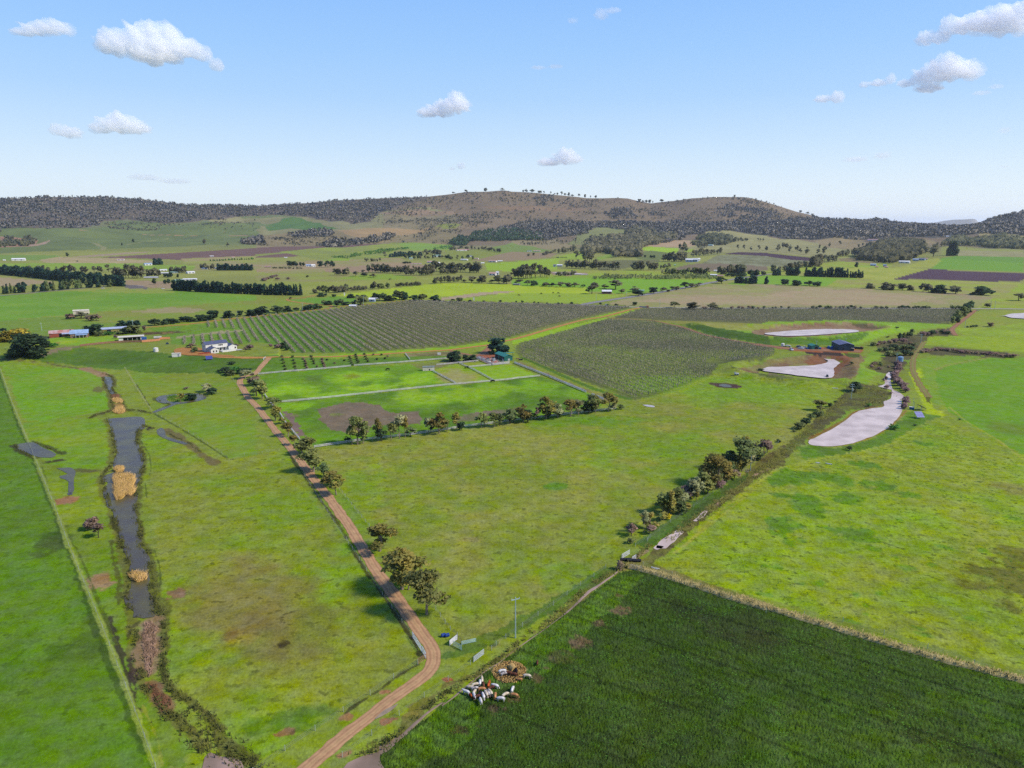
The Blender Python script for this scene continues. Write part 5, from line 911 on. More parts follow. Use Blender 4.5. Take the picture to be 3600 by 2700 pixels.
for i, a in enumerate((('B2', 862, 52, 10, 40), ('B2', 935, 52, 20, 50), ('B2', 1015, 62, 28, 62), ('B2', 922, 20, -5, 30), ('B2', 445, 62, 42, 20), ('B2', 1157, 84, 70, 20), ('B2', 1863, 108, 50, 60), ('B2', 1950, 110, 40, 70), ('B2', 2035, 112, 82, 50), ('B2', 2100, 115, 40, 60), ('B2', 2165, 118, 35, 76), ('B2', 302, 255, 230, 24), ('B2', 1800, 105, 78, 30))):
    at(*a, 'field_tree', ('gum', 'round', 'gumwide')[i % 3], 'fargum', f"{ordn(i + 1)} lone grey green tree in fields behind the homestead", group='lone trees in the fields behind the homestead')
line('B2 490,200 640,195 700,195 800,182', 10, 9, 'hedge_tree', ('gum', 'round', 'bush'), 'fargum', 'in hedge left of the lime green field', 1.1, leafs=['fargum', 'olive']); line('B2 820,178 960,168', 9, 6, 'hedge_tree', ('round', 'bush'), 'fargum', 'in hedge at the corner of the lime green field', 1.2)
line('B2 985,160 1020,165 1060,160 1105,158 1150,155', 6, 10, 'hedge_tree', 'round', 'fargum', 'behind the lime green field', 1, leafs=['fargum', 'olive']); line('B2 1205,140 1430,132', 14, 6, 'hedge_tree', ('round', 'bush'), 'fargum', 'in the rusty hedge above the lime green field', 1.1)
line('B2 1540,118 1780,98', 13, 10, 'hedge_tree', ('round', 'gum'), 'fargum', 'in the brown hedge above the lime green field', .9)
line('A2 960,880 1050,880 1150,885 1280,890', 14, 15, 'grove_tree', ('gum', 'round'), 'fargum', 'in the left part of the central grove', .9); line('A2 1290,905 1380,905 1460,905 1540,900', 13, 17, 'grove_tree', ('gum', 'round', 'gumwide'), 'fargum', 'in the middle of the central grove', .9)
line('A2 1530,870 1650,875 1750,880 1850,880 1940,885', 18, 18, 'grove_tree', ('gum', 'gumwide', 'round'), 'fargum', 'in the right part of the central grove', .9); line('A2 1600,895 1740,890', 8, 11, 'grove_tree', 'round', 'fargum', 'in front of the central grove', 1)
line('A3 0,935 90,930', 5, 17, 'grove_tree', ('gum', 'gumwide'), 'fargum', 'at left of the grove near the red banked pond', .9); line('A3 90,935 160,930 210,930', 6, 24, 'grove_tree', 'gum', 'fargum', 'in the tall grove by the red banked pond', .9); line('A3 225,920 330,920', 7, 18, 'grove_tree', ('gumwide', 'gum'), 'fargum', 'right of the grove near the red banked pond', .9)
line('A3 400,910 400,912 480,905 550,898', 6, 8, 'field_tree', 'bush', 'fargum', 'on the bank of the red banked pond', 1.2)
line('A1 230,895 350,895 480,890 560,888 700,885 850,880 960,876', 16, 14, 'field_tree', ('gum', 'gumwide', 'round'), 'fargum', 'in the thin row behind the left windbreak', .9, jit=.4)
line('A1 1010,930 1080,932 1150,928 1240,930', 12, 20, 'grove_tree', ('gum', 'gumwide', 'round'), 'fargum', 'in the brown grove beside the left farm houses', .95); line('A1 1270,915 1380,912', 6, 14, 'grove_tree', 'round', 'fargum', 'between the left farm houses', 1)
line('A1 820,925 880,925', 3, 9, 'field_tree', 'round', 'dark', 'left of the red roofed sheds', 1); line('A1 1400,920 1420,920 1480,925 1545,925', 5, 9, 'field_tree', 'round', 'dark', 'in front of the left farm houses', 1)
line('A1 1470,880 1560,885 1610,880', 6, 11, 'grove_tree', 'round', 'fargum', 'behind the white farm cottage', 1); line('A1 1325,815 1400,812', 5, 14, 'grove_tree', 'dense', 'pine', 'beside the long pale shed far left', .9)
line('A1 1730,850 1860,855', 5, 11, 'grove_tree', 'round', 'fargum', 'left of the short dark windbreak', 1); line('A1 1885,862 2050,862 2180,862', 18, 12, 'windbreak_tree', 'dense', 'pine', 'in the short far windbreak', .9)
line('A1 1815,785 2000,775 2200,768', 20, 5, 'sapling', 'round', 'green', 'in the far row of young green trees', 1.2)
line('B1 1325,125 1345,122', 1, 11, 'field_tree', 'round', 'dark', 'left of three by the gravelled yard'); line('B1 1412,118 1465,116', 2, 9, 'field_tree', 'round', 'dark', 'right of the gravelled yard', 1.1)
line('A2 270,825 360,828 420,825', 6, 10, 'field_tree', 'round', 'dark', 'left of the twin white cottages', 1); line('A2 530,835 620,835 680,830', 7, 12, 'field_tree', ('round', 'gum'), 'dark', 'right of the twin white cottages', 1); line('A2 130,845 300,848 400,850', 9, 4, 'hedge_shrub', 'bush', 'fargum', 'below the twin white cottages', 1.5, cat='shrub')
line('A2 1155,748 1250,742 1350,735 1440,735', 16, 13, 'windbreak_tree', 'dense', 'pine', 'in the dark windbreak above the village', .9); line('A2 1430,730 1520,725 1600,735', 10, 16, 'grove_tree', ('gum', 'round'), 'fargum', 'above the village houses', 1)
line('A2 1280,760 1400,765 1600,755 1700,770 1800,770 1900,770', 22, 11, 'village_tree', ('gum', 'round', 'bush'), 'fargum', 'among the village houses', 1, leafs=['fargum', 'dark', 'olive']); line('A2 1265,803 1340,803', 4, 5, 'village_tree', 'bush', 'dark', 'in front of the village', 1.4)
line('A2 950,785 1000,785 1080,790', 6, 9, 'field_tree', ('gum', 'bush'), 'fargum', 'left of the village', 1); line('A2 1115,750 1120,750', 1, 17, 'field_tree', 'gum', 'fargum', 'standing tall left of the village windbreak')
line('A2 1840,680 1950,685 2050,700 2110,710', 14, 13, 'grove_tree', ('gum', 'round'), 'fargum', 'on the slope right of the village', 1.1); line('A2 1690,660 1700,690 1780,665 1830,690', 9, 10, 'grove_tree', 'bush', 'fargum', 'behind the pink roofed homes', 1.3)
line('A3 95,740 200,735 280,735 340,710 390,700', 12, 10, 'grove_tree', ('round', 'bush'), 'fargum', 'around the far orchard homes', 1.2); line('A3 400,725 450,715 520,700 560,690', 10, 20, 'grove_tree', ('gum', 'round'), 'fargum', 'in the wooded gully right of the far homes', 1)
line('A3 380,755 480,752', 7, 3, 'hedge_shrub', 'bush', 'dark', 'in the tiny hedge in the far green paddock', 1.6, cat='shrub'); line('A3 545,765 560,765', 1, 24, 'field_tree', 'gumwide', 'fargum', 'large and broad beside the far green paddock')
line('A3 455,840 550,845 650,850 730,852', 16, 17, 'grove_tree', ('gum', 'round', 'gumwide'), 'fargum', 'in the dark grove left of the grey vineyard', .9); line('A3 740,850 840,855 920,858', 11, 15, 'grove_tree', ('gum', 'gumthin'), 'fargum', 'along the lower edge of the grey vineyard', .9)
line('A3 620,790 700,785', 4, 26, 'grove_tree', 'gum', 'fargum', 'above the dark grove', .8)
line('A3 1050,860 1140,860', 8, 16, 'grove_tree', ('round', 'gum'), 'fargum', 'in the left clump below the grey vineyard', .9); line('A3 1170,858 1250,858', 7, 16, 'grove_tree', ('round', 'gum'), 'fargum', 'in the middle clump below the grey vineyard', .9); line('A3 1280,855 1360,855', 5, 12, 'grove_tree', 'gum', 'fargum', 'in the right clump below the grey vineyard', .8)
line('A3 1290,785 1350,785 1420,790 1500,785', 14, 22, 'grove_tree', ('gum', 'round'), 'fargum', 'in the tall grove beside the white sheds', .9); line('A3 1430,700 1470,700 1510,705', 4, 26, 'grove_tree', 'gumwide', 'fargum', 'highest in the grove above the white sheds', .8); line('A3 1560,750 1650,740 1720,730 1810,720', 12, 20, 'grove_tree', 'gum', 'fargum', 'behind the white sheds', 1)
line('A3 1125,750 1190,752 1240,760', 5, 9, 'field_tree', 'round', 'dark', 'above the grey vineyard', 1.2); line('A3 1290,905 1400,905 1500,905 1600,905 1700,905', 20, 12, 'grove_tree', ('round', 'gum'), 'fargum', 'in the row above the orchard strips', 1, leafs=['fargum', 'olive'])
line('A3 1780,895 1860,895 1950,890 2000,905', 12, 16, 'grove_tree', ('round', 'dense'), 'fargum', 'around the pale shed by the diagonal road', 1); line('A3 1850,915 2010,918', 9, 7, 'hedge_shrub', 'bush', 'dark', 'below the pale shed by the diagonal road', 1.4, cat='shrub'); line('A3 2050,915 2130,915', 4, 11, 'grove_tree', 'round', 'dark', 'at the top of the diagonal road', 1.1); line('A3 2155,905 2190,908', 2, 9, 'field_tree', 'round', 'fargum', 'right of the diagonal road', 1)
line('A4 0,880 80,880 150,875 250,855 300,830', 16, 14, 'grove_tree', ('gum', 'round'), 'fargum', 'in the strip above the conifer windbreak', 1); line('A4 320,840 400,830 450,800 520,790 590,780', 14, 20, 'grove_tree', ('gum', 'round', 'dense'), 'fargum', 'in the wooded strip right of the ploughed strip', 1)
line('A4 760,838 765,838', 1, 13, 'field_tree', 'round', 'dark', 'alone between the windbreak and the grey roofed barn'); line('A4 600,745 700,735 780,735', 9, 16, 'grove_tree', ('gum', 'round'), 'fargum', 'left of the big brown wood', 1)
line('A4 20,690 70,700 130,665 200,705 260,700 330,720 350,735', 12, 19, 'hill_tree', ('gumwide', 'gum'), 'fargum', 'on the pale hillside at the right', .9, jit=.45); line('A4 400,720 440,730 500,660 540,660 620,640', 8, 15, 'hill_tree', ('gumwide', 'round'), 'fargum', 'on the upper pale hillside', .9, jit=.45)
line('A4 1430,745 1440,748', 1, 30, 'field_tree', 'gum', 'fargum', 'tall and thin right of the big brown wood'); line('A4 1560,735 1590,735 1620,735', 3, 34, 'pine_tree', 'dense', 'dark', 'in the giant dark trio at the right', .7)
line('A4 1450,665 1500,660 1560,650', 5, 18, 'hill_tree', 'gum', 'fargum', 'behind the giant dark trio', .9); line('A4 815,640 860,680', 3, 10, 'hill_tree', 'round', 'fargum', 'beside the far pink roofed shed', 1)
line('A3 1485,640 1490,640', 1, 17, 'hill_tree', 'conifer', 'dark', 'shaped like a fir on the pale hill at centre right', 1.4); line('A3 1540,640 1545,640', 1, 13, 'hill_tree', 'gumthin', 'fargum', 'thin and pale beside the fir shaped tree'); line('A3 1600,670 1650,670 1690,660', 5, 20, 'hill_tree', ('gumwide', 'gum'), 'fargum', 'left of the far green roofed house', 1)
line('A3 1920,680 2070,690 2200,690', 4, 18, 'hill_tree', 'gumwide', 'fargum', 'on the open pale paddock at centre right', .9, jit=.3); line('A3 1920,610 1980,608 2040,608', 6, 14, 'hill_tree', 'round', 'fargum', 'on the crest of the pale paddock', 1); line('A3 2120,605 2180,608', 3, 14, 'hill_tree', 'gumwide', 'fargum', 'right of the crest of the pale paddock', 1)
line('A1 585,750 590,750', 1, 13, 'hill_tree', 'gum', 'dark', 'alone at the foot of the left green slope'); line('A1 1150,622 1155,622', 1, 16, 'hill_tree', 'round', 'dark', 'alone in the middle of the left green slope'); line('A1 1050,645 1055,645', 1, 13, 'hill_tree', 'conifer', 'dark', 'pointed and small on the left green slope'); line('A1 1765,635 1770,635', 1, 18, 'hill_tree', 'round', 'fargum', 'broad and round on the right of the left green slope'); line('A1 1965,658 1970,658', 1, 13, 'hill_tree', 'gumwide', 'fargum', 'low and broad before the brown ploughed strip'); line('A1 665,788 670,788', 1, 4, 'hill_tree', 'bush', 'dark', 'tiny in the pale field on the far left'); line('A1 1080,812 1085,812', 1, 4, 'hill_tree', 'bush', 'dark', 'tiny above the far left green field')
# farmstead and house garden
for a in (('E1', 420, 690, 345, 350, 'big_cypress_tree', 'dense', 'dark', 'huge dark cypress at the left end of the farmstead'), ('E1', 250, 470, 255, 260, 'golden_cypress_tree', 'layer', 'gold', 'golden topped cypress with a pointed leader at left edge'), ('E1', 90, 475, 325, 260, 'golden_cypress_tree', 'layer', 'gold', 'flat topped golden cypress touching the left edge'), ('E1', 45, 345, 290, 70, 'dark_tree', 'round', 'pine', 'dark tree top behind the golden cypresses'),
          ('E1', 620, 560, 440, 120, 'dark_tree', 'dense', 'dark', 'dark shrub tree on the right flank of the huge cypress'), ('E1', 740, 555, 495, 100, 'garden_shrub', 'bush', 'green', 'low green shrub below the rusty shed'), ('E1', 1330, 385, 215, 220, 'dark_tree', 'round', 'dark', 'dark leaning tree between the farm sheds'), ('E1', 1380, 400, 320, 110, 'garden_shrub', 'bush', 'olive', 'olive bush below the dark leaning tree'),
          ('E1', 1510, 385, 330, 130, 'garden_shrub', 'bush', 'green', 'green bushes in front of the long metal shed'), ('E1', 1690, 260, 190, 150, 'dark_tree', 'dense', 'pine', 'dark hedge tree behind the long metal shed'), ('E1', 1800, 262, 185, 130, 'dark_tree', 'dense', 'pine', 'dark hedge tree directly behind the farm pole'), ('E1', 1890, 258, 183, 110, 'dark_tree', 'dense', 'pine', 'dark hedge tree right of the farm pole'),
          ('E1', 1870, 360, 240, 210, 'dark_tree', 'dense', 'olive', 'broad dark green tree above the open white shed'), ('E1', 1780, 365, 265, 150, 'dark_tree', 'dense', 'olive', 'rounded olive tree left of the broad tree above the open shed'), ('E1', 1670, 375, 315, 110, 'garden_shrub', 'bush', 'olive', 'olive bush at the right end of the long metal shed'), ('E1', 2000, 325, 255, 50, 'dark_tree', 'round', 'brush', 'small brown tree right of the broad tree by the sheds'),
          ('E1', 1610, 435, 375, 50, 'garden_shrub', 'bush', 'twig', 'bare grey bush left of the open white shed'), ('E1', 980, 165, 85, 110, 'dark_tree', 'round', 'brush', 'brown tree left of the cream shed in the field'), ('E1', 1130, 155, 62, 160, 'dark_tree', 'gumwide', 'fargum', 'grey green tree in front of the cream shed'), ('E1', 1260, 190, 105, 110, 'dark_tree', 'round', 'brush', 'brown rounded tree right of the cream shed'), ('E1', 1340, 190, 100, 90, 'dark_tree', 'gumwide', 'brush', 'grey brown tree at the right end of the cream shed clump'),
          ('E2', 720, 350, 272, 90, 'garden_tree', 'round', 'olive', 'round olive tree in the gravel circle by the white house'), ('E2', 665, 280, 205, 130, 'garden_tree', 'gumwide', 'brush', 'bare grey tree behind the gravel circle'), ('E2', 1590, 305, 225, 90, 'garden_tree', 'round', 'twig', 'bare purple tree right of the white house'), ('E2', 1513, 340, 265, 60, 'garden_tree', 'gumthin', 'brush', 'spindly bare tree on the lawn right of the white house'), ('E2', 1380, 280, 210, 80, 'garden_tree', 'gumthin', 'brush', 'thin bare tree behind the garage wing'),
          ('E2', 1905, 262, 202, 60, 'garden_shrub', 'bush', 'twig', 'small purple bush right of the house lawn'), ('E2', 2010, 285, 212, 110, 'garden_shrub', 'bush', 'twig', 'wide purple bush right of the house lawn'), ('E2', 2110, 290, 175, 110, 'garden_shrub', 'bush', 'dark', 'dark green bush against the first vine rows'), ('E2', 2160, 320, 235, 80, 'garden_shrub', 'bush', 'dark', 'lower dark bush against the first vine rows'),
          ('E2', 1305, 535, 488, 90, 'slope_shrub', 'bush', 'dark', 'dark bush on the green bank below the house road'), ('E2', 1210, 660, 560, 130, 'slope_shrub', 'bush', 'dark', 'leftmost of the big dark shrubs below the house road'), ('E2', 1300, 700, 600, 160, 'slope_shrub', 'bush', 'olive', 'olive mound in the middle of the big dark shrubs'), ('E2', 1370, 690, 565, 150, 'slope_shrub', 'bush', 'green', 'green mound among the big dark shrubs'), ('E2', 1470, 680, 580, 140, 'slope_shrub', 'bush', 'dark', 'dark mound at the right of the big shrubs'), ('E2', 1560, 640, 590, 140, 'slope_shrub', 'bush', 'dark', 'rightmost dark shrub touching the track kink'), ('E2', 1255, 700, 620, 110, 'slope_shrub', 'bush', 'dark', 'lowest dark shrub on the green bank'),
          ('E2', 1100, 650, 615, 50, 'slope_shrub', 'bush', 'dark', 'small dark bush left of the big shrubs'),
          ('E3', 1490, 400, 138, 240, 'big_round_tree', 'dense', 'pine', 'big dark evergreen behind the green shed'), ('E3', 740, 530, 355, 190, 'yard_tree', 'dense', 'dark', 'dark conical tree left of the stock yards'), ('E3', 955, 535, 412, 100, 'yard_tree', 'dense', 'dark', 'left tree of the dark pair beside the stock yards'), ('E3', 1065, 530, 415, 100, 'yard_tree', 'dense', 'dark', 'right tree of the dark pair beside the stock yards')):
    at(a[0], a[1], a[2], a[3], a[4], a[5], a[6], a[7], a[8], 'shrub' if 'shrub' in a[5] else 'tree')
for a in (('C1', 1560, 405, 328, 60, 'gumthin', 'gumrust', 'white trunked tree on the ring pond island'), ('C1', 1655, 385, 325, 70, 'round', 'dark', 'dark round tree on the ring pond island'), ('C1', 1785, 315, 245, 70, 'gum', 'gumpale', 'pale tree of the pair right of the ring pond'), ('C1', 1830, 335, 280, 70, 'round', 'dark', 'dark crowned white stemmed tree right of the ring pond')):
    at(*a[:5], 'pond_tree', a[5], a[6], a[7])
for a in (('C1', 1610, 290, 268, 40, 'bush', 'brush', 'small dead bush above the ring pond'), ('C1', 2000, 75, 50, 40, 'bush', 'dark', 'small dark bush above the track kink')): at(*a[:5], 'shrub', a[5], a[6], a[7], 'shrub')
# small planted shelter rows below the house road
OR = [(240, 740, 850), (330, 745, 855), (425, 760, 840), (490, 740, 800), (580, 765, 835), (820, 745, 810), (870, 728, 790), (950, 720, 780)]
for r_, (x, y0, y1) in enumerate(OR):
    n = 5 if y1 - y0 > 60 else 4
    for k in range(n):
        t = k / (n - 1); b = 'B2'; at(b, x - 12 + 26 * t + rnd.uniform(-3, 3), y0 + (y1 - y0) * t + 12, y0 + (y1 - y0) * t - 8, 24, 'orchard_tree', 'round', 'olive' if r_ not in (2, 4) else 'brush', f"{ordn(k + 1)} small tree from the top of {ordn(r_ + 1)} shelter row below the house road", group='small shelter trees below the house road')
for i, (x, y) in enumerate(((615, 780), (680, 810), (765, 785), (530, 838), (1045, 775), (1015, 735), (1085, 735), (1138, 750), (1115, 768))): at('B2', x, y, y - 16, 18, 'orchard_tree', 'round', 'brush' if i % 2 else 'dark', f"{ordn(i + 1)} odd small tree between the shelter rows below the house road", group='odd small trees between the shelter rows')
at('C1', 850, 1575, 1450, 80, 'leaning_tree', 'gumthin', 'brush', 'leaning half bare tree on a brown patch by the marsh')
at('C1', 790, 1500, 1395, 100, 'leaning_tree', 'round', 'brush', 'bushy brown canopy of the wind bent tree by the marsh')
# skyline trees of the bare hill
SKT = (('A2', 1817, 182, 158, 28), ('A2', 1983, 180, 138, 30), ('A2', 2130, 172, 142, 32), ('A2', 1705, 194, 180, 24), ('A3', 97, 184, 160, 20), ('A3', 122, 184, 150, 30), ('A3', 172, 188, 153, 40), ('A3', 240, 192, 168, 40), ('A3', 275, 195, 172, 16), ('A3', 335, 200, 174, 14), ('A3', 392, 206, 184, 16), ('A3', 427, 206, 174, 22), ('A3', 460, 210, 188, 20), ('A3', 490, 210, 178, 22), ('A3', 520, 218, 200, 36), ('A3', 578, 224, 192, 18), ('A3', 630, 232, 196, 18), ('A3', 678, 234, 206, 10), ('A3', 722, 236, 206, 20),
       ('A3', 1100, 272, 238, 34), ('A3', 1130, 276, 248, 24), ('A3', 1160, 280, 244, 24), ('A3', 1188, 282, 242, 24), ('A3', 1216, 278, 252, 10), ('A3', 1296, 268, 240, 34), ('A3', 1922, 226, 204, 20), ('A3', 1690, 232, 220, 12), ('A3', 915, 238, 226, 20), ('A4', 280, 360, 338, 26), ('A4', 345, 372, 350, 30), ('A4', 380, 384, 366, 26), ('A3', 2198, 690, 640, 30))
for i, a in enumerate(SKT): at(a[0], a[1], a[2], a[2] - (a[2] - a[3]) * .8, a[4] * .8, 'skyline_tree', ('gum', 'round', 'gumwide')[i % 3], 'fargum', f"{ordn(i + 1)} small tree from the left on the bare hill skyline", group='trees on the bare hill skyline')
# ------------------------------------------------------------------ woods on the hills: thousands of small crowns, one mass per wood
def scatter(name, label, polys, spacing, h0, leaf, nq=9, dens=None, seed=1, cat='forest', mask=None):
    rs = np.random.RandomState(seed); X = []; Y = []
    for s in polys:
        P = [(p[0], p[1]) for p in gps(s)]; xs = [p[0] for p in P]; ys = [p[1] for p in P]; A = (max(xs) - min(xs)) * (max(ys) - min(ys)); n = int(A / spacing ** 2)
        x = rs.uniform(min(xs), max(xs), n); y = rs.uniform(min(ys), max(ys), n); wx = x + (vnoise(x, y, 90, seed, 3) - .5) * 70; wy = y + (vnoise(x, y, 90, seed + 1, 3) - .5) * 70
        k = inside(wx, wy, P) & (np.hypot(x, y) < 5060)
        if dens is not None: k &= rs.rand(n) < np.clip((vnoise(x, y, dens[0], seed + 2, 4) - dens[1]) * dens[2], dens[3], 1)
        X.append(x[k]); Y.append(y[k])
    X = np.concatenate(X); Y = np.concatenate(Y); Zz = Z(X, Y); n = len(X); h = h0 * rs.uniform(.55, 1.25, n); w = h * rs.uniform(.3, .55, n)
    c = np.repeat(np.stack([X, Y, Zz], 1), nq, 0); d = rs.randn(n * nq, 3); d /= np.linalg.norm(d, axis=1)[:, None]; hh = np.repeat(h, nq); ww = np.repeat(w, nq)
    pts = c + d * np.stack([ww * .8, ww * .8, hh * .38], 1); pts[:, 2] += hh * .55
    v, q = leaf_quads(pts, 1.0, rs); ctr = np.repeat(pts, 4, 0); v = ctr + (v - ctr) * np.repeat(ww, 4)[:, None] * .55
    vn = np.repeat(d * .8 + rs.randn(n * nq, 3) * .25 + np.array([0, 0, .2]), 4, 0); vn /= np.linalg.norm(vn, axis=1)[:, None]
    q = fix_wind(v, q, vn[::4]); me = mesh_np(name, v, q, [LEAFM[leaf]], smooth=True)
    me.normals_split_custom_set_from_vertices(vn.tolist())
    return tag(link(name, me), label, cat, kind='stuff')
LEAFM['hill'] = mat('hill_forest_leaves', (104, 98, 86), .9, scale=.012, c2=(76, 76, 76), spec=.05, g=1.3); LEAFM['hillwarm'] = mat('hill_scrub_leaves', (112, 106, 84), .9, scale=.012, c2=(86, 84, 72), spec=.05, g=1.0)
scatter('hill_forest', 'dark blue grey forest covering the long left hill', ['A1 -300,700 -300,225 0,225 500,200 1200,225 1600,262 2212,262 A2 600,235 1200,210 1500,205 1250,300 1050,370 980,440 850,460 780,440 500,410 300,390 0,390 A1 2000,410 1700,440 1400,460 1100,420 900,430 650,500 300,500 0,490'], 12, 11, 'hill', 8, seed=3, dens=(150, .36, 6, .35))
scatter('hill_forest', 'grey green forest band across the foot of the bare hill', ['A3 0,465 200,430 400,438 700,455 1100,450 1500,440 2100,450 2212,430 A4 0,430 400,440 900,440 1300,470 2212,480 2212,560 1800,545 1400,590 1000,590 600,570 350,600 0,560 A3 1900,520 1500,560 1450,600 1200,640 950,640 1000,520 780,490 600,560 450,570 300,600 0,590 A2 2000,600 1800,600 2000,540'], 12, 12, 'hill', 9, seed=7, dens=(120, .34, 6, .4))
scatter('ridge_forest', 'dark wooded ridge at the right of the bare hill', ['A4 380,420 420,395 550,395 700,405 860,420 920,400 1000,400 1100,420 1200,445 1320,455 1420,450 1200,480 1050,560 900,560 500,560 100,520 0,440'], 12, 12, 'hill', 9, seed=9, dens=(120, .36, 6, .35))
scatter('ridge_forest', 'dark wooded hill at the far right edge', ['A4 1850,455 1900,420 2000,395 2212,350 2500,330 2500,560 2212,560 1900,520 1800,500'], 14, 14, 'hill', 9, seed=11)
scatter('hill_scrub', 'scattered trees in clumps on the bare brown hill', ['A2 1050,370 1300,300 1640,200 2000,190 A3 0,195 560,240 1000,250 1200,290 1400,262 1900,235 2100,250 A4 50,290 380,400 300,430 0,420 A3 1500,440 700,450 0,455 A2 1700,520 1000,470'], 19, 9, 'hillwarm', 7, dens=(220, .47, 9, .1), seed=13, cat='scrub')
scatter('hill_scrub', 'dark tree clumps on the right shoulder of the bare hill', ['A3 1640,400 1750,330 1950,280 2212,330 A4 60,340 100,440 A3 2100,440 1700,430', 'A3 850,400 900,330 1060,320 1030,400 1130,390 1100,420 900,420', 'A3 690,290 830,350 860,400 760,370', 'A3 180,230 360,200 380,260 510,290 420,305 200,300', 'A3 1180,340 1380,330 1370,400 1190,390'], 15, 13, 'hill', 8, dens=(90, .42, 8, .1), seed=17, cat='scrub')
scatter('hill_scrub', 'scrubby bushes dotted over the lower brown slopes', ['A2 0,580 280,560 600,560 1000,600 1500,490 1800,500 1700,640 1100,625 700,660 0,660', 'A1 900,430 1400,460 2212,430 2212,560 1500,500 1000,520', 'A3 60,600 900,560 700,640 60,640'], 22, 8, 'hillwarm', 7, dens=(140, .47, 8, .06), seed=19, cat='scrub')
scatter('hillside_grove', 'line of dark trees on the brown slope above the ploughed strip', ['A2 270,565 300,540 480,520 640,520 700,545 560,575', 'A2 800,640 830,590 960,600 1050,580 1180,550 1200,575 1000,630 900,650', 'A2 560,660 620,600 700,590 780,640 760,660', 'A1 2050,640 2212,580 A2 40,560 60,640'], 13, 14, 'hill', 9, dens=(60, .36, 8, .3), seed=23, cat='trees')
scatter('dark_plantation', 'dark dense plantation on the central foothill', ['A2 1830,610 1860,560 1960,530 2212,510 A3 60,520 250,560 260,600 100,605 A2 2212,605 2000,612', 'A2 1690,640 1700,600 1800,560 1850,600 1800,650'], 10, 13, 'dark', 9, seed=29)
scatter('valley_wood', 'dark wood in the middle of the far valley', ['A3 630,700 650,650 800,640 830,590 1000,560 1010,520 1150,510 1260,560 1400,560 1380,600 1230,640 1130,640 1120,690 1000,720 1060,750 870,750 860,710 720,720 640,740', 'A3 655,640 690,600 800,600 720,640'], 13, 19, 'fargum', 10, seed=31)
scatter('valley_wood', 'wood along the pale hilltop at centre right', ['A3 1590,650 1620,590 1680,560 1780,550 1880,590 1890,620 1800,645 1700,640'], 12, 17, 'fargum', 10, seed=37)
scatter('valley_wood', 'big brown wood behind the long white sheds on the right', ['A4 880,700 920,650 1050,625 1200,610 1340,640 1350,700 1250,770 1100,790 1050,810 900,780 780,770 760,740'], 11, 18, 'fargum', 11, seed=41)
scatter('valley_wood', 'dark wood below the right edge ridge', ['A4 1850,650 1850,590 2000,580 2212,600 2400,600 2400,690 2212,680 1950,668', 'A4 1490,640 1600,600 1700,590 1850,620 1800,655 1600,650'], 12, 17, 'fargum', 10, seed=43)
scatter('valley_scrub', 'autumn scrub beside the orange bank at the left edge', ['A1 -100,660 0,620 120,610 140,650 60,668', 'A1 170,640 190,590 280,595 260,640 220,655', 'A1 0,600 80,585 80,605 0,612'], 10, 12, 'fargum', 9, seed=47, cat='scrub')
scatter('sapling_rows', 'pale green saplings in rows on the far central field', ['A2 640,750 760,735 1000,695 1180,675 1300,668 1300,680 1150,700 880,735 760,760', 'A2 1540,680 1600,650 1700,655 1690,680'], 9, 4, 'green', 6, dens=(40, .3, 6, .2), seed=53, cat='saplings')
# pale table mountain far beyond the gap in the ridge
a0 = []
for px, py in T('A4 1300,470 1440,449 1530,432 1600,424 1700,421 1760,417 1790,419 1803,427 1812,440 1900,475'): a_, e_ = azel(px, py); a0.append((float(a_), float(e_)))
mv = []; R_ = 13500
for k, (dr, dz) in enumerate(((0, None), (250, 0), (1500, 5), (1800, None))):
    for a_, e_ in a0: r_ = R_ + dr; mv.append((math.sin(a_) * r_, math.cos(a_) * r_, -150 if dz is None else CAMZ + e_ * (R_ + 250) + dz))
nn = len(a0); me = mesh_np('mountain', mv, [(k * nn + i, k * nn + i + 1, (k + 1) * nn + i + 1, (k + 1) * nn + i) for k in range(3) for i in range(nn - 1)], [mat('distant_rock', (170, 165, 152), .9, scale=.002, g=.75)], smooth=True)
tag(link('mountain', me), kind='structure')
# ------------------------------------------------------------------ vine rows, each its own thing
AZR = math.atan2(-1150, 2496 * CP + 560 * SP); DV = np.array([math.sin(AZR), math.cos(AZR)]); NV = np.array([DV[1], -DV[0]])
M_VINE = mat('bare_vine_canes', (160, 146, 134), .9, scale=.8, c2=(118, 116, 92), objvar=.1, spec=.1, g=1.0); M_VPOST = mat('vine_posts', (176, 170, 150), .9, scale=1, spec=.1, g=.8)
def clip_line(P, off):
    """parts of the line n.x = off that lie inside polygon P, as (t0,t1) along DV"""
    ts = []; n = len(P)
    for i in range(n):
        a = np.array(P[i][:2]); b = np.array(P[(i + 1) % n][:2]); da = a @ NV - off; db = b @ NV - off
        if (da > 0) != (db > 0): t = da / (da - db); p = a + (b - a) * t; ts.append(p @ DV)
    ts.sort(); return [(ts[i], ts[i + 1]) for i in range(0, len(ts) - 1, 2) if ts[i + 1] - ts[i] > 9]
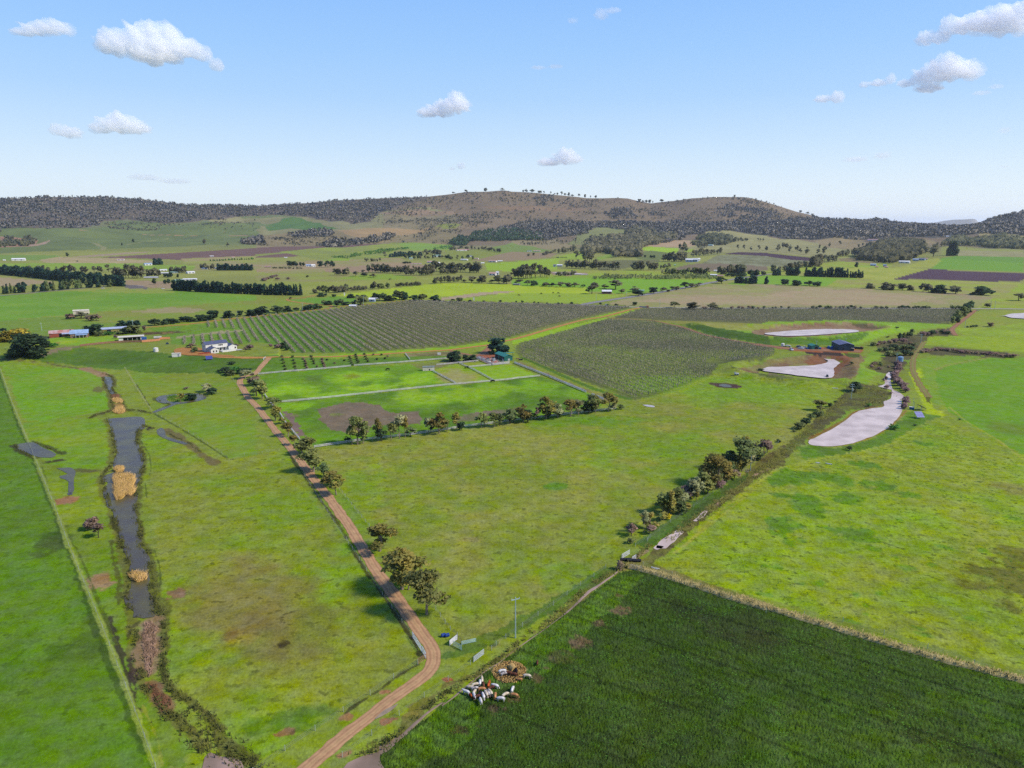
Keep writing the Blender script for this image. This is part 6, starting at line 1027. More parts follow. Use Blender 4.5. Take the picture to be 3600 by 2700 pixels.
def vine_block(s, first, spacing, phrase, group, h=1.9, step=1.25, nq=9, seed=1, wide=.75, gap=None):
    P = gps(s); offs = [np.array(p[:2]) @ NV for p in P]; rs = np.random.RandomState(seed); o0 = min(offs) + first; k = 0; rows = []
    while o0 + k * spacing < max(offs): rows += [(o0 + k * spacing, seg) for seg in clip_line(P, o0 + k * spacing)]; k += 1
    for i, (off, (t0, t1)) in enumerate(rows):
        n = max(3, int((t1 - t0) / step)); t = np.linspace(t0 + 1, t1 - 1, n) + rs.uniform(-.2, .2, n); c = DV[None] * t[:, None] + NV[None] * (off + rs.uniform(-.1, .1, n))[:, None]
        if gap: c = c[vnoise(c[:, 0], c[:, 1], 35, seed + 5, 3) < gap]
        n = len(c)
        if n < 3: continue
        zz = Z(c[:, 0], c[:, 1]); C3 = np.repeat(np.stack([c[:, 0], c[:, 1], zz], 1), nq, 0); m = len(C3)
        pts = C3 + np.stack([rs.randn(m) * wide * .5, rs.randn(m) * wide * .5, h * (.25 + .75 * rs.rand(m) ** .8)], 1)
        up = rs.randn(m, 3) * .5 + np.array([0, 0, 1.0]); up /= np.linalg.norm(up, axis=1)[:, None]; sd = rs.randn(m, 3); sd -= (sd * up).sum(1)[:, None] * up; sd /= np.linalg.norm(sd, axis=1)[:, None]
        L = rs.uniform(.25, .55, (m, 1)); W = .11; V = np.stack([pts - up * L - sd * W, pts - up * L + sd * W, pts + up * L + sd * W * .5, pts + up * L - sd * W * .5], 1).reshape(-1, 3); Q = np.arange(4 * m).reshape(-1, 4)
        pk = np.arange(0, n, 5); pc = np.stack([c[pk, 0], c[pk, 1], zz[pk]], 1); w_ = .1; PV = []
        for dx, dy in ((w_, 0), (-w_, 0), (0, w_), (0, -w_)): pass
        a = np.array([w_, 0, 0]); b = np.array([0, w_, 0]); hz = np.array([0, 0, h + .35])
        PV = np.concatenate([np.stack([pc - a, pc + a, pc + a + hz, pc - a + hz], 1).reshape(-1, 3), np.stack([pc - b, pc + b, pc + b + hz, pc - b + hz], 1).reshape(-1, 3)]); PQ = np.arange(len(PV)).reshape(-1, 4)
        o = empty('vine_row', (c[0, 0], c[0, 1], zz[0])); org = np.array([c[0, 0], c[0, 1], zz[0]])
        link('canes', mesh_np('canes', V - org, Q, [M_VINE]), o); link('trellis_posts', mesh_np('trellis_posts', PV - org, PQ, [M_VPOST]), o)['kind'] = 'stuff'
        tag(o, f"bare vine row, {ordn(i + 1)} from the left in {phrase}", 'vine row', group)
vine_block('B1 1740,455 2212,405 B2 100,390 560,350 900,312 1330,266 2212,288 B3 600,305 1040,322 600,415 300,485 0,575 B2 2180,590 2000,610 1700,650 1300,680 1000,705 640,712 330,715 300,690 20,612 B1 2100,640 1950,660 1750,650 1560,640 1560,585 1700,565 2110,525 2115,515 1900,500 1750,490', 3.0, 6.6, 'the upper vineyard block', 'vine rows of the upper block', h=2.0, step=1.1, nq=15, seed=2, wide=.85)
vine_block('B3 60,700 90,640 450,540 600,490 830,428 1230,445 1330,475 1490,510 1690,570 1990,625 2212,665 B4 60,690 60,730 B3 2212,750 1950,780 1800,800 1700,910 1340,1050 1180,1080 C3 1060,375 C3 910,320 C3 560,195 C3 100,30', 2.0, 5.2, 'the lower vineyard block', 'vine rows of the lower block', h=2.0, step=1.9, nq=11, seed=3, wide=.5, gap=.74)
vine_block('B3 1180,332 2212,330 B4 1720,336 1600,440 1380,465 900,448 B4 0,436 B3 2212,455 1500,435 1280,425 900,405', 3.0, 7.5, 'the far right vineyard block', 'vine rows of the far right block', h=2.1, step=2.0, nq=10, seed=4)
for i, s in enumerate(('A3 645,940 830,905 1210,912 1050,940 900,945', 'A3 1070,940 1250,915 1500,905 1770,925 1650,945')):
    scatter('orchard_block', ['dark green orchard strip above the road junction, the left one', 'dark green orchard strip above the road junction, the right one'][i], [s], 5.0, 4.2, 'olive', 5, seed=60 + i, cat='orchard')
# ------------------------------------------------------------------ buildings
def M(name, c, c2=None, **k): return mat(name, c, k.pop('rough', .6), scale=k.pop('scale', .6), c2=c2 or tuple(v * .88 for v in c), **k)
M_GLASS = M('window_glass', (44, 48, 66), rough=.15, spec=.6); M_WHITE = M('white_weatherboard', (250, 246, 236), scale=2, g=.62); M_SLATE = M('slate_blue_roof', (104, 110, 140)); M_TEAL = M('teal_roof', (70, 160, 140)); M_TEALW = M('teal_wall', (44, 128, 116))
M_NAVY = M('navy_cladding', (50, 76, 98)); M_LILAC = M('blue_grey_roof', (122, 126, 156)); M_CREAM = M('cream_cladding', (244, 232, 206), g=.62); M_ZINC = M('zinc_roof', (196, 204, 226), rough=.4, g=.6); M_RUST = M('rusty_roof', (214, 186, 182), (188, 120, 100), scale=.25, g=.6); M_REDW = M('red_rusty_wall', (208, 96, 66), (150, 90, 80), scale=.3)
M_STONE = M('brown_stone_wall', (180, 138, 112), (140, 108, 92), scale=1.2); M_SKYR = M('sky_blue_roof', (166, 196, 232), g=.6); M_DARKIN = M('dark_interior', (30, 30, 54)); M_BLUE = M('blue_paint', (60, 120, 200)); M_DECK = M('terracotta_fence', (176, 72, 52)); M_GREYM = M('galvanised_steel', (196, 204, 204), rough=.45, g=.6); M_TIMB = M('weathered_timber', (140, 124, 108))
M_PINKB = M('rust_pink_panels', (176, 122, 106), (150, 96, 84), scale=1.5); M_ORANB = M('orange_panels', (240, 160, 112), scale=1.5, g=.6); M_PALEG = M('pale_green_paint', (176, 210, 196), g=.6); M_BLACK = M('black_plastic', (36, 36, 44)); M_CONC = M('pale_concrete', (206, 200, 192), g=.6)
def gable_mb(L, Wd, h, rise, over=.35, t=.15, hip=False):
    """walls with gable ends and a thick pitched roof, ridge along x"""
    w = MB(); hx, hy = L / 2, Wd / 2
    w.add([(-hx, -hy, 0), (hx, -hy, 0), (hx, hy, 0), (-hx, hy, 0), (-hx, -hy, h), (hx, -hy, h), (hx, hy, h), (-hx, hy, h), (-hx, 0, h + rise), (hx, 0, h + rise)],
          [(0, 1, 5, 4), (2, 3, 7, 6), (1, 2, 6, 9, 5), (3, 0, 4, 8, 7), (3, 2, 1, 0)])
    r = MB(); ox, oy = hx + over, hy + over; dz = rise / hy * over
    for s in (-1, 1):
        r.add([(-ox, 0, h + rise + .02), (ox, 0, h + rise + .02), (ox, s * oy, h - dz + .02), (-ox, s * oy, h - dz + .02), (-ox, 0, h + rise + t), (ox, 0, h + rise + t), (ox, s * oy, h - dz + t), (-ox, s * oy, h - dz + t)],
              [(0, 1, 2, 3), (7, 6, 5, 4), (0, 3, 7, 4), (1, 5, 6, 2), (2, 6, 7, 3)])
    return w, r
def gable(root, L, Wd, h, rise, wm, rm, loc=(0, 0, 0), rz=0, over=.35):
    w, r = gable_mb(L, Wd, h, rise, over); a = w.obj('wall', wm, root, loc, rz); b = r.obj('roof', rm, root, loc, rz); return a, b
def pane(root, x, y, z, w, h, face, m=None, frame=True, name='window'):
    """window or door set on a wall: face is the outward normal angle in the root's frame"""
    o = MB().box((0, 0, 0), (w, .06, h)).obj(name, m or M_GLASS, root, (x, y, z), face + math.pi / 2)
    if frame:
        f = MB(); k = .07
        for s in (-1, 1): f.box((s * (w / 2 + k / 2), -.01, 0), (k, .1, h + 2 * k)); f.box((0, -.01, s * (h / 2 + k / 2)), (w, .1, k))
        f.obj('frame', M_WHITE, o)
    return o
def site(tile, x, y, rel=0):
    t = TILES[tile]; b = gp((t[0] + x / t[2], t[1] + y / t[2])); return b, -math.atan2(b[0], b[1]) + rel * D2R
def building(tile, x, y, rel, name, label, cat='shed', group=None, dz=0):
    b, rz = site(tile, x, y, rel); return tag(empty(name, (b[0], b[1], b[2] + dz), rz), label, cat, group), F / depth(b)
S_, E_, N_, W_ = -math.pi / 2, 0, math.pi / 2, math.pi
# white two-storey house
h, k = building('E2', 1090, 335, 22, 'white_house', 'white two storey house with slate roof and pool deck', 'house')
gable(h, 15.5, 6.4, 5.7, 1.5, M_WHITE, M_SLATE, (-.2, 4, 0)); gable(h, 9.0, 5.4, 3.1, 1.2, M_WHITE, M_SLATE, (-4.8, -2.2, 0), math.pi / 2); gable(h, 8.5, 6.0, 3.1, 1.3, M_WHITE, M_SLATE, (10.2, 2.8, 0), math.pi / 2)
MB().box((2.2, .2, 2.9), (8.6, 1.6, .2)).obj('verandah_roof', M_WHITE, h)
for x in (-1.6, 1.0, 3.6, 6.2): MB().box((x, -.45, 1.4), (.18, .18, 2.8)).obj('post', M_WHITE, h)
for x in (-.4, 2.0, 4.6): pane(h, x, .75, 1.25, 1.5, 2.3, S_, name='door')
for x in (.5, 1.6, 2.7): pane(h, x + 1.0, .75, 4.4, .8, 1.0, S_)
pane(h, -3.6, .75, 4.4, .8, 1.0, S_); pane(h, -5.7, -6.75, 1.6, .9, 1.3, S_); pane(h, -3.7, -6.75, 1.6, .9, 1.3, S_)
for y in (3.0, 5.2): pane(h, -8.0, y, 4.3, .8, 1.1, W_)
for y in (-.5, -3.0): pane(h, -7.55, y, 1.6, .9, 1.2, W_)
pane(h, 12.0, -1.5, 1.7, 1.0, 1.2, S_); MB().box((-1.5, 4, 7.5), (.5, .5, 1.2)).obj('chimney', M_STONE, h)
MB().box((5.6, -3.2, .35), (9.5, 5, .7)).obj('deck', M_WHITE, h); MB().box((5.6, -3.0, .72), (6.5, 2.6, .06)).obj('pool', M('pool_water', (150, 206, 220), rough=.1, g=.6), h)
f = MB()
for x in np.arange(1.0, 10.3, .9): f.box((x, -5.6, 1.1), (.06, .06, .9))
f.box((5.6, -5.6, 1.55), (9.4, .08, .08)); f.box((5.6, -5.6, .95), (9.4, .03, .55)); f.obj('deck_railing', M_WHITE, h); MB().box((13, -3.4, .1), (5, 4, .2)).obj('patio', M_CONC, h)
f = MB()
for x in np.arange(-16.0, -8.0, 1.0): f.box((x, -6.2, .8), (.1, .12, 1.6))
f.box((-12.0, -6.2, .8), (8.0, .05, 1.4)); f.obj('courtyard_fence', M_DECK, h)
# green farm shed
h, k = building('E3', 1590, 490, 0, 'green_shed', 'teal green L shaped farm shed with open bays', 'shed')
rA = 116 * D2R; gable(h, 15, 6.2, 3.0, 1.1, M_TEALW, M_TEAL, (0, 0, 0), rA)
c_, s_ = math.cos(rA), math.sin(rA)
def LA(x, y): return (x * c_ - y * s_, x * s_ + y * c_)
for i, x in enumerate((-5.0, -1.2, 4.6)): px_, py_ = LA(x, 3.13); pane(h, px_, py_, 1.3, 3.0, 2.6, rA + math.pi / 2, M_DARKIN, False, 'bay_opening')
px_, py_ = LA(-7.53, -.3); pane(h, px_, py_, .8, 1.6, 1.4, rA + math.pi, M_GREYM, False, 'door')
r = MB(); r.box((0, 0, 0), (7.5, 5.5, .18), rx=-.12); r.obj('lean_to_roof', M_TEAL, h, (3.2, 4.6, 3.6), 20 * D2R)
for x, y in ((6.0, 3.4), (6.6, 7.2), (3.0, 7.5)): MB().box((x, y, 1.75), (.15, .15, 3.5)).obj('post', M_TEALW, h)
# dark navy shed by the dam
h, k = building('E4', 1155, 310, 0, 'navy_shed', 'large navy blue shed with pale grey roof by the lower dam', 'shed')
rA = 110 * D2R; gable(h, 17, 10.4, 4.4, 1.4, M_NAVY, M_LILAC, (0, 4, 0), rA, .3); c_, s_ = math.cos(rA), math.sin(rA)
px_, py_ = LA(-3.5, 5.25); pane(h, px_, py_ + 4, 1.9, 3.4, 3.6, rA + math.pi / 2, M('roller_door', (62, 84, 92)), False, 'roller_door')
px_, py_ = LA(-8.53, 2.4); pane(h, px_, py_ + 4, 1.1, 1.0, 2.1, rA + math.pi, M_DARKIN, False, 'door')
h2, k = building('E4', 1312, 328, 0, 'white_awning_hut', 'small white roofed hut against the navy shed', 'hut'); MB().box((0, 0, 1.0), (1.8, 1.8, 2.0)).obj('wall', M_NAVY, h2); MB().box((0, 0, 2.1), (2.3, 2.3, .16), ry=.1).obj('roof', M_CREAM, h2)
h, k = building('E4', 700, 300, 0, 'teal_shed', 'small teal shed with open end between cars and navy shed', 'shed'); rA = 118 * D2R; gable(h, 6.5, 5.6, 2.7, .9, M_TEALW, M_TEAL, (0, 2, 0), rA, .2); c_, s_ = math.cos(rA), math.sin(rA); px_, py_ = LA(-3.28, -.8); pane(h, px_, py_ + 2, 1.15, 2.6, 2.2, rA + math.pi, M_DARKIN, False, 'bay_opening')
for i, (x, y) in enumerate(((942, 292), (992, 298))):
    b, rz = site('E4', x, y); o = MB().tube((0, 0, 0), (0, 0, 1.9), .95, n=16).tube((0, 0, 1.9), (0, 0, 2.2), .95, .3, n=16).obj('water_drum', M_BLUE, None, b); tag(o, ['left', 'right'][i] + ' blue plastic tank beside the navy shed', 'tank')
b, rz = site('E4', 620, 300); tag(MB().box((0, 0, .45), (1.4, 1.2, .9)).box((0, 0, .93), (1.5, 1.3, .08)).obj('blue_crate', M_BLUE, None, b, rz), 'small blue crate left of the teal shed', 'crate')
b, rz = site('E4', 808, 300); tag(MB().box((0, 0, .7), (1.8, 1.4, 1.3)).tube((-.6, -.75, .3), (-.6, .75, .3), .3, n=10).tube((.6, -.75, .3), (.6, .75, .3), .3, n=10).obj('blue_trailer', M_BLUE, None, b, rz), 'blue trailer right of the teal shed', 'trailer')
# farmstead on the left
h, k = building('E1', 860, 412, -4, 'rusty_barn', 'long barn with rusty pink roof and red end wall', 'barn'); gable(h, 17, 8, 3.3, 1.9, M_REDW, M_RUST, (0, 3, 0), 0, .4)
for x in (-.6, 3.6, 6.3): pane(h, x, -1.03, 1.4, 2.4, 2.8, S_, M_DARKIN, False, 'bay_opening')
MB().box((4.6, -2.2, 3.0), (8.5, 3, .14), rx=.28).obj('lean_to_roof', M_ZINC, h)
for x in (1.0, 4.6, 8.6): MB().box((x, -3.4, 1.3), (.15, .15, 2.6)).obj('post', M_TIMB, h)
h, k = building('E1', 1105, 425, -6, 'stone_cottage', 'stone cottage with sky blue roof beside the rusty barn', 'cottage'); gable(h, 12.5, 7, 3.6, 2.5, M_STONE, M_SKYR, (0, 3.5, 0), 0, .4)
MB().box((1.6, -1.1, 2.7), (8.4, 2.4, .14), rx=.22).obj('porch_roof', M_SKYR, h)
for x in (-2.3, .3, 3.0, 5.6): MB().box((x, -2.1, 1.2), (.14, .14, 2.4)).obj('post', M_WHITE, h)
pane(h, -1.5, -.03, 1.3, 1.0, 2.1, S_, M_DARKIN, True, 'door')
for x in (1.6, 4.2): pane(h, x, -.03, 1.5, 1.1, 1.2, S_)
pane(h, -4.4, -.03, 1.6, .9, 1.1, S_); MB().box((-6.0, 3.5, 6.4), (.8, .8, 1.4)).obj('chimney', M_STONE, h)
h, k = building('E1', 1260, 375, -6, 'blue_annexe', 'low blue walled annexe behind the stone cottage', 'shed'); gable(h, 9, 6, 2.9, 1.2, M('blue_wall', (70, 90, 150)), M_ZINC, (0, 3, 0)); pane(h, 1.5, -.03, 1.2, 2.6, 2.2, S_, M_DARKIN, False, 'bay_opening')
h, k = building('E1', 1590, 345, 4, 'long_metal_shed', 'long low metal shed with pale zinc roof among trees', 'shed'); gable(h, 19, 8, 2.8, 1.0, M('mustard_wall', (176, 166, 92)), M_ZINC, (0, 4, 0), 0, .5); pane(h, -4, -.03, 1.3, 3, 2.4, S_, M_DARKIN, False, 'bay_opening'); pane(h, 5, -.03, 1.5, 1.2, 1.0, S_)
h, k = building('E1', 1825, 462, -1, 'open_white_shed', 'open fronted white machinery shed behind the panel fence', 'shed')
MB().box((-7.2, 2.5, 1.4), (2.8, 5, 2.8)).box((0, 4.95, 1.4), (17.4, .12, 2.8)).box((7.6, 2.5, 1.4), (2.0, 5, 2.8)).obj('wall', M_WHITE, h); MB().box((0, 2.3, 3.05), (18.4, 6.2, .18), rx=.06).obj('roof', M_CREAM, h); MB().box((.4, 4.6, 1.3), (12, .2, 2.4)).obj('back_lining', M_DARKIN, h)
for x in (-5.6, -2.4, .8, 4.0, 6.4): MB().box((x, .1, 1.4), (.18, .18, 2.8)).obj('post', M_WHITE, h)
b, rz = site('E1', 2003, 460); o = MB().box((0, 0, 1.3), (3.6, 2.4, 2.5))
for x in np.arange(-1.6, 1.7, .4): o.box((x, -1.23, 1.3), (.12, .06, 2.3))
tag(o.obj('blue_container', M_BLUE, None, b, rz), 'bright blue storage container at the end of the open shed', 'container')
b, rz = site('E2', 155, 143); tag(MB().tube((-2.8, 0, 1.3), (2.8, 0, 1.3), 1.1, n=14).box((0, 0, .25), (4, 1.2, .5)).obj('white_tanker', M_CONC, None, b, rz), 'long pale cylindrical tank behind the orange panel fence', 'tank')
b, rz = site('E2', 302, 222); tag(MB().box((0, 0, .5), (2, 1.2, .7)).box((0, 0, 1.1), (1.1, 1.0, .6)).tube((-.7, -.65, .35), (-.7, .65, .35), .35, n=10).tube((.7, -.65, .35), (.7, .65, .35), .35, n=10).obj('farm_buggy', M('dark_blue_paint', (52, 72, 96)), None, b, rz), 'small dark blue farm buggy below the orange fence', 'buggy')
h, k = building('E1', 1128, 95, -8, 'cream_shed', 'cream and white shed alone in the upper left field', 'shed'); gable(h, 14, 7, 3.6, .8, M_CREAM, M_CREAM, (0, 2, 0)); pane(h, -3, -1.53, 1.6, 3, 3, S_, M('pale_door', (206, 190, 170)), False, 'door')
def tank(tile, x, y, r_, hh, label, m=M_GREYM, stand=0, roof=None):
    b, rz = site(tile, x, y); o = empty('water_tank', b, rz); w = MB().tube((0, 0, stand), (0, 0, stand + hh), r_, n=24)
    for z in np.arange(.4, hh, .55): w.tube((0, 0, stand + z), (0, 0, stand + z + .07), r_ + .04, n=24)
    w.obj('tank_wall', m, o); MB().tube((0, 0, stand + hh), (0, 0, stand + hh + r_ * .35), r_ + .08, .08, n=24).obj('tank_roof', roof or m, o)
    if stand: MB().box((0, 0, stand / 2), (r_ * 1.5, r_ * 1.5, stand - .02)).obj('stand', M_TIMB, o)
    return tag(o, label, 'water tank')
tank('E1', 2167, 618, 1.6, 2.6, 'white round water tank on the bank edge', M_WHITE); tank('E5', 305, 450, 1.7, 3.0, 'blue grey round water tank with conical roof by the creek', M('blue_tank', (150, 186, 226), rough=.45, g=.6), .9)
tank('E4', 228, 255, 1.2, 2.2, 'white upright tank at the end of the vehicle yard', M_WHITE)
h, k = building('E2', 443, 420, -8, 'white_hut', 'small white flat roofed hut on the green bank', 'hut'); MB().box((0, 1.2, 1.15), (5.4, 2.6, 2.3)).obj('wall', M_WHITE, h); MB().box((0, 1.2, 2.38), (5.8, 3.0, .16)).obj('roof', M_CREAM, h); pane(h, 1.4, -.13, 1.0, .9, 1.9, S_, M('hut_door', (190, 186, 206)), False, 'door')
h, k = building('E3', 322, 690, 2, 'cream_hut', 'long cream livestock hut in the bright paddock', 'hut'); gable(h, 7.4, 2.6, 2.3, .5, M_CREAM, M('grey_green_roof', (150, 160, 150)), (0, 1.3, 0), 0, .15); pane(h, .6, -.03, .7, .7, .9, S_, M_DARKIN, False, 'door'); MB().box((3.73, 1.3, 1.1), (.06, 2.0, 1.6)).obj('end_panel', M_DECK, h)
b, rz = site('E3', 500, 420); tag(MB().box((0, 0, .7), (2.4, 1.4, 1.2)).box((0, 0, 1.34), (2.5, 1.5, .08)).box((-.7, -.72, .5), (.5, .05, .8)).obj('white_box', M_WHITE, None, b, rz), 'little white box hut above the paddock', 'hut')
# ground mounted solar arrays
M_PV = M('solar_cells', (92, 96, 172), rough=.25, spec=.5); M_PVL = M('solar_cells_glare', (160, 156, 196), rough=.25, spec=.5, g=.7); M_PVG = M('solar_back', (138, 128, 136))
def solar(tile, x, y, rel, nx, ny, tilt, label, m, clear=.6, pw=1.0, ph=1.7):
    b, rz = site(tile, x, y, rel); o = empty('solar_array', b, rz); T_ = Matrix.Rotation(tilt, 4, 'X')
    for i in range(nx):
        for j in range(ny):
            p = T_ @ Vector(((i - (nx - 1) / 2) * (pw + .05), (j - (ny - 1) / 2) * (ph + .05), 0)); q = MB().box((0, 0, 0), (pw, ph, .05), rx=tilt).obj('panel', m, o, (p[0], p[1], p[2] + clear + math.sin(abs(tilt)) * ny * ph / 2))
    for sx in (-1, 1):
        for sy in (-1, 1):
            zz = clear + math.sin(abs(tilt)) * ny * ph / 2 + math.sin(tilt) * sy * ny * ph * .35; MB().tube((sx * nx * pw * .42, sy * ny * ph * .35 * math.cos(tilt), -.1), (sx * nx * pw * .42, sy * ny * ph * .35 * math.cos(tilt), zz - .04), .06).obj('leg', M_GREYM, o)
    return tag(o, label, 'solar panels')
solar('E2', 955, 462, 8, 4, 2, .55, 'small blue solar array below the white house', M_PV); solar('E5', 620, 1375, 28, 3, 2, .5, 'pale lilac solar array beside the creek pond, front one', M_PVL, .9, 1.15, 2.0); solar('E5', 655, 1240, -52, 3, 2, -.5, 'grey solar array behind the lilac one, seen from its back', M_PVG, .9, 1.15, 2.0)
b, rz = site('E5', 497, 1228); o = empty('pump_cabinet', b, rz); MB().box((0, 0, .6), (2.2, 1.0, 1.2)).obj('body', M('cabinet_blue', (36, 120, 168)), o); MB().box((0, 0, 1.26), (2.4, 1.2, .1)).obj('lid', M_WHITE, o); tag(o, 'blue pump cabinet with white lid beside the creek pond', 'cabinet')
for i, (x, y, t_) in enumerate(((518, 1185, 1035), (537, 1185, 1100))):
    t = TILES['E5']; b, rz = site('E5', x, y); hh = hgt(b, t[1] + t_ / t[2]); tag(MB().tube((0, 0, 0), (0, 0, hh), .07).box((0, 0, hh * .9), (.5, .1, .1)).box((0, 0, hh * .55), (.3, .15, .3)).obj('antenna_mast', M_PALEG, None, b, rz), ['taller', 'shorter'][i] + ' slim mast behind the blue pump cabinet', 'mast')
# ------------------------------------------------------------------ power poles
M_POLE = M('pale_pole', (190, 214, 208), rough=.7, g=.6); M_INS = M('insulator', (220, 226, 226), g=.6)
def pole(tile, x, y, top, label, arms=1, m=M_POLE, tr=False, rel=25):
    t = TILES[tile]; b, rz = site(tile, x, y, rel); hh = hgt(b, t[1] + top / t[2]); o = empty('power_pole', b, rz); s = .16 if depth(b) < 420 else .2
    MB().tube((0, 0, -.3), (0, 0, hh), s, s * .65, n=8).obj('pole', m, o)
    for a in range(arms):
        z = hh - .5 - a * 1.1; MB().box((0, 0, z), (2.0, .14, .16)).obj('crossarm', m, o)
        for x_ in (-.9, 0, .9): MB().tube((x_, 0, z + .08), (x_, 0, z + .35), .07).obj('insulator', M_INS, o)
    if tr: MB().tube((0, -.5, hh * .55), (0, -.5, hh * .55 + 1.2), .4, n=10).obj('transformer', M_GREYM, o)
    return tag(o, label, 'power pole', 'power poles across the farm')
pole('N', 1812, 2243, 2100, 'pale power pole standing near the hay and cattle'); pole('E8', 1728, 612, 292, 'power pole in front of the creek side trees'); pole('C4', 718, 376, 243, 'power pole with transformer left of the creek pond', 2, tr=True); pole('E5', 232, 508, 295, 'power pole beside the round water tank'); pole('E5', 648, 122, -25, 'power pole above the track in the creek thicket', 2)
pole('B4', 1700, 497, 412, 'power pole beside the red farm track'); pole('B3', 727, 270, 207, 'power pole at the road junction, left one'); pole('B3', 987, 232, 188, 'power pole at the road junction, right one'); pole('E1', 582, 332, 215, 'power pole behind the rusty barn'); pole('E1', 1848, 268, 175, 'power pole behind the long metal shed'); pole('B2', 930, 305, 220, 'power pole beside the blue and white homestead'); pole('B2', 403, 350, 282, 'power pole along the upper orange track'); pole('B1', 2055, 402, 358, 'power pole at the left end of the avenue trees')
pole('B4', 1920, 335, 262, 'left pole of the twin poles by the pale road'); pole('B4', 1958, 335, 265, 'right pole of the twin poles by the pale road'); pole('E4', 752, 240, 165, 'thin pole behind the teal shed'); pole('E4', 1207, 205, 120, 'thin pole behind the navy shed'); pole('B3', 1277, 318, 258, 'thin pole right of the farm gate on the road')
# ------------------------------------------------------------------ fences and gates
M_RAIL = M('white_rail', (238, 234, 232), (206, 196, 200), scale=.4, g=.62); M_WIRE = M('fence_wire', (170, 178, 160), g=.5); M_FP = M('fence_post', (202, 212, 190), g=.6)
_post = {}
def fence(s, label, sp=8, h=1.15, rails=(), wires=(.35, .7, 1.05), pm=None, rm=None, pr=.06, rt=.12, name='fence', cap=100):
    P = gps(s); A = np.array([p[:2] for p in P]); sg = np.hypot(*np.diff(A, axis=0).T); c = np.concatenate([[0], np.cumsum(sg)]); L = c[-1]; n = max(2, int(round(L / sp))); n = min(n, cap - 1)
    t = np.linspace(0, L, n + 1); X = np.interp(t, c, A[:, 0]); Y = np.interp(t, c, A[:, 1]); zz = Z(X, Y); o = empty(name, (X[0], Y[0], zz[0])); pm = pm or M_FP
    key = (pm.name, h, pr)
    if key not in _post: _post[key] = MB().tube((0, 0, -.2), (0, 0, h), pr, n=6).mesh('post', pm)
    for i in range(n + 1): link('post', _post[key], o, (X[i] - X[0], Y[i] - Y[0], zz[i] - zz[0]))
    def run(hs, th, hh, nm, m):
        b = MB()
        for i in range(n):
            p = Vector((X[i] - X[0], Y[i] - Y[0], zz[i] - zz[0])); q = Vector((X[i + 1] - X[0], Y[i + 1] - Y[0], zz[i + 1] - zz[0])); d = (q - p).normalized(); s_ = Vector((-d.y, d.x, 0)) * th / 2
            for z in hs:
                a = Vector((0, 0, z - hh / 2)); e = Vector((0, 0, z + hh / 2)); b.add([p - s_ + a, q - s_ + a, q + s_ + a, p + s_ + a, p - s_ + e, q - s_ + e, q + s_ + e, p + s_ + e], [(3, 2, 1, 0), (4, 5, 6, 7), (0, 1, 5, 4), (2, 3, 7, 6)])
        b.obj(nm, m, o)
    if rails: run(rails, rt, .26, 'rails', rm or M_RAIL)
    if wires: run(wires, .02, .02, 'wires', M_WIRE)
    return tag(o, label, 'fence')
RL = dict(rails=(.4, .95), wires=(), pm=M_RAIL, sp=5, rt=.16, pr=.09, h=1.2)
fence('C2 20,165 400,132 820,95', 'white rail fence along the top left of the bright paddock', **RL); fence('C2 850,90 1250,62 1660,28', 'white rail fence from mid paddock to the dark conical tree', **RL); fence('C2 200,408 600,370 1100,316 1600,263 2212,209 C3 0,205 243,180', 'long white rail fence dividing the two bright paddocks', **RL)
fence('C2 1520,133 1730,246', 'short white fence running down from the cream hut', **RL); fence('C2 1700,45 1880,125 2050,218', 'diagonal white fence from the conical tree to the long rail', **RL); fence('C2 1560,85 1830,60 1920,50', 'white fence above the cream hut towards the yard trees', **RL); fence('C2 1840,103 2000,88 2150,74', 'white fence below the stock yards', **RL)
fence('C3 20,68 300,178 640,322', 'thick white fence down the right side of the paddocks', rails=(.4, .8, 1.2), wires=(), pm=M_RAIL, sp=5, rt=.2, pr=.1, h=1.35); fence('C3 690,345 790,385', 'lower piece of the white right side fence beside the eucalypts', rails=(.4, .8, 1.2), wires=(), pm=M_RAIL, sp=5, rt=.2, pr=.1, h=1.35)
fence('C2 505,797 900,738 1400,680 1800,620 2212,568 C3 0,565 400,520 900,462', 'long front rail fence below the row of eucalypts', **RL); fence('C2 75,340 130,420 200,492 260,590 380,732', 'white side fence between the track eucalypts and the paddock', **RL); fence('B2 1290,725 1330,775', 'short post fence above the paddock', **RL)
WF = dict(sp=9, h=1.15)
fence('C1 0,110 100,400 240,740 330,960 470,1300 600,1659 D1 700,520 930,1100 1135,1659', 'long straight wire fence down the left side', **WF); fence('D2 660,0 900,370 1100,650 1150,710', 'wire fence along the left side of the dirt track', sp=7, h=1.2); fence('C2 0,470 250,770 500,1170 800,1640', 'upper wire fence along the left side of the dirt track', **WF)
fence('D2 1180,905 1050,970 910,1080 765,1170 615,1265 465,1365 310,1470 130,1590 -20,1700', 'wire fence with pale posts below the track bend', sp=6, h=1.2); fence('C2 720,1160 800,1260 870,1350 980,1480', 'mesh fence right of the track above the lone eucalypt', sp=4, h=1.2, rails=()); fence('D2 1310,510 1410,650 1470,705', 'mesh fence running down to the drafting gates', sp=3.5, h=1.2)
fence('D4 950,660 890,705 830,745 700,830 628,885 555,940 483,990 405,1040 325,1100 155,1220 60,1280 D3 975,260 785,385', 'post and wire fence along the near side of the creek', sp=6, h=1.25); fence('D3 460,610 210,790 D2 1320,1075 920,1370 840,1425 735,1500 630,1580', 'post and wire fence between track and ditch', sp=7, h=1.2)
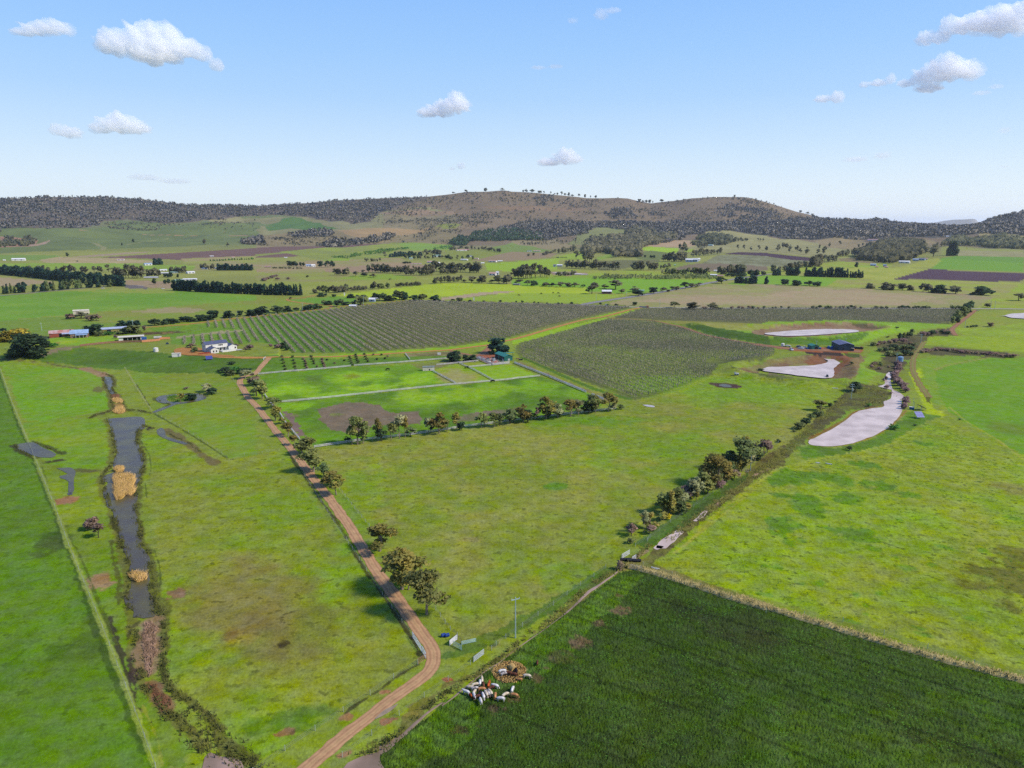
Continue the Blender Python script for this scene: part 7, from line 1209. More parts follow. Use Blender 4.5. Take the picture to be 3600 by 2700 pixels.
fence('C1 1080,110 1200,310 1320,495', 'wire fence beside the ring pond with grassy verge', **WF); fence('C1 1320,495 1540,610 1690,700 1830,790 1960,885', 'wire fence running down from the ring pond', sp=6, h=1.1); fence('C1 1960,885 2070,865 2212,855 C2 200,820', 'short wire fence joining the track above the marsh', sp=6, h=1.1); fence('C1 2000,190 2100,340 2212,470 C2 0,470', 'wire fence beside the upper dirt track', **WF)
fence('E8 2200,170 1150,970 940,1120 650,1310 400,1500 220,1659 D4 1330,400 1180,490', 'wire fence between creek trees and the ditch', sp=8, h=1.2); fence('D4 1240,640 1500,730 1850,880 2212,1010 D5 600,690 1200,880 1843,1100', 'wire fence along the tall dry grass strip', sp=9, h=1.3)
PF = dict(wires=(), sp=2.4, rt=.08)
fence('E1 1112,548 1300,525 1500,505 1700,492 1968,488', 'low rusty pink panel fence below the farm sheds', rails=(.3, .62, .94, 1.26, 1.5), pm=M_PINKB, rm=M_PINKB, h=1.6, **PF); fence('E1 1972,490 2212,470 E2 200,150 345,142', 'bright orange panel fence with ten bays beside the sheds', rails=(.3, .62, .94, 1.26, 1.5, 1.7), pm=M_ORANB, rm=M_ORANB, h=1.85, **PF)
def gate(tile, a, b_, h, label, m=M_GREYM, bars=5, solid=False, name='gate', z0=.15, r=.035):
    A = gps(f"{tile} {a[0]},{a[1]}")[0]; B = gps(f"{tile} {b_[0]},{b_[1]}")[0]; A = Vector(A); B = Vector(B); d = B - A; L = d.length; o = empty(name, A, math.atan2(d.y, d.x)); f = MB(); f.tube((0, 0, z0), (L, 0, z0), r).tube((0, 0, z0 + h), (L, 0, z0 + h), r).tube((0, 0, 0), (0, 0, z0 + h), r).tube((L, 0, 0), (L, 0, z0 + h), r); f.obj('gate_frame', m, o)
    g = MB()
    if solid: g.box((L / 2, 0, z0 + h / 2), (L - .1, .04, h - .08))
    else:
        for i in range(1, bars): g.tube((0, 0, z0 + h * i / bars), (L, 0, z0 + h * i / bars), r * .7)
        g.tube((0, 0, z0), (L / 2, 0, z0 + h), r * .7).tube((L, 0, z0), (L / 2, 0, z0 + h), r * .7)
    g.obj('gate_panel' if solid else 'gate_bars', m, o); return tag(o, label, 'gate')
M_WG = M('white_gate_paint', (236, 236, 240), g=.62)
gate('D3', (135, 312), (255, 215), 1.15, 'white solid panel gate at the drafting corner', M_WG, solid=True, name='gate'); gate('D3', (190, 310), (325, 385), 1.1, 'pale mesh gate in front of the white panel gate', M_PALEG, 7); gate('D3', (320, 300), (545, 250), .75, 'long low pale green gate lying right of the drafting corner', M_PALEG, 6, r=.05); gate('D3', (508, 570), (668, 445), 1.15, 'galvanised field gate standing alone near the ditch', M_GREYM, 7, r=.05); gate('D3', (245, 215), (325, 280), 1.2, 'timber rail piece linking the drafting gates', M_TIMB, 3)
gate('D2', (1140, 705), (1210, 815), 1.2, 'upper white rail gate at the track bend', M_WG, 4, r=.05); gate('D2', (1213, 815), (1240, 865), 1.3, 'middle white rail gate at the track bend', M_WG, 4, r=.05); gate('D2', (1240, 865), (1180, 903), 1.1, 'pinkish timber rail gate at the corner of the left paddock', M_PINKB, 3, r=.05)
gate('D4', (1075, 585), (1135, 550), 1.2, 'white gate at the creek crossing', M_WG, 5, r=.05); gate('D4', (1155, 600), (1185, 582), 1.0, 'small white gate piece above the black pipes', M_WG, 4, r=.05); gate('D4', (1135, 665), (1230, 680), 1.2, 'galvanised rail at the corner of the crop field', M_GREYM, 4)
gate('E8', (1635, 620), (1700, 640), 1.1, 'white timber rail below the creek power pole', M_WG, 3); gate('E2', (1795, 465), (1835, 430), 1.2, 'white entry gate at the house road junction', M_WG, 4, r=.07); gate('B3', (1100, 322), (1165, 326), 1.6, 'pale entrance wall at the farm gate on the road', M_CONC, solid=True, name='gate', r=.1); gate('B4', (1800, 352), (1825, 354), 1.4, 'grey gate at the top of the red track', M_GREYM, 4, r=.08)
b, rz = site('B3', 1168, 325); tag(MB().box((0, 0, 1.2), (3.2, 2, 2.4)).box((0, 0, 2.5), (3.6, 2.4, .25)).obj('gate_pillar', M_ORANB, None, b, rz), 'orange brick pillar at the farm entrance', 'pillar')
for i, x in enumerate((38, 97)):
    b, rz = site('D3', x, 170, 20); o = MB().tube((-.45, 0, .42), (.45, 0, .42), .4, n=16)
    for z in (-.3, 0, .3): o.tube((z - .02, 0, .42), (z + .02, 0, .42), .43, n=16)
    tag(o.obj('blue_drum', M('drum_blue', (40, 84, 176), rough=.35), None, b, rz), ['left', 'right'][i] + ' blue plastic drum lying near the drafting gates', 'drum')
for i, (x, y, l) in enumerate(((1105, 600, 3.0), (1150, 606, 2.6), (1192, 608, 2.2))):
    b, rz = site('D4', x, y, 10); o = MB(); n = 14; ro, ri = .42, .34
    vs = [(sx * l / 2, r_ * math.cos(2 * math.pi * k / n), .42 + r_ * math.sin(2 * math.pi * k / n)) for sx in (-1, 1) for r_ in (ro, ri) for k in range(n)]; fs = []
    for k in range(n): k2 = (k + 1) % n; fs += [(k, k2, 2 * n + k2, 2 * n + k), (n + k, 3 * n + k, 3 * n + k2, n + k2), (k, n + k, n + k2, k2), (2 * n + k, 2 * n + k2, 3 * n + k2, 3 * n + k)]
    tag(o.add(vs, fs).obj('culvert_pipe', M_BLACK, None, b, rz), ['left', 'middle', 'right'][i] + ' black culvert pipe at the ditch crossing', 'pipe')
at('D4', 1062, 665, 590, 62, 'dead_bush', 'bush', 'brush', 'dead brown bush at the ditch crossing beside the pipes', 'bush')
for i, (t_, x, y, l, rl) in enumerate((('C4', 430, 930, 1.6, 0), ('C4', 525, 938, 2.4, -5), ('D4', 1335, 662, 2.2, -15), ('C4', 580, 284, 3, 0))):
    b, rz = site(t_, x, y, rl); tag(MB().tube((-l / 2, 0, .2), (l / 2, 0, .2), .16, n=8).box((0, 0, .08), (l * .6, .5, .14)).obj('white_trough', M_WHITE, None, b, rz), ['small white pipe stub in the right pasture', 'longer white trough in the right pasture', 'pale log at the edge of the crop field', 'pale trough beside the lower dam bank'][i], 'trough')
b, rz = site('C3', 1940, 168); o = empty('water_trailer', b, rz); MB().box((0, 0, .75), (2.6, 1.5, .9)).obj('body', M_WHITE, o); MB().tube((-.7, -.8, .35), (-.7, .8, .35), .35, n=12).tube((.7, -.8, .35), (.7, .8, .35), .35, n=12).obj('wheels', M_BLACK, o); MB().box((-.9, 0, 1.4), (.8, .8, .5)).obj('pump', M_GREYM, o); tag(o, 'small white trailer on the grass below the dam bank', 'trailer')
b, rz = site('E4', 918, 745); tag(MB().tube((0, 0, .9), (0, 0, 2.0), .6, n=12).box((0, 0, 1.0), (1.8, 1.8, .2)).obj('pump_pontoon', M_NAVY, None, b, rz), 'dark blue pump pontoon at the edge of the lower dam', 'pump')
# ------------------------------------------------------------------ vehicles
def car(tile, x, y, rel, paint, label, kind='car', name='parked_car'):
    b, rz = site(tile, x, y, rel); o = empty(name, b, rz); L, Wd = 4.5, 1.8
    body = [(-L / 2, .35), (-L / 2, .85), (-L / 2 + .25, .95), (-1.15, 1.0), (1.35, 1.0), (L / 2 - .1, .85), (L / 2, .6), (L / 2, .35)]
    cab = [(-2.0, .95), (-1.55, 1.5), (.35, 1.52), (1.15, 1.0)] if kind == 'car' else [(-.35, .95), (-.2, 1.6), (.7, 1.6), (1.3, 1.0)]
    def ex(prof, w, top=1.0):
        n = len(prof); vs = [(px_, s * w / 2 * (top if pz > 1.2 else 1), pz) for s in (-1, 1) for px_, pz in prof]; return vs, [(i, (i + 1) % n, n + (i + 1) % n, n + i) for i in range(n)] + [tuple(range(n - 1, -1, -1)), tuple(range(n, 2 * n))]
    MB().add(*ex(body, Wd)).obj('body', paint, o); MB().add(*ex(cab, Wd - .16, .85)).obj('cabin_glass', M_GLASS, o); rx = (cab[1][0] + cab[2][0]) / 2; MB().box((rx, 0, cab[1][1] + .03), (cab[2][0] - cab[1][0], 1.3, .06)).obj('roof', paint, o)
    for sx in (-1.35, 1.35):
        for sy in (-1, 1): w = MB().tube((sx, sy * (Wd / 2 - .2), .33), (sx, sy * (Wd / 2 + .02), .33), .33, n=14).obj('wheel', M_BLACK, o); MB().tube((sx, sy * (Wd / 2 + .02), .33), (sx, sy * (Wd / 2 + .04), .33), .18, n=10).obj('rim', M_GREYM, w)
    for sy in (-.6, .6): MB().box((L / 2 - .02, sy, .68), (.08, .3, .14)).obj('headlight', M_INS, o)
    return tag(o, label, 'car' if kind == 'car' else 'utility vehicle')
M_CW = M('white_car_paint', (244, 244, 250), rough=.3, spec=.5, g=.62); M_CD = M('dark_car_paint', (96, 70, 96), rough=.3, spec=.5)
car('E4', 365, 315, -70, M_CW, 'white car parked nearest the lower dam'); car('E4', 512, 300, 8, M_CW, 'silver white car parked beside the teal shed'); car('E4', 485, 272, 12, M_CD, 'dark car behind the silver white car'); car('E4', 560, 285, 15, M_CW, 'pale utility vehicle behind the silver white car', 'ute'); car('B3', 820, 303, 10, M_CW, 'white car driving on the road above the vines'); car('B1', 888, 158, -8, M_CW, 'white car on the left road below the windbreak'); car('B1', 1408, 162, 5, M_CW, 'white car at the end of the long windbreak')
b, rz = site('E4', 300, 262, -4); o = empty('flat_trailer', b, rz); MB().box((0, 0, .75), (5.5, 1.9, .2)).obj('deck', M_GREYM, o); MB().box((.4, 0, 1.1), (3, 1.4, .5)).obj('load', M_WHITE, o)
for sx in (-1.2, 1.6): MB().tube((sx, -.95, .38), (sx, .95, .38), .38, n=12).obj('wheel', M_BLACK, o)
tag(o, 'flat trailer with a pale load beside the white tank', 'trailer')
b, rz = site('E4', 1400, 295, -6); o = empty('black_trailer', b, rz); MB().box((0, 0, .9), (7, 2.2, 1.1)).obj('body', M_BLACK, o); MB().box((2.2, 0, 1.7), (1.2, 1.2, .5)).obj('red_machine_part', M('machine_red', (210, 110, 80)), o)
for sx in (-2, 2): MB().tube((sx, -1.15, .4), (sx, 1.15, .4), .4, n=12).obj('wheel', M_BLACK, o)
tag(o, 'long black trailer right of the navy shed', 'trailer')
# stock yard rails and gear beside the green shed
fence('E3 1130,485 1200,520 1280,555 1400,600', 'lilac rail fence on the left side of the stock yards', rails=(.4, .8, 1.2, 1.6), wires=(), pm=M_RAIL, sp=3, rt=.08, h=1.7); fence('E3 1400,600 1550,585 1690,572', 'lilac rail fence along the front of the stock yards', rails=(.4, .8, 1.2, 1.6), wires=(), pm=M_RAIL, sp=3, rt=.08, h=1.7)
for i, (p, q) in enumerate((((1160, 470), (1230, 505)), ((1220, 480), (1300, 540)), ((1290, 495), (1350, 530)), ((1300, 540), (1390, 515)), ((1380, 500), (1440, 545)), ((1400, 560), (1500, 545)), ((1560, 500), (1590, 560)), ((1500, 560), (1580, 565)))): gate('E3', p, q, 1.5, f'{ordn(i + 1)} steel yard panel from the left in the stock yards', M_GREYM, 5, name='cattle_panel', r=.06)
for i, (x, y, w, d_, h_, m, l) in enumerate(((1180, 475, 2.2, 1.2, 1.0, M_GREYM, 'grey implement at the upper left corner of the stock yards'), (1325, 500, 1.6, 1.4, 1.2, M_BLACK, 'black machine in the middle of the stock yards'), (1345, 550, 2.6, 1.3, .9, M_WHITE, 'white trailer inside the stock yards'), (1450, 556, 2.0, 1.1, .8, M('machine_orange', (250, 120, 80)), 'orange implement near the front of the stock yards'), (1425, 520, 1.6, 1.4, 1.8, M_GREYM, 'tall steel frame in the stock yards'), (1250, 500, 2.4, 1.0, .9, M_GREYM, 'grey harrow on the left side of the stock yards'), (1880, 510, 2.6, 1.2, .8, M_BLACK, 'black scrap heap right of the green shed'), (1830, 490, 2.2, 1.2, .6, M_STONE, 'timber stack right of the green shed'))):
    b, rz = site('E3', x, y, rnd.uniform(-30, 30)); tag(MB().box((0, 0, h_ * .55), (w, d_, h_ * .7)).box((w * .2, 0, h_ * .95), (w * .35, d_ * .6, h_ * .25)).tube((-w * .3, -d_ * .6, .28), (-w * .3, d_ * .6, .28), .28, n=10).tube((w * .3, -d_ * .6, .28), (w * .3, d_ * .6, .28), .28, n=10).obj('farm_implement', m, None, b, rz), l, 'implement')
# ------------------------------------------------------------------ far houses
PALE, PINK, BLU, GRY, GRN, RED = (M('far_white', (250, 248, 244), g=.66), M('far_pink', (226, 176, 160), g=.6), M('far_blue', (180, 200, 230), g=.6), M('far_grey', (150, 150, 160)), M('far_green', (160, 196, 176), g=.6), M('far_red', (170, 80, 70)))
FH = (('A1', 158, 778, 100, 22, PALE, PALE, 'long white shed at the far left with dark base'), ('A1', 38, 778, 18, 10, PALE, PALE, 'tiny white hut left of the long white shed'), ('A1', 1042, 775, 56, 14, PALE, PINK, 'pinkish white shed alone in the far left fields'), ('A1', 1285, 818, 60, 20, PALE, BLU, 'pale blue shed beside the dark far trees'), ('A1', 1415, 866, 56, 14, PALE, PALE, 'white long roof behind the brown grove'), ('A1', 1505, 886, 60, 14, PALE, GRN, 'green grey roofed cottage by the left farm'), ('A1', 1655, 888, 64, 18, PALE, PALE, 'white farm cottage right of the left farm trees'), ('A1', 1765, 852, 44, 14, PALE, BLU, 'blue roofed shed left of the short windbreak'), ('A1', 1870, 850, 28, 12, PALE, BLU, 'small blue roof touching the short windbreak'),
      ('A1', 1420, 892, 60, 10, GRY, PALE, 'low grey shed in front of the green roofed cottage'), ('A1', 1300, 930, 110, 12, GRY, PALE, 'row of low grey sheds by the brown grove'), ('A1', 945, 920, 70, 10, RED, RED, 'red roofed shed among the left trees'), ('A1', 1035, 920, 36, 16, BLU, PALE, 'small pale blue house beside the brown grove'), ('A1', 1640, 948, 110, 16, PALE, PALE, 'long white greenhouse above the dark windbreak'), ('A1', 1545, 952, 60, 8, GRN, GRN, 'low pale green tunnel left of the white greenhouse'),
      ('A1', 1830, 742, 30, 8, PALE, PALE, 'white speck of a house by the ploughed strip'), ('A1', 2015, 750, 20, 8, PALE, PINK, 'tiny pink roof beyond the sapling row'), ('A2', 258, 755, 22, 8, PALE, PALE, 'white box shed below the ploughed strip'), ('A2', 455, 830, 44, 20, PALE, BLU, 'left one of the twin white cottages'), ('A2', 497, 832, 34, 22, PALE, PALE, 'right one of the twin white cottages'), ('A2', 100, 835, 50, 6, GRY, PINK, 'low pink roof left of the twin cottages'),
      ('A2', 1340, 765, 30, 14, PALE, GRN, 'green roofed house at the left of the village'), ('A2', 1385, 808, 90, 8, PALE, PINK, 'long low wall in front of the village'), ('A2', 1505, 798, 60, 18, PALE, PINK, 'pink and white house in the lower village'), ('A2', 1560, 803, 50, 14, PALE, PALE, 'white house at the lower right of the village'), ('A2', 1565, 745, 66, 18, PALE, GRN, 'pale green roofed house in the upper village'), ('A2', 1780, 692, 90, 12, PALE, PINK, 'pink roofed homes on the slope above the village'), ('A2', 1825, 690, 34, 12, RED, PINK, 'reddish house beside the pink roofed homes'), ('A2', 1795, 775, 60, 12, PALE, PALE, 'white house at the right of the village'), ('A2', 1855, 745, 34, 12, PALE, GRY, 'grey roofed house at the right of the village'), ('A2', 1900, 765, 40, 10, PALE, PINK, 'small pink roof at the far right of the village'), ('A2', 1960, 802, 28, 10, PALE, PALE, 'white shed alone right of the village'), ('A2', 2040, 790, 70, 16, PALE, PINK, 'pink roofed house in the eastern hamlet'), ('A2', 2110, 785, 40, 10, PALE, PALE, 'white house in the eastern hamlet'),
      ('A2', 2040, 905, 60, 26, PALE, PINK, 'cream and pink farmhouse beside the central grove'), ('A2', 2085, 900, 24, 30, PALE, PALE, 'tall white silo house beside the central grove'), ('A3', 215, 698, 60, 10, PALE, PINK, 'pink roofed house among the far orchard'), ('A3', 150, 700, 40, 10, PALE, GRY, 'grey roofed house among the far orchard'), ('A3', 300, 712, 40, 8, PALE, PINK, 'small house at the right of the far orchard'), ('A3', 410, 828, 46, 18, BLU, PALE, 'blue and white cottage beside the dark grove'), ('A3', 368, 830, 22, 20, BLU, GRY, 'small dark blue shed beside the blue and white cottage'), ('A3', 1530, 790, 60, 36, BLU, PALE, 'big white and blue shed at the white shed cluster'), ('A3', 1580, 788, 44, 34, BLU, PALE, 'right hand shed of the white shed cluster'), ('A3', 1615, 780, 22, 24, PALE, PALE, 'narrow white shed at the right of the cluster'),
      ('A3', 1100, 742, 50, 12, GRY, PINK, 'low brown roofed house above the grey vineyard'), ('A3', 1705, 650, 60, 14, PALE, GRN, 'pale green roofed house on the far pale hill'), ('A3', 1758, 870, 24, 12, PALE, PALE, 'white box beside the diagonal road trees'), ('A3', 1740, 910, 56, 16, BLU, PALE, 'white roofed shed left of the diagonal road'), ('A3', 1800, 914, 50, 10, RED, PINK, 'rusty low shed left of the diagonal road'), ('A3', 50, 503, 40, 6, PALE, PALE, 'white roof in the clearing of the dark wood'), ('A2', 2170, 508, 20, 8, PALE, PALE, 'tiny white house above the dark plantation'),
      ('A4', 903, 605, 80, 14, PALE, PINK, 'long pink roofed shed on the pale hill at right'), ('A4', 1178, 625, 44, 8, PALE, GRN, 'small green roof behind the big brown wood'), ('A4', 1565, 574, 46, 12, PALE, PALE, 'white house below the table mountain'), ('A4', 1686, 580, 64, 22, M('far_cream', (240, 226, 180), g=.6), M('far_cream2', (236, 226, 190), g=.6), 'cream square shed below the table mountain'), ('A4', 1175, 800, 84, 22, PALE, PALE, 'long white shed with dark doors below the big wood'), ('A4', 1275, 780, 44, 20, BLU, BLU, 'blue roofed shed right of the long white shed'), ('A4', 1325, 775, 50, 20, BLU, GRY, 'dark fronted shed right of the blue roofed shed'), ('A4', 1362, 770, 28, 16, PALE, PINK, 'pinkish end house of the shed row at right'), ('A4', 908, 822, 44, 18, BLU, BLU, 'blue grey barn in the green field at right'), ('A4', 940, 835, 24, 10, RED, PINK, 'small red shed beside the blue grey barn'), ('A4', 1008, 830, 24, 20, GRY, BLU, 'grey tank like shed right of the blue grey barn'), ('A4', 1022, 838, 30, 8, PINK, PINK, 'low pink shed beside the grey tank like shed'),
      ('A3', 1330, 822, 14, 10, GRN, GRN, 'pale green tank below the white sheds'), ('A3', 1408, 820, 14, 10, GRN, GRN, 'second pale green tank below the white sheds'), ('B3', 820, 205, 80, 34, M('far_maroon', (120, 60, 80)), PALE, 'white roofed farmhouse beyond the road junction'), ('B3', 1110, 185, 60, 8, GRN, GRN, 'long low pale shed right of the white roofed farmhouse'), ('B3', 35, 130, 56, 12, GRY, GRY, 'grey shed at the left of the field trees'), ('B2', 1000, 272, 52, 34, BLU, PALE, 'blue and white homestead above the vineyard'), ('B2', 1050, 250, 16, 12, PALE, PALE, 'white hut right of the blue and white homestead'), ('B2', 835, 318, 60, 8, PALE, PALE, 'pale low roof below the homestead trees'))
for i, (t_, x, y, w, hpx, wm, rm, l) in enumerate(FH):
    b, rz = site(t_, x, y, rnd.uniform(-25, 25)); s = TILES[t_][2] * F / depth(b); L = max(3.5, w / s); H = min(9.0, max(2.6, hpx / s)); Wd = min(L * .6, 9); o = empty('farm_building', (b[0], b[1], b[2] - .2), rz)
    gable(o, L, Wd, H * .68, H * .32, wm, rm, (0, Wd / 2, 0), 0, .5); nwin = 2 if L > 8 else 1
    for q in range(nwin): pane(o, (q - (nwin - 1) / 2) * L * .45, -.03, H * .36, min(2.4, L * .2), H * .3, S_, M_GLASS, False)
    tag(o, l, 'house' if 'hous' in l or 'home' in l or 'cottage' in l else 'shed')
for i, (x, y) in enumerate(((1883, 262), (765, 220))): b, rz = site('B2', x, y); tag(MB().box((0, 0, 2), (1.6, .3, 4)).box((0, 0, 4.1), (1.8, .4, .2)).obj('roadside_sign', M_WHITE, None, b, rz), ['tall white board by the road above the vines', 'small white board left of the homestead'][i], 'sign')
# ------------------------------------------------------------------ cattle
def skin_body(name, chain, m):
    """chain: list of (position, radius, parent index) grown into one smooth body"""
    me = bpy.data.meshes.new(name); me.from_pydata([c[0] for c in chain], [(c[2], i) for i, c in enumerate(chain) if c[2] is not None], []); o = bpy.data.objects.new(name, me); col.objects.link(o)
    sk = o.modifiers.new('skin', 'SKIN'); lay = me.skin_vertices[0].data
    for i, c in enumerate(chain): lay[i].radius = c[1] if isinstance(c[1], tuple) else (c[1], c[1])
    lay[0].use_root = True; sb = o.modifiers.new('sub', 'SUBSURF'); sb.levels = 1; sb.render_levels = 1
    dg = bpy.context.evaluated_depsgraph_get(); dg.update(); out = bpy.data.meshes.new_from_object(o.evaluated_get(dg)); out.name = name; bpy.data.objects.remove(o); out.materials.clear(); out.materials.append(m); out.polygons.foreach_set('use_smooth', [True] * len(out.polygons)); return out
def cow_mesh(pose):
    hd = {'graze': [((.98, 0, .62), .14), ((1.12, 0, .36), .12), ((1.22, 0, .2), .085)], 'stand': [((.98, 0, 1.1), .15), ((1.2, 0, 1.16), .13), ((1.42, 0, 1.04), .08)], 'turn': [((.92, .16, 1.05), .15), ((1.0, .36, 1.05), .13), ((1.0, .56, .94), .08)]}[pose]
    C = [((-.05, 0, .95), (.34, .38), None), ((-.5, 0, .98), (.33, .36), 0), ((-.85, 0, 1.0), (.27, .3), 1), ((.35, 0, .95), (.33, .37), 0), ((.68, 0, .98), (.25, .33), 3), ((hd[0][0]), hd[0][1] + .03, 4), (hd[1][0], hd[1][1], 5), (hd[2][0], hd[2][1], 6)]
    def leg(p, x, s, hind):
        n = len(C)
        if hind: C.extend([((x + .02, s * .2, .68), .15, p), ((x - .1, s * .2, .42), .075, n), ((x - .04, s * .2, .06), .06, n + 1)])
        else: C.extend([((x, s * .17, .62), .11, p), ((x + .03, s * .17, .36), .065, n), ((x, s * .17, .05), .06, n + 1)])
    for s in (-1, 1): leg(2, -.78, s, True); leg(4, .6, s, False)
    n = len(C); C.extend([((-1.08, 0, 1.08), .05, 2), ((-1.16, 0, .8), .03, n), ((-1.17, 0, .5), .045, n + 1)]); return skin_body('cow', C, M_COW['cream'])
CC = {'cream': ((236, 222, 196), (206, 186, 156)), 'white': ((248, 244, 236), (214, 206, 200)), 'tan': ((216, 158, 104), (176, 120, 78)), 'ginger': ((214, 106, 50), (150, 70, 40)), 'brown': ((120, 74, 52), (84, 52, 42)), 'black': ((40, 34, 44), (28, 24, 32)), 'pied': ((226, 216, 208), (70, 56, 56))}
M_COW = {k: mat('cow_coat_' + k, a, .9, scale=2.2 if k == 'pied' else 1.2, c2=b, g=.62, spec=.1) for k, (a, b) in CC.items()}
COWS = {p: cow_mesh(p) for p in ('graze', 'stand', 'turn')}; M_EAR = M('horn_and_ear', (150, 120, 100)); EAR = MB().add([(0, 0, 0), (-.06, .22, .05), (.08, .2, -.02), (.05, .03, -.04)], [(0, 1, 2, 3), (3, 2, 1, 0)]).mesh('ear', M_EAR)
HP = {'graze': (1.05, 0, .48), 'stand': (1.1, 0, 1.26), 'turn': (.98, .26, 1.16)}
def cow(x, y, ang, c, pose, size, label, tile='D3', group='cattle feeding near the hay'):
    b, rz = site(tile, x, y); o = empty('cow', b, rz + ang * D2R); bo = link('body', COWS[pose], o)
    bo.material_slots[0].link = 'OBJECT'; bo.material_slots[0].material = M_COW[c]
    for s in (-1, 1): e = link('ear', EAR, o, HP[pose]); e.scale = (1, s, 1); e.location.y += s * .1
    o.scale = (size, size * 1.12, size); return tag(o, label, 'cow', group)
K = (('white cow with raised head at the left edge of the herd', 395, 1055, 150, 'white', 'stand'), ('cream cow behind the left end of the herd', 460, 985, 160, 'cream', 'graze'), ('cream cow at the upper left of the huddle', 540, 940, 20, 'cream', 'graze'), ('pale cow seen end on near the top of the huddle', 610, 905, 80, 'white', 'graze'), ('cream cow with a brown flank at the top of the huddle', 640, 870, 95, 'cream', 'stand'), ('dark brown cow between the two pale ones at the top', 660, 940, 100, 'brown', 'graze'),
     ('pied cow with a black back stripe in the middle of the herd', 535, 1000, 5, 'pied', 'graze'), ('cream cow with heavy body in the middle of the herd', 520, 1060, 75, 'cream', 'graze'), ('bright ginger calf low at the left of the herd', 465, 1100, 110, 'ginger', 'graze'), ('white cow facing the viewer left of centre', 520, 1115, -80, 'white', 'stand'), ('brown cow half hidden at the bottom of the huddle', 560, 1130, 40, 'brown', 'graze'), ('black cow in the gap at the centre of the herd', 605, 1085, 60, 'black', 'graze'),
     ('golden tan cow on top of the crowded centre', 640, 1010, 0, 'tan', 'graze'), ('white cow right of the black one', 660, 1115, -75, 'white', 'graze'), ('white cow with a tan patch in the right half', 705, 1080, -70, 'cream', 'graze'), ('pied cow in the right half of the huddle', 735, 1070, -65, 'pied', 'graze'), ('cream cow at the right end of the huddle', 770, 1060, -60, 'cream', 'graze'), ('white cow standing lowest, head to the viewer', 620, 1195, -72, 'white', 'stand'),
     ('ginger cow standing upright behind the huddle', 745, 935, 80, 'ginger', 'stand'), ('brown cow below the upright ginger one', 785, 990, 30, 'brown', 'graze'), ('white cow right of the upright ginger one', 845, 960, -20, 'white', 'graze'), ('tan cow seen from behind right of the huddle', 845, 1110, 85, 'tan', 'graze'), ('white cow lowest of the loose right group', 930, 1160, 175, 'white', 'graze'), ('cream cow leftmost above the lowest white one', 1005, 1095, 35, 'cream', 'graze'), ('large white cow topmost of the loose right group', 1115, 1010, 70, 'white', 'graze'), ('tan cow with a white face in the loose right group', 1145, 1105, -10, 'tan', 'graze'),
     ('white backed cow at the left edge of the hay', 960, 730, 15, 'white', 'graze'), ('pied cow standing in the hay at left', 990, 770, 20, 'pied', 'graze'), ('dark brown cow in the middle of the hay', 1055, 760, 10, 'brown', 'graze'), ('black cow at the right side of the hay', 1170, 720, 100, 'black', 'stand'), ('brown cow lying low at the front of the hay', 1130, 780, 0, 'brown', 'graze'), ('tan calf at the lower right rim of the hay', 1220, 850, 170, 'tan', 'graze'), ('cream cow alone right of the hay', 1345, 805, -5, 'cream', 'graze'), ('brown calf alone in the tall crop', 1500, 590, 80, 'brown', 'stand'))
for l, x, y, a, c, p in K:
    cow(x, y + 14, a + rnd.uniform(-8, 8), c, p, .8 if 'calf' not in l else .6, l)
for i, (x, y, c) in enumerate(((60, 222, 'brown'), (410, 230, 'brown'), (252, 208, 'black'), (355, 200, 'black'), (400, 203, 'black'))): cow(x, y, rnd.uniform(0, 360), c, 'graze', 1.5, ['brown cow at the left of the junction paddock', 'brown cow at the right of the junction paddock', 'lone black cow low in the junction paddock', 'left one of two black cows in the junction paddock', 'right one of two black cows in the junction paddock'][i], 'B3', 'cattle in the paddock by the road junction')
for i, (t_, x, y) in enumerate((('C2', 1138, 130), ('C2', 2045, 232), ('E3', 965, 655))): cow(x, y, 170, 'black', 'graze', 1.25, ['black cow in the upper bright paddock', 'black cow below the long dividing rail fence', 'black cow beside the diagonal white fence'][i], t_, 'black cattle in the bright paddocks')
# hay spread round the feeder
rs = np.random.RandomState(77); b, rz = site('D3', 1065, 720); n = 2600; a = rs.uniform(0, 6.28, n); r = np.sqrt(rs.rand(n)); X = np.cos(a) * r * 3.4; Y = np.sin(a) * r * 3.6; pts = np.stack([X, Y, .06 + .55 * np.exp(-((X - .6) ** 2 + (Y - 1.2) ** 2) / 2.2) * rs.rand(n) + .08 * rs.rand(n)], 1)
up = np.stack([rs.randn(n), rs.randn(n), rs.randn(n) * .3], 1); v, q = leaf_quads(pts, .13, rs, 0, 1.6); o = link('hay', mesh_np('hay', v, q, [mat('loose_hay', (226, 190, 116), .95, scale=1.5, c2=(190, 150, 86), g=.6)]), None, b, rz); tag(o, 'loose golden hay spread on the ground for the cattle', 'hay', kind='stuff')
b, rz = site('D3', 1120, 690); o = MB(); o.tube((0, -.75, .5), (0, .75, .5), .7, n=14); tag(o.obj('hay_bale', MATS['loose_hay'], None, b, rz + .5), 'crumbling round hay bale in the middle of the spread hay', 'hay bale')
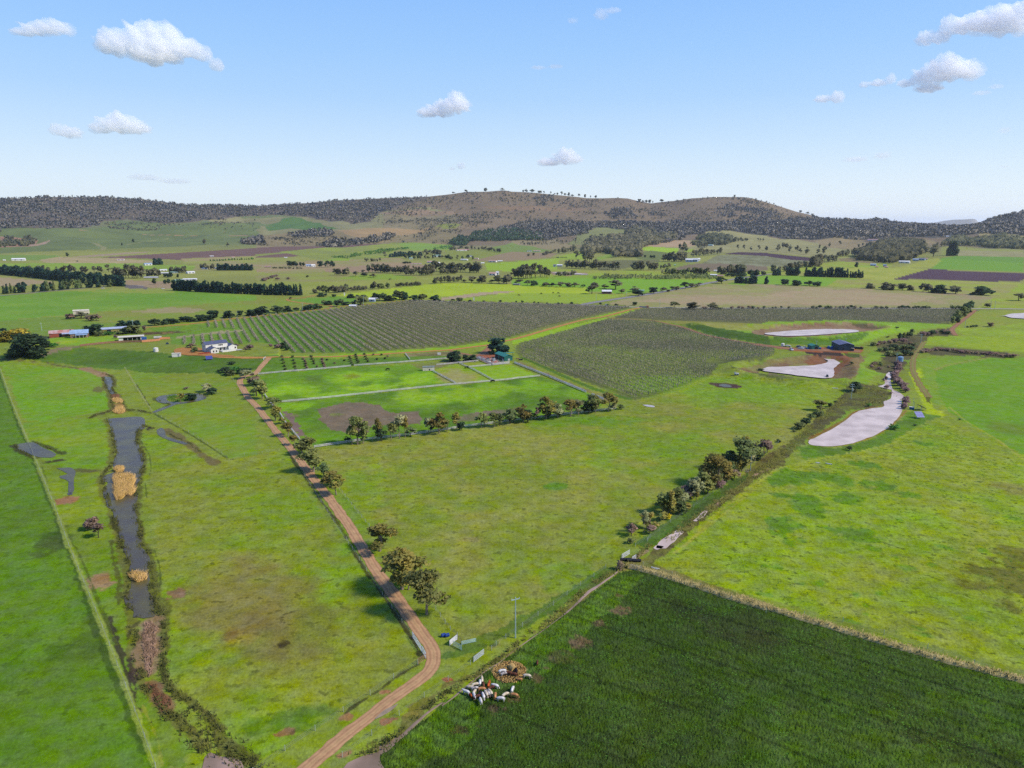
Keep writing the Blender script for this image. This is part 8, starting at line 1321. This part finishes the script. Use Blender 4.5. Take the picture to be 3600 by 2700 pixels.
# ------------------------------------------------------------------ reeds, rushes and tall dry grass
REED = {'straw': mat('dry_reeds', (240, 196, 130), .9, scale=.7, c2=(214, 176, 96), g=.62, spec=.05), 'rush': mat('dark_rushes', (112, 112, 58), .9, scale=.6, c2=(72, 78, 42), g=.62, spec=.05), 'dry': mat('dry_grass_blades', (206, 186, 124), .9, scale=.8, c2=(150, 140, 80), g=.6), 'tuft': mat('grass_tufts', (104, 146, 48), .9, scale=.3, c2=(78, 116, 40), g=.6, spec=.05), 'red': mat('red_weed', (160, 106, 76), .9, scale=1.0, c2=(136, 108, 72)), 'pinkreed': mat('pale_pink_reeds', (196, 160, 134), .9, scale=.7, c2=(150, 122, 96), g=.6, spec=.05), 'rough': mat('rough_pasture_blades', (142, 140, 70), .9, scale=.5, c2=(100, 104, 52), g=.58, spec=.05)}
def blades(name, X, Y, h, leaf, label, w=.07, seed=1, z0=0., cat='reeds', base=None, hv=.5):
    rs = np.random.RandomState(seed); n = len(X); zz = Z(X, Y) + z0; hh = h * rs.uniform(1 - hv, 1 + hv * .5, (n, 1)); if_ = base if base is not None else 0; p = np.stack([X, Y, zz + if_], 1); ld = rs.randn(n, 3) * .35; ld[:, 2] = 1; a = rs.uniform(0, 6.28, n); s = np.stack([np.cos(a), np.sin(a), np.zeros(n)], 1) * w * rs.uniform(.7, 1.5, (n, 1)); t = p + ld * hh
    V = np.stack([p - s, p + s, t + s * .35, t - s * .35], 1).reshape(-1, 3); nn_ = np.repeat(np.stack([ld[:, 0] * .6, ld[:, 1] * .6 - .45, np.ones(n) * .9], 1), 4, 0); nn_ /= np.linalg.norm(nn_, axis=1)[:, None]
    g_ = np.cross(s, ld); fl = (g_[:, 1] > 0); Q = np.arange(4 * n).reshape(-1, 4); Q[fl] = Q[fl][:, ::-1]; Q = fix_wind(V, Q, np.tile(np.array([[0, -1.0, .3]]), (n, 1))); me = mesh_np(name, V, Q, [REED[leaf]], smooth=True)
    me.normals_split_custom_set_from_vertices(nn_.tolist()); return tag(link(name, me), label, cat, kind='stuff')
def in_poly(s, n, seed, clump=None):
    P = [flat(p, .1) for p in T(s)]; rs = np.random.RandomState(seed); xs = [p[0] for p in P]; ys = [p[1] for p in P]; x = rs.uniform(min(xs), max(xs), n * 3); y = rs.uniform(min(ys), max(ys), n * 3); k = inside(x + (vnoise(x, y, 1.2, seed) - .5) * 1.2, y + (vnoise(x, y, 1.2, seed + 1) - .5) * 1.6, P)
    if clump: k &= vnoise(x, y, clump[0], seed + 2, 3) > clump[1]
    return x[k][:n], y[k][:n]
def along(s, width, dens, seed, clump=(2.5, .42)):
    P = gps(s); A = np.array([p[:2] for p in P]); sg = np.hypot(*np.diff(A, axis=0).T); c = np.concatenate([[0], np.cumsum(sg)]); n = int(c[-1] * width * dens); rs = np.random.RandomState(seed); t = rs.uniform(0, c[-1], n); x = np.interp(t, c, A[:, 0]); y = np.interp(t, c, A[:, 1]); x = x + rs.randn(n) * width * .35; y = y + rs.randn(n) * width * .35
    k = vnoise(x, y, clump[0], seed + 2, 3) > clump[1]; return x[k], y[k]
for i, (s, n, hh, lf, l) in enumerate((('C1 985,1050 1050,1045 1100,1040 1160,1065 1165,1090 1140,1140 1165,1180 1130,1215 1080,1200 1060,1240 1010,1250 1000,1180 995,1110', 8000, 1.6, 'straw', 'large golden reed island in the long marsh pool'), ('C1 995,985 1030,970 1070,975 1050,1005 1010,1010', 1400, 1.3, 'straw', 'small golden reed clump above the large reed island'), ('D1 955,260 1000,240 1060,255 1065,285 1010,305 970,290', 1300, 1.2, 'straw', 'golden reed clump near the bottom of the long pool'),
        ('C1 970,385 1000,375 1045,385 1050,410 1000,410', 900, 1.2, 'straw', 'golden reed clump above the earth bank'), ('C1 990,490 1000,460 1040,450 1075,465 1075,495 1020,505', 1100, 1.4, 'straw', 'golden reed clump on the earth bank'), ('C1 960,340 985,330 1010,340 1010,365 965,365', 500, .35, 'red', 'reddish weed patch in the upper marsh channel'),
        ('D1 1050,600 1110,590 1150,620 1130,700 1140,800 1120,900 1090,1000 1060,930 1050,800 1040,700', 4200, .45, 'pinkreed', 'pale pinkish reeds filling the dry marsh channel'), ('D1 1090,1040 1140,1040 1170,1100 1240,1140 1230,1220 1170,1200 1110,1110', 1500, .25, 'red', 'rusty red weed at the end of the marsh channel'), ('C1 1440,350 1560,340 1690,350 1690,385 1560,400 1450,385', 1500, .6, 'tuft', 'grass tufts on the ring pond island'))):
    x, y = in_poly(s, n, 200 + i); blades('reed_bed', x, y, hh, lf, l, .07, 300 + i, .05)
X = []; Y = []
for i, (s, w, d) in enumerate((('C1 930,545 955,640 985,740 1000,850 965,940 890,1040 885,1100 920,1200 960,1330 1000,1440 1050,1659 D1 890,0 930,130 950,200 955,330 915,400 935,480 990,570', 2.2, 9), ('C1 1250,600 1195,660 1180,740 1235,860 1245,950 1205,1070 1185,1170 1180,1350 1215,1500 1225,1650 D1 1045,40 1095,140 1090,220 1110,330 1120,420 1140,540', 2.6, 10), ('D1 1140,470 1180,520 1190,640 1200,760 1190,900 1210,1030 1250,1100 1350,1170 1450,1230 1560,1320 1620,1400 1600,1440', 2.4, 11), ('D1 960,620 1000,700 1010,820 1020,950 1050,1060 1110,1140 1200,1230 1300,1310 1400,1400 1460,1440', 2.4, 11), ('D1 1260,1250 1350,1320 1450,1400 1560,1480 1680,1540 1800,1600', 6, 8), ('D1 1640,1560 1760,1600 1850,1640 D2 -50,1600 60,1659', 3, 10), ('D1 1380,1460 1440,1500 1480,1560', 2.5, 9),
        ('C1 880,150 960,180 990,230 970,290 1010,340 1060,400 1070,460', 2, 9), ('C1 890,190 910,240 930,290 960,330 970,420 990,480', 1.8, 9), ('C1 780,540 830,510 980,475', 1.8, 10), ('C1 1080,470 1180,470 1300,495', 1.5, 10), ('C1 1240,610 1330,630', 1.4, 10), ('C1 130,770 180,820 280,880', 1.5, 8), ('C1 290,745 420,800 540,850', 1.2, 8), ('D2 600,1620 700,1590 760,1560 870,1530 1000,1440 1100,1370', 1.8, 10), ('D2 1150,1300 1300,1180 1400,1100 D3 60,1100 180,990 260,930', 2.2, 10), ('D3 600,720 700,650 800,600 900,560', 1.2, 7), ('C1 1350,380 1440,410 1480,420 1400,455', .9, 8), ('C1 1500,335 1700,330 1790,350', 1.0, 8), ('C1 1430,650 1500,700 1640,760 1760,850', 1.2, 6))):
    x, y = along(s, w * .62, d, 400 + i, (2.5, .46)); X.append(x); Y.append(y)
blades('rushes', np.concatenate(X), np.concatenate(Y), .6, 'rush', 'dark rushes along the marsh channels and ditches', .12, 500, 0, 'rushes')
X = []; Y = []
for i, (s, w, d) in enumerate((('E8 2212,330 1950,560 1600,830 1300,1060 1000,1290 760,1460 600,1560', 3.2, 5), ('D4 1300,480 1180,580 1090,660 950,720 800,820 620,980 450,1110 280,1240 100,1390', 1.6, 7), ('D3 1500,90 1250,260 1000,460 800,580 600,740 450,850 330,950', 1.6, 8), ('C4 60,960 -60,1020 200,780 400,600 560,460 660,360', 4, 2.5), ('C4 760,330 900,290 1000,340 900,400 800,430', 7, 2), ('C4 860,110 960,80 1020,60', 5, 3), ('D2 1000,1420 900,1500 840,1540', 2, 7))):
    x, y = along(s, w, d, 600 + i, (3, .4)); X.append(x); Y.append(y)
blades('rough_grass', np.concatenate(X), np.concatenate(Y), .6, 'rough', 'rough olive grass along creek, ditch and pond banks', .14, 501, 0, 'rough grass')
# tall dry grass strip between pasture and crop, on a low bank
STR = 'D4 1120,650 1200,665 1330,700 1500,752 1650,800 1850,870 2000,915 2212,975 D5 0,560 200,628 450,705 700,780 1000,868 1300,955 1600,1035 1843,1098 2100,1170 2900,1410'
SPT = gps(STR); A = np.array([p[:2] for p in SPT]); V = []; st = smooth_pts(SPT, 6); st = np.array(st); dx = np.gradient(st[:, 0]); dy = np.gradient(st[:, 1]); l = np.hypot(dx, dy); nx, ny = -dy / l, dx / l; wd = .75
prof = [(-1.3, -.05), (-.8, .55), (0, .8), (.8, .5), (1.6, -.05)]
for e, zz in prof: j = (vnoise(st[:, 0], st[:, 1], 3, int(e * 10) % 9, 2) - .5) * .5; V.append(np.stack([st[:, 0] + nx * (e * wd + j * .5), st[:, 1] + ny * (e * wd + j * .5), np.full(len(st), zz) + (j * .5 if zz > 0 else 0)], 1))
V = np.stack(V, 1); n_, c_ = V.shape[:2]; i_, j_ = np.meshgrid(np.arange(n_ - 1), np.arange(c_ - 1), indexing='ij'); q = (i_ * c_ + j_).ravel(); me = mesh_np('grass_bank', V.reshape(-1, 3), np.stack([q, q + c_, q + c_ + 1, q + 1], 1), [REED['dry']], smooth=True)
if me.polygons[0].normal.z < 0: me.flip_normals()
tag(link('grass_bank', me), 'low bank under the strip of tall dry grass', 'bank', kind='structure')
x, y = along(STR, 1.5, 26, 700, (2, .2)); blades('dry_grass', x, y, .6, 'dry', 'strip of tall dry grass along the top edge of the crop', .09, 502, .45, 'dry grass')
# pasture tussocks (right pasture and lower right crop)
rs = np.random.RandomState(9); P = [flat(p) for p in T('C4 -100,1100 700,850 1450,560 2300,1000 2300,1700 D5 1850,1030 600,680 0,520 D4 1300,620')]; xs = [p[0] for p in P]; ys = [p[1] for p in P]; x = rs.uniform(min(xs), max(xs), 4600); y = rs.uniform(min(ys), max(ys), 4600); k = inside(x, y, P) & (vnoise(x, y, 22, 91, 4) > .47); x = x[k]; y = y[k]; x = np.repeat(x, 7) + rs.randn(len(x) * 7) * .35; y = np.repeat(y, 7) + rs.randn(len(y) * 7) * .22
blades('tussocks', x, y, .13, 'tuft', 'dark green tussocks dotted over the right pasture', .12, 503, 0, 'tussocks')
P = [flat(p) for p in T('D4 1070,690 1170,672 2212,990 D5 1900,1125 N 3640,2760 N 1560,2740 D2 900,1640 D2 1150,1365 D3 340,1010 D3 960,560 D3 1660,20')]; xs = [p[0] for p in P]; ys = [p[1] for p in P]; x = rs.uniform(min(xs), max(xs), 38000); y = rs.uniform(min(ys), max(ys), 38000); k = inside(x, y, P) & (rs.rand(38000) < np.clip((vnoise(x, y, 5, 92, 4) - .3) * 3, .1, 1)); x = x[k]; y = y[k]
hay = gp((1550 + 1060 / 4.424, 2200 + 720 / 4.424)); k = np.hypot(x - hay[0], y - hay[1]) > 5; x = x[k]; y = y[k]
REED['crop'] = mat('crop_leaves', (88, 134, 48), .85, scale=.15, c2=(64, 104, 40), spec=.08, g=.8); blades('crop_plants', x, y, .11, 'crop', 'dark green leafy crop filling the lower right field', .17, 504, 0, 'crop')
# ------------------------------------------------------------------ clouds (real volumes) and haze
def vol_mat(name, dens, emis=0):
    m = bpy.data.materials.new(name); m.use_nodes = True; nt = m.node_tree; nt.nodes.clear(); o = nt.nodes.new('ShaderNodeOutputMaterial'); v = nt.nodes.new('ShaderNodeVolumePrincipled'); v.inputs['Density'].default_value = dens; v.inputs['Color'].default_value = (1, 1, 1, 1); v.inputs['Anisotropy'].default_value = .1; nt.links.new(v.outputs[0], o.inputs['Volume']); return m
VC = vol_mat('cloud_vapour', .014); VT = vol_mat('thin_cloud_vapour', .006)
ICO = None
def ico():
    import bmesh
    bm = bmesh.new(); bmesh.ops.create_icosphere(bm, subdivisions=5, radius=1); v = np.array([tuple(x.co) for x in bm.verts]); f = np.array([[x.index for x in p.verts] for p in bm.faces]); bm.free(); return v, f
IV, IF = ico()
def cloud(tile, puffs, label, thin=False, R=7000.0):
    """puffs: (x, y, rx, ry) lobes in tile pixels at distance R, merged by taking the outermost lobe in each direction"""
    t = TILES[tile]; P = [(t[0] + a / t[2], t[1] + (b - d * .1) / t[2], c / t[2], d * 1.18 / t[2]) for a, b, c, d in puffs]; cx = sum(p[0] * p[2] for p in P) / sum(p[2] for p in P); cy_ = sum(p[1] * p[2] for p in P) / sum(p[2] for p in P)
    x, y, z = (float(v) for v in pdir(cx, cy_)); n = math.sqrt(x * x + y * y + z * z); C = np.array([x, y, z]) / n * R; k = R / F / n * 1.0 * 1.0
    k = R / (F * n); right = np.array([y, -x, 0]) / math.hypot(x, y); fw = np.array([x, y, 0]) / math.hypot(x, y); up = np.array([0, 0, 1.0]); o = empty('cloud', tuple(C)) if False else None
    V = []; Q = []; off = 0
    lob = [((p[0] - cx) * k, -(p[1] - cy_) * k, p[2] * k, p[3] * k) for p in P]
    # one closed skin: push a sphere out to the union of the lobes, sampled per lobe with noise
    for i, (a, b, ra, rb) in enumerate(lob):
        dn = IV; nz = vnoise(dn[:, 0] * 3 + dn[:, 2] * 2 + i * 9 + a * .01, dn[:, 1] * 3 - dn[:, 2] * 1.5 + i * 5, .9, 31 + i, 6); s = 1 + (nz - .5) * 1.5; flatb = np.where(dn[:, 2] < 0, .65, 1.0)
        pos = C + right * (a + dn[:, :1] * ra * s[:, None]) + up * (b + (dn[:, 2] * flatb)[:, None] * rb * s[:, None]) + fw * (dn[:, 1:2] * ra * .6 * s[:, None]); V.append(pos); Q.append(IF + off); off += len(IV)
    me = mesh_np('cloud', np.concatenate(V) - C, np.concatenate(Q), [VT if thin else VC]); o = link('cloud', me, None, tuple(C))
    if len(lob) > 1:
        r = o.modifiers.new('merge', 'REMESH'); r.mode = 'VOXEL'; r.voxel_size = max(6.0, max(l[2] for l in lob) / 16)
    return tag(o, label, 'cloud')
TL = ('S1', 'S2', 'S3')
for i, n in enumerate(TL): TILES[n] = (1200 * i, 0, 1.8433)
cloud('S1', [(160, 145, 70, 22), (230, 120, 90, 40), (310, 105, 90, 45), (390, 100, 60, 42)], 'wedge shaped white cloud at the upper left corner')
cloud('S1', [(760, 255, 105, 75), (930, 210, 110, 95), (1060, 215, 110, 90), (980, 290, 150, 70), (1180, 240, 110, 62), (1280, 260, 60, 50), (1370, 320, 50, 40)], 'largest white cloud with a trailing right tail at the upper left')
cloud('S1', [(370, 775, 45, 40), (430, 790, 75, 36)], 'small white puff cloud left of the domed one'); cloud('S1', [(660, 770, 65, 36), (760, 745, 110, 62), (860, 760, 85, 42)], 'domed white cloud at the middle left')
cloud('S2', [(560, 670, 65, 30), (640, 655, 80, 50), (745, 625, 82, 62)], 'white cloud rising to the right near the centre'); cloud('S2', [(1350, 990, 70, 26), (1450, 965, 70, 50), (1520, 975, 45, 28)], 'white cloud just above the bare hill')
cloud('S2', [(775, 1015, 28, 22), (715, 1032, 22, 10)], 'tiny faint puff above the hill left of centre'); cloud('S2', [(1690, 25, 45, 36), (1760, 0, 50, 16)], 'thin cloud scrap at the top edge', True); cloud('S2', [(1500, 65, 34, 16)], 'very small faint wisp near the top edge', True); cloud('S2', [(1280, 370, 45, 12), (1385, 365, 45, 12)], 'thin paired streak wisp in the middle of the sky', True)
cloud('S3', [(1775, 70, 60, 60), (1880, 70, 110, 60), (2010, 80, 130, 75), (2120, 90, 110, 100), (2190, 20, 70, 60)], 'big bright cloud cut by the upper right corner'); cloud('S3', [(1590, 175, 55, 48), (1665, 180, 60, 36)], 'small white cloud below left of the corner cloud')
cloud('S3', [(1480, 450, 50, 24), (1590, 420, 80, 55), (1690, 405, 110, 80), (1810, 410, 100, 62), (1620, 490, 85, 28)], 'bright lumpy cloud at the right below the corner cloud'); cloud('S3', [(1195, 470, 30, 20), (1270, 468, 50, 22), (1345, 455, 30, 32)], 'thin ragged cloud strip left of the lumpy cloud'); cloud('S3', [(920, 570, 50, 24), (1000, 570, 45, 36)], 'small translucent cloud at the right of centre')
cloud('S3', [(1130, 965, 70, 18)], 'faint flat wisp low on the right, left of its pair', True); cloud('S3', [(1305, 940, 50, 22)], 'faint flat wisp low on the right, right of its pair', True); cloud('S3', [(1960, 520, 50, 14), (2030, 490, 40, 14)], 'thin slanting wisp near the right edge', True); cloud('S1', [(950, 1085, 90, 20), (1110, 1105, 90, 16)], 'faint long wisp low at the left', True); cloud('S3', [(2100, 770, 36, 22)], 'faint round wisp at the right edge', True); cloud('S3', [(2095, 1005, 30, 10)], 'tiny flat wisp above the right horizon', True)
# haze
hz = MB().box((0, 20000, 130), (64000, 60000, 574)).obj('haze', [bpy.data.materials.new('haze_air')]); hm = hz.data.materials[0]; hm.use_nodes = True; nt = hm.node_tree; nt.nodes.clear(); ho = nt.nodes.new('ShaderNodeOutputMaterial'); hv = nt.nodes.new('ShaderNodeVolumePrincipled')
hv.inputs['Density'].default_value = .000028; hv.inputs['Color'].default_value = (.80, .88, 1, 1); hv.inputs['Anisotropy'].default_value = .3; nt.links.new(hv.outputs[0], ho.inputs['Volume']); tag(hz, kind='stuff')
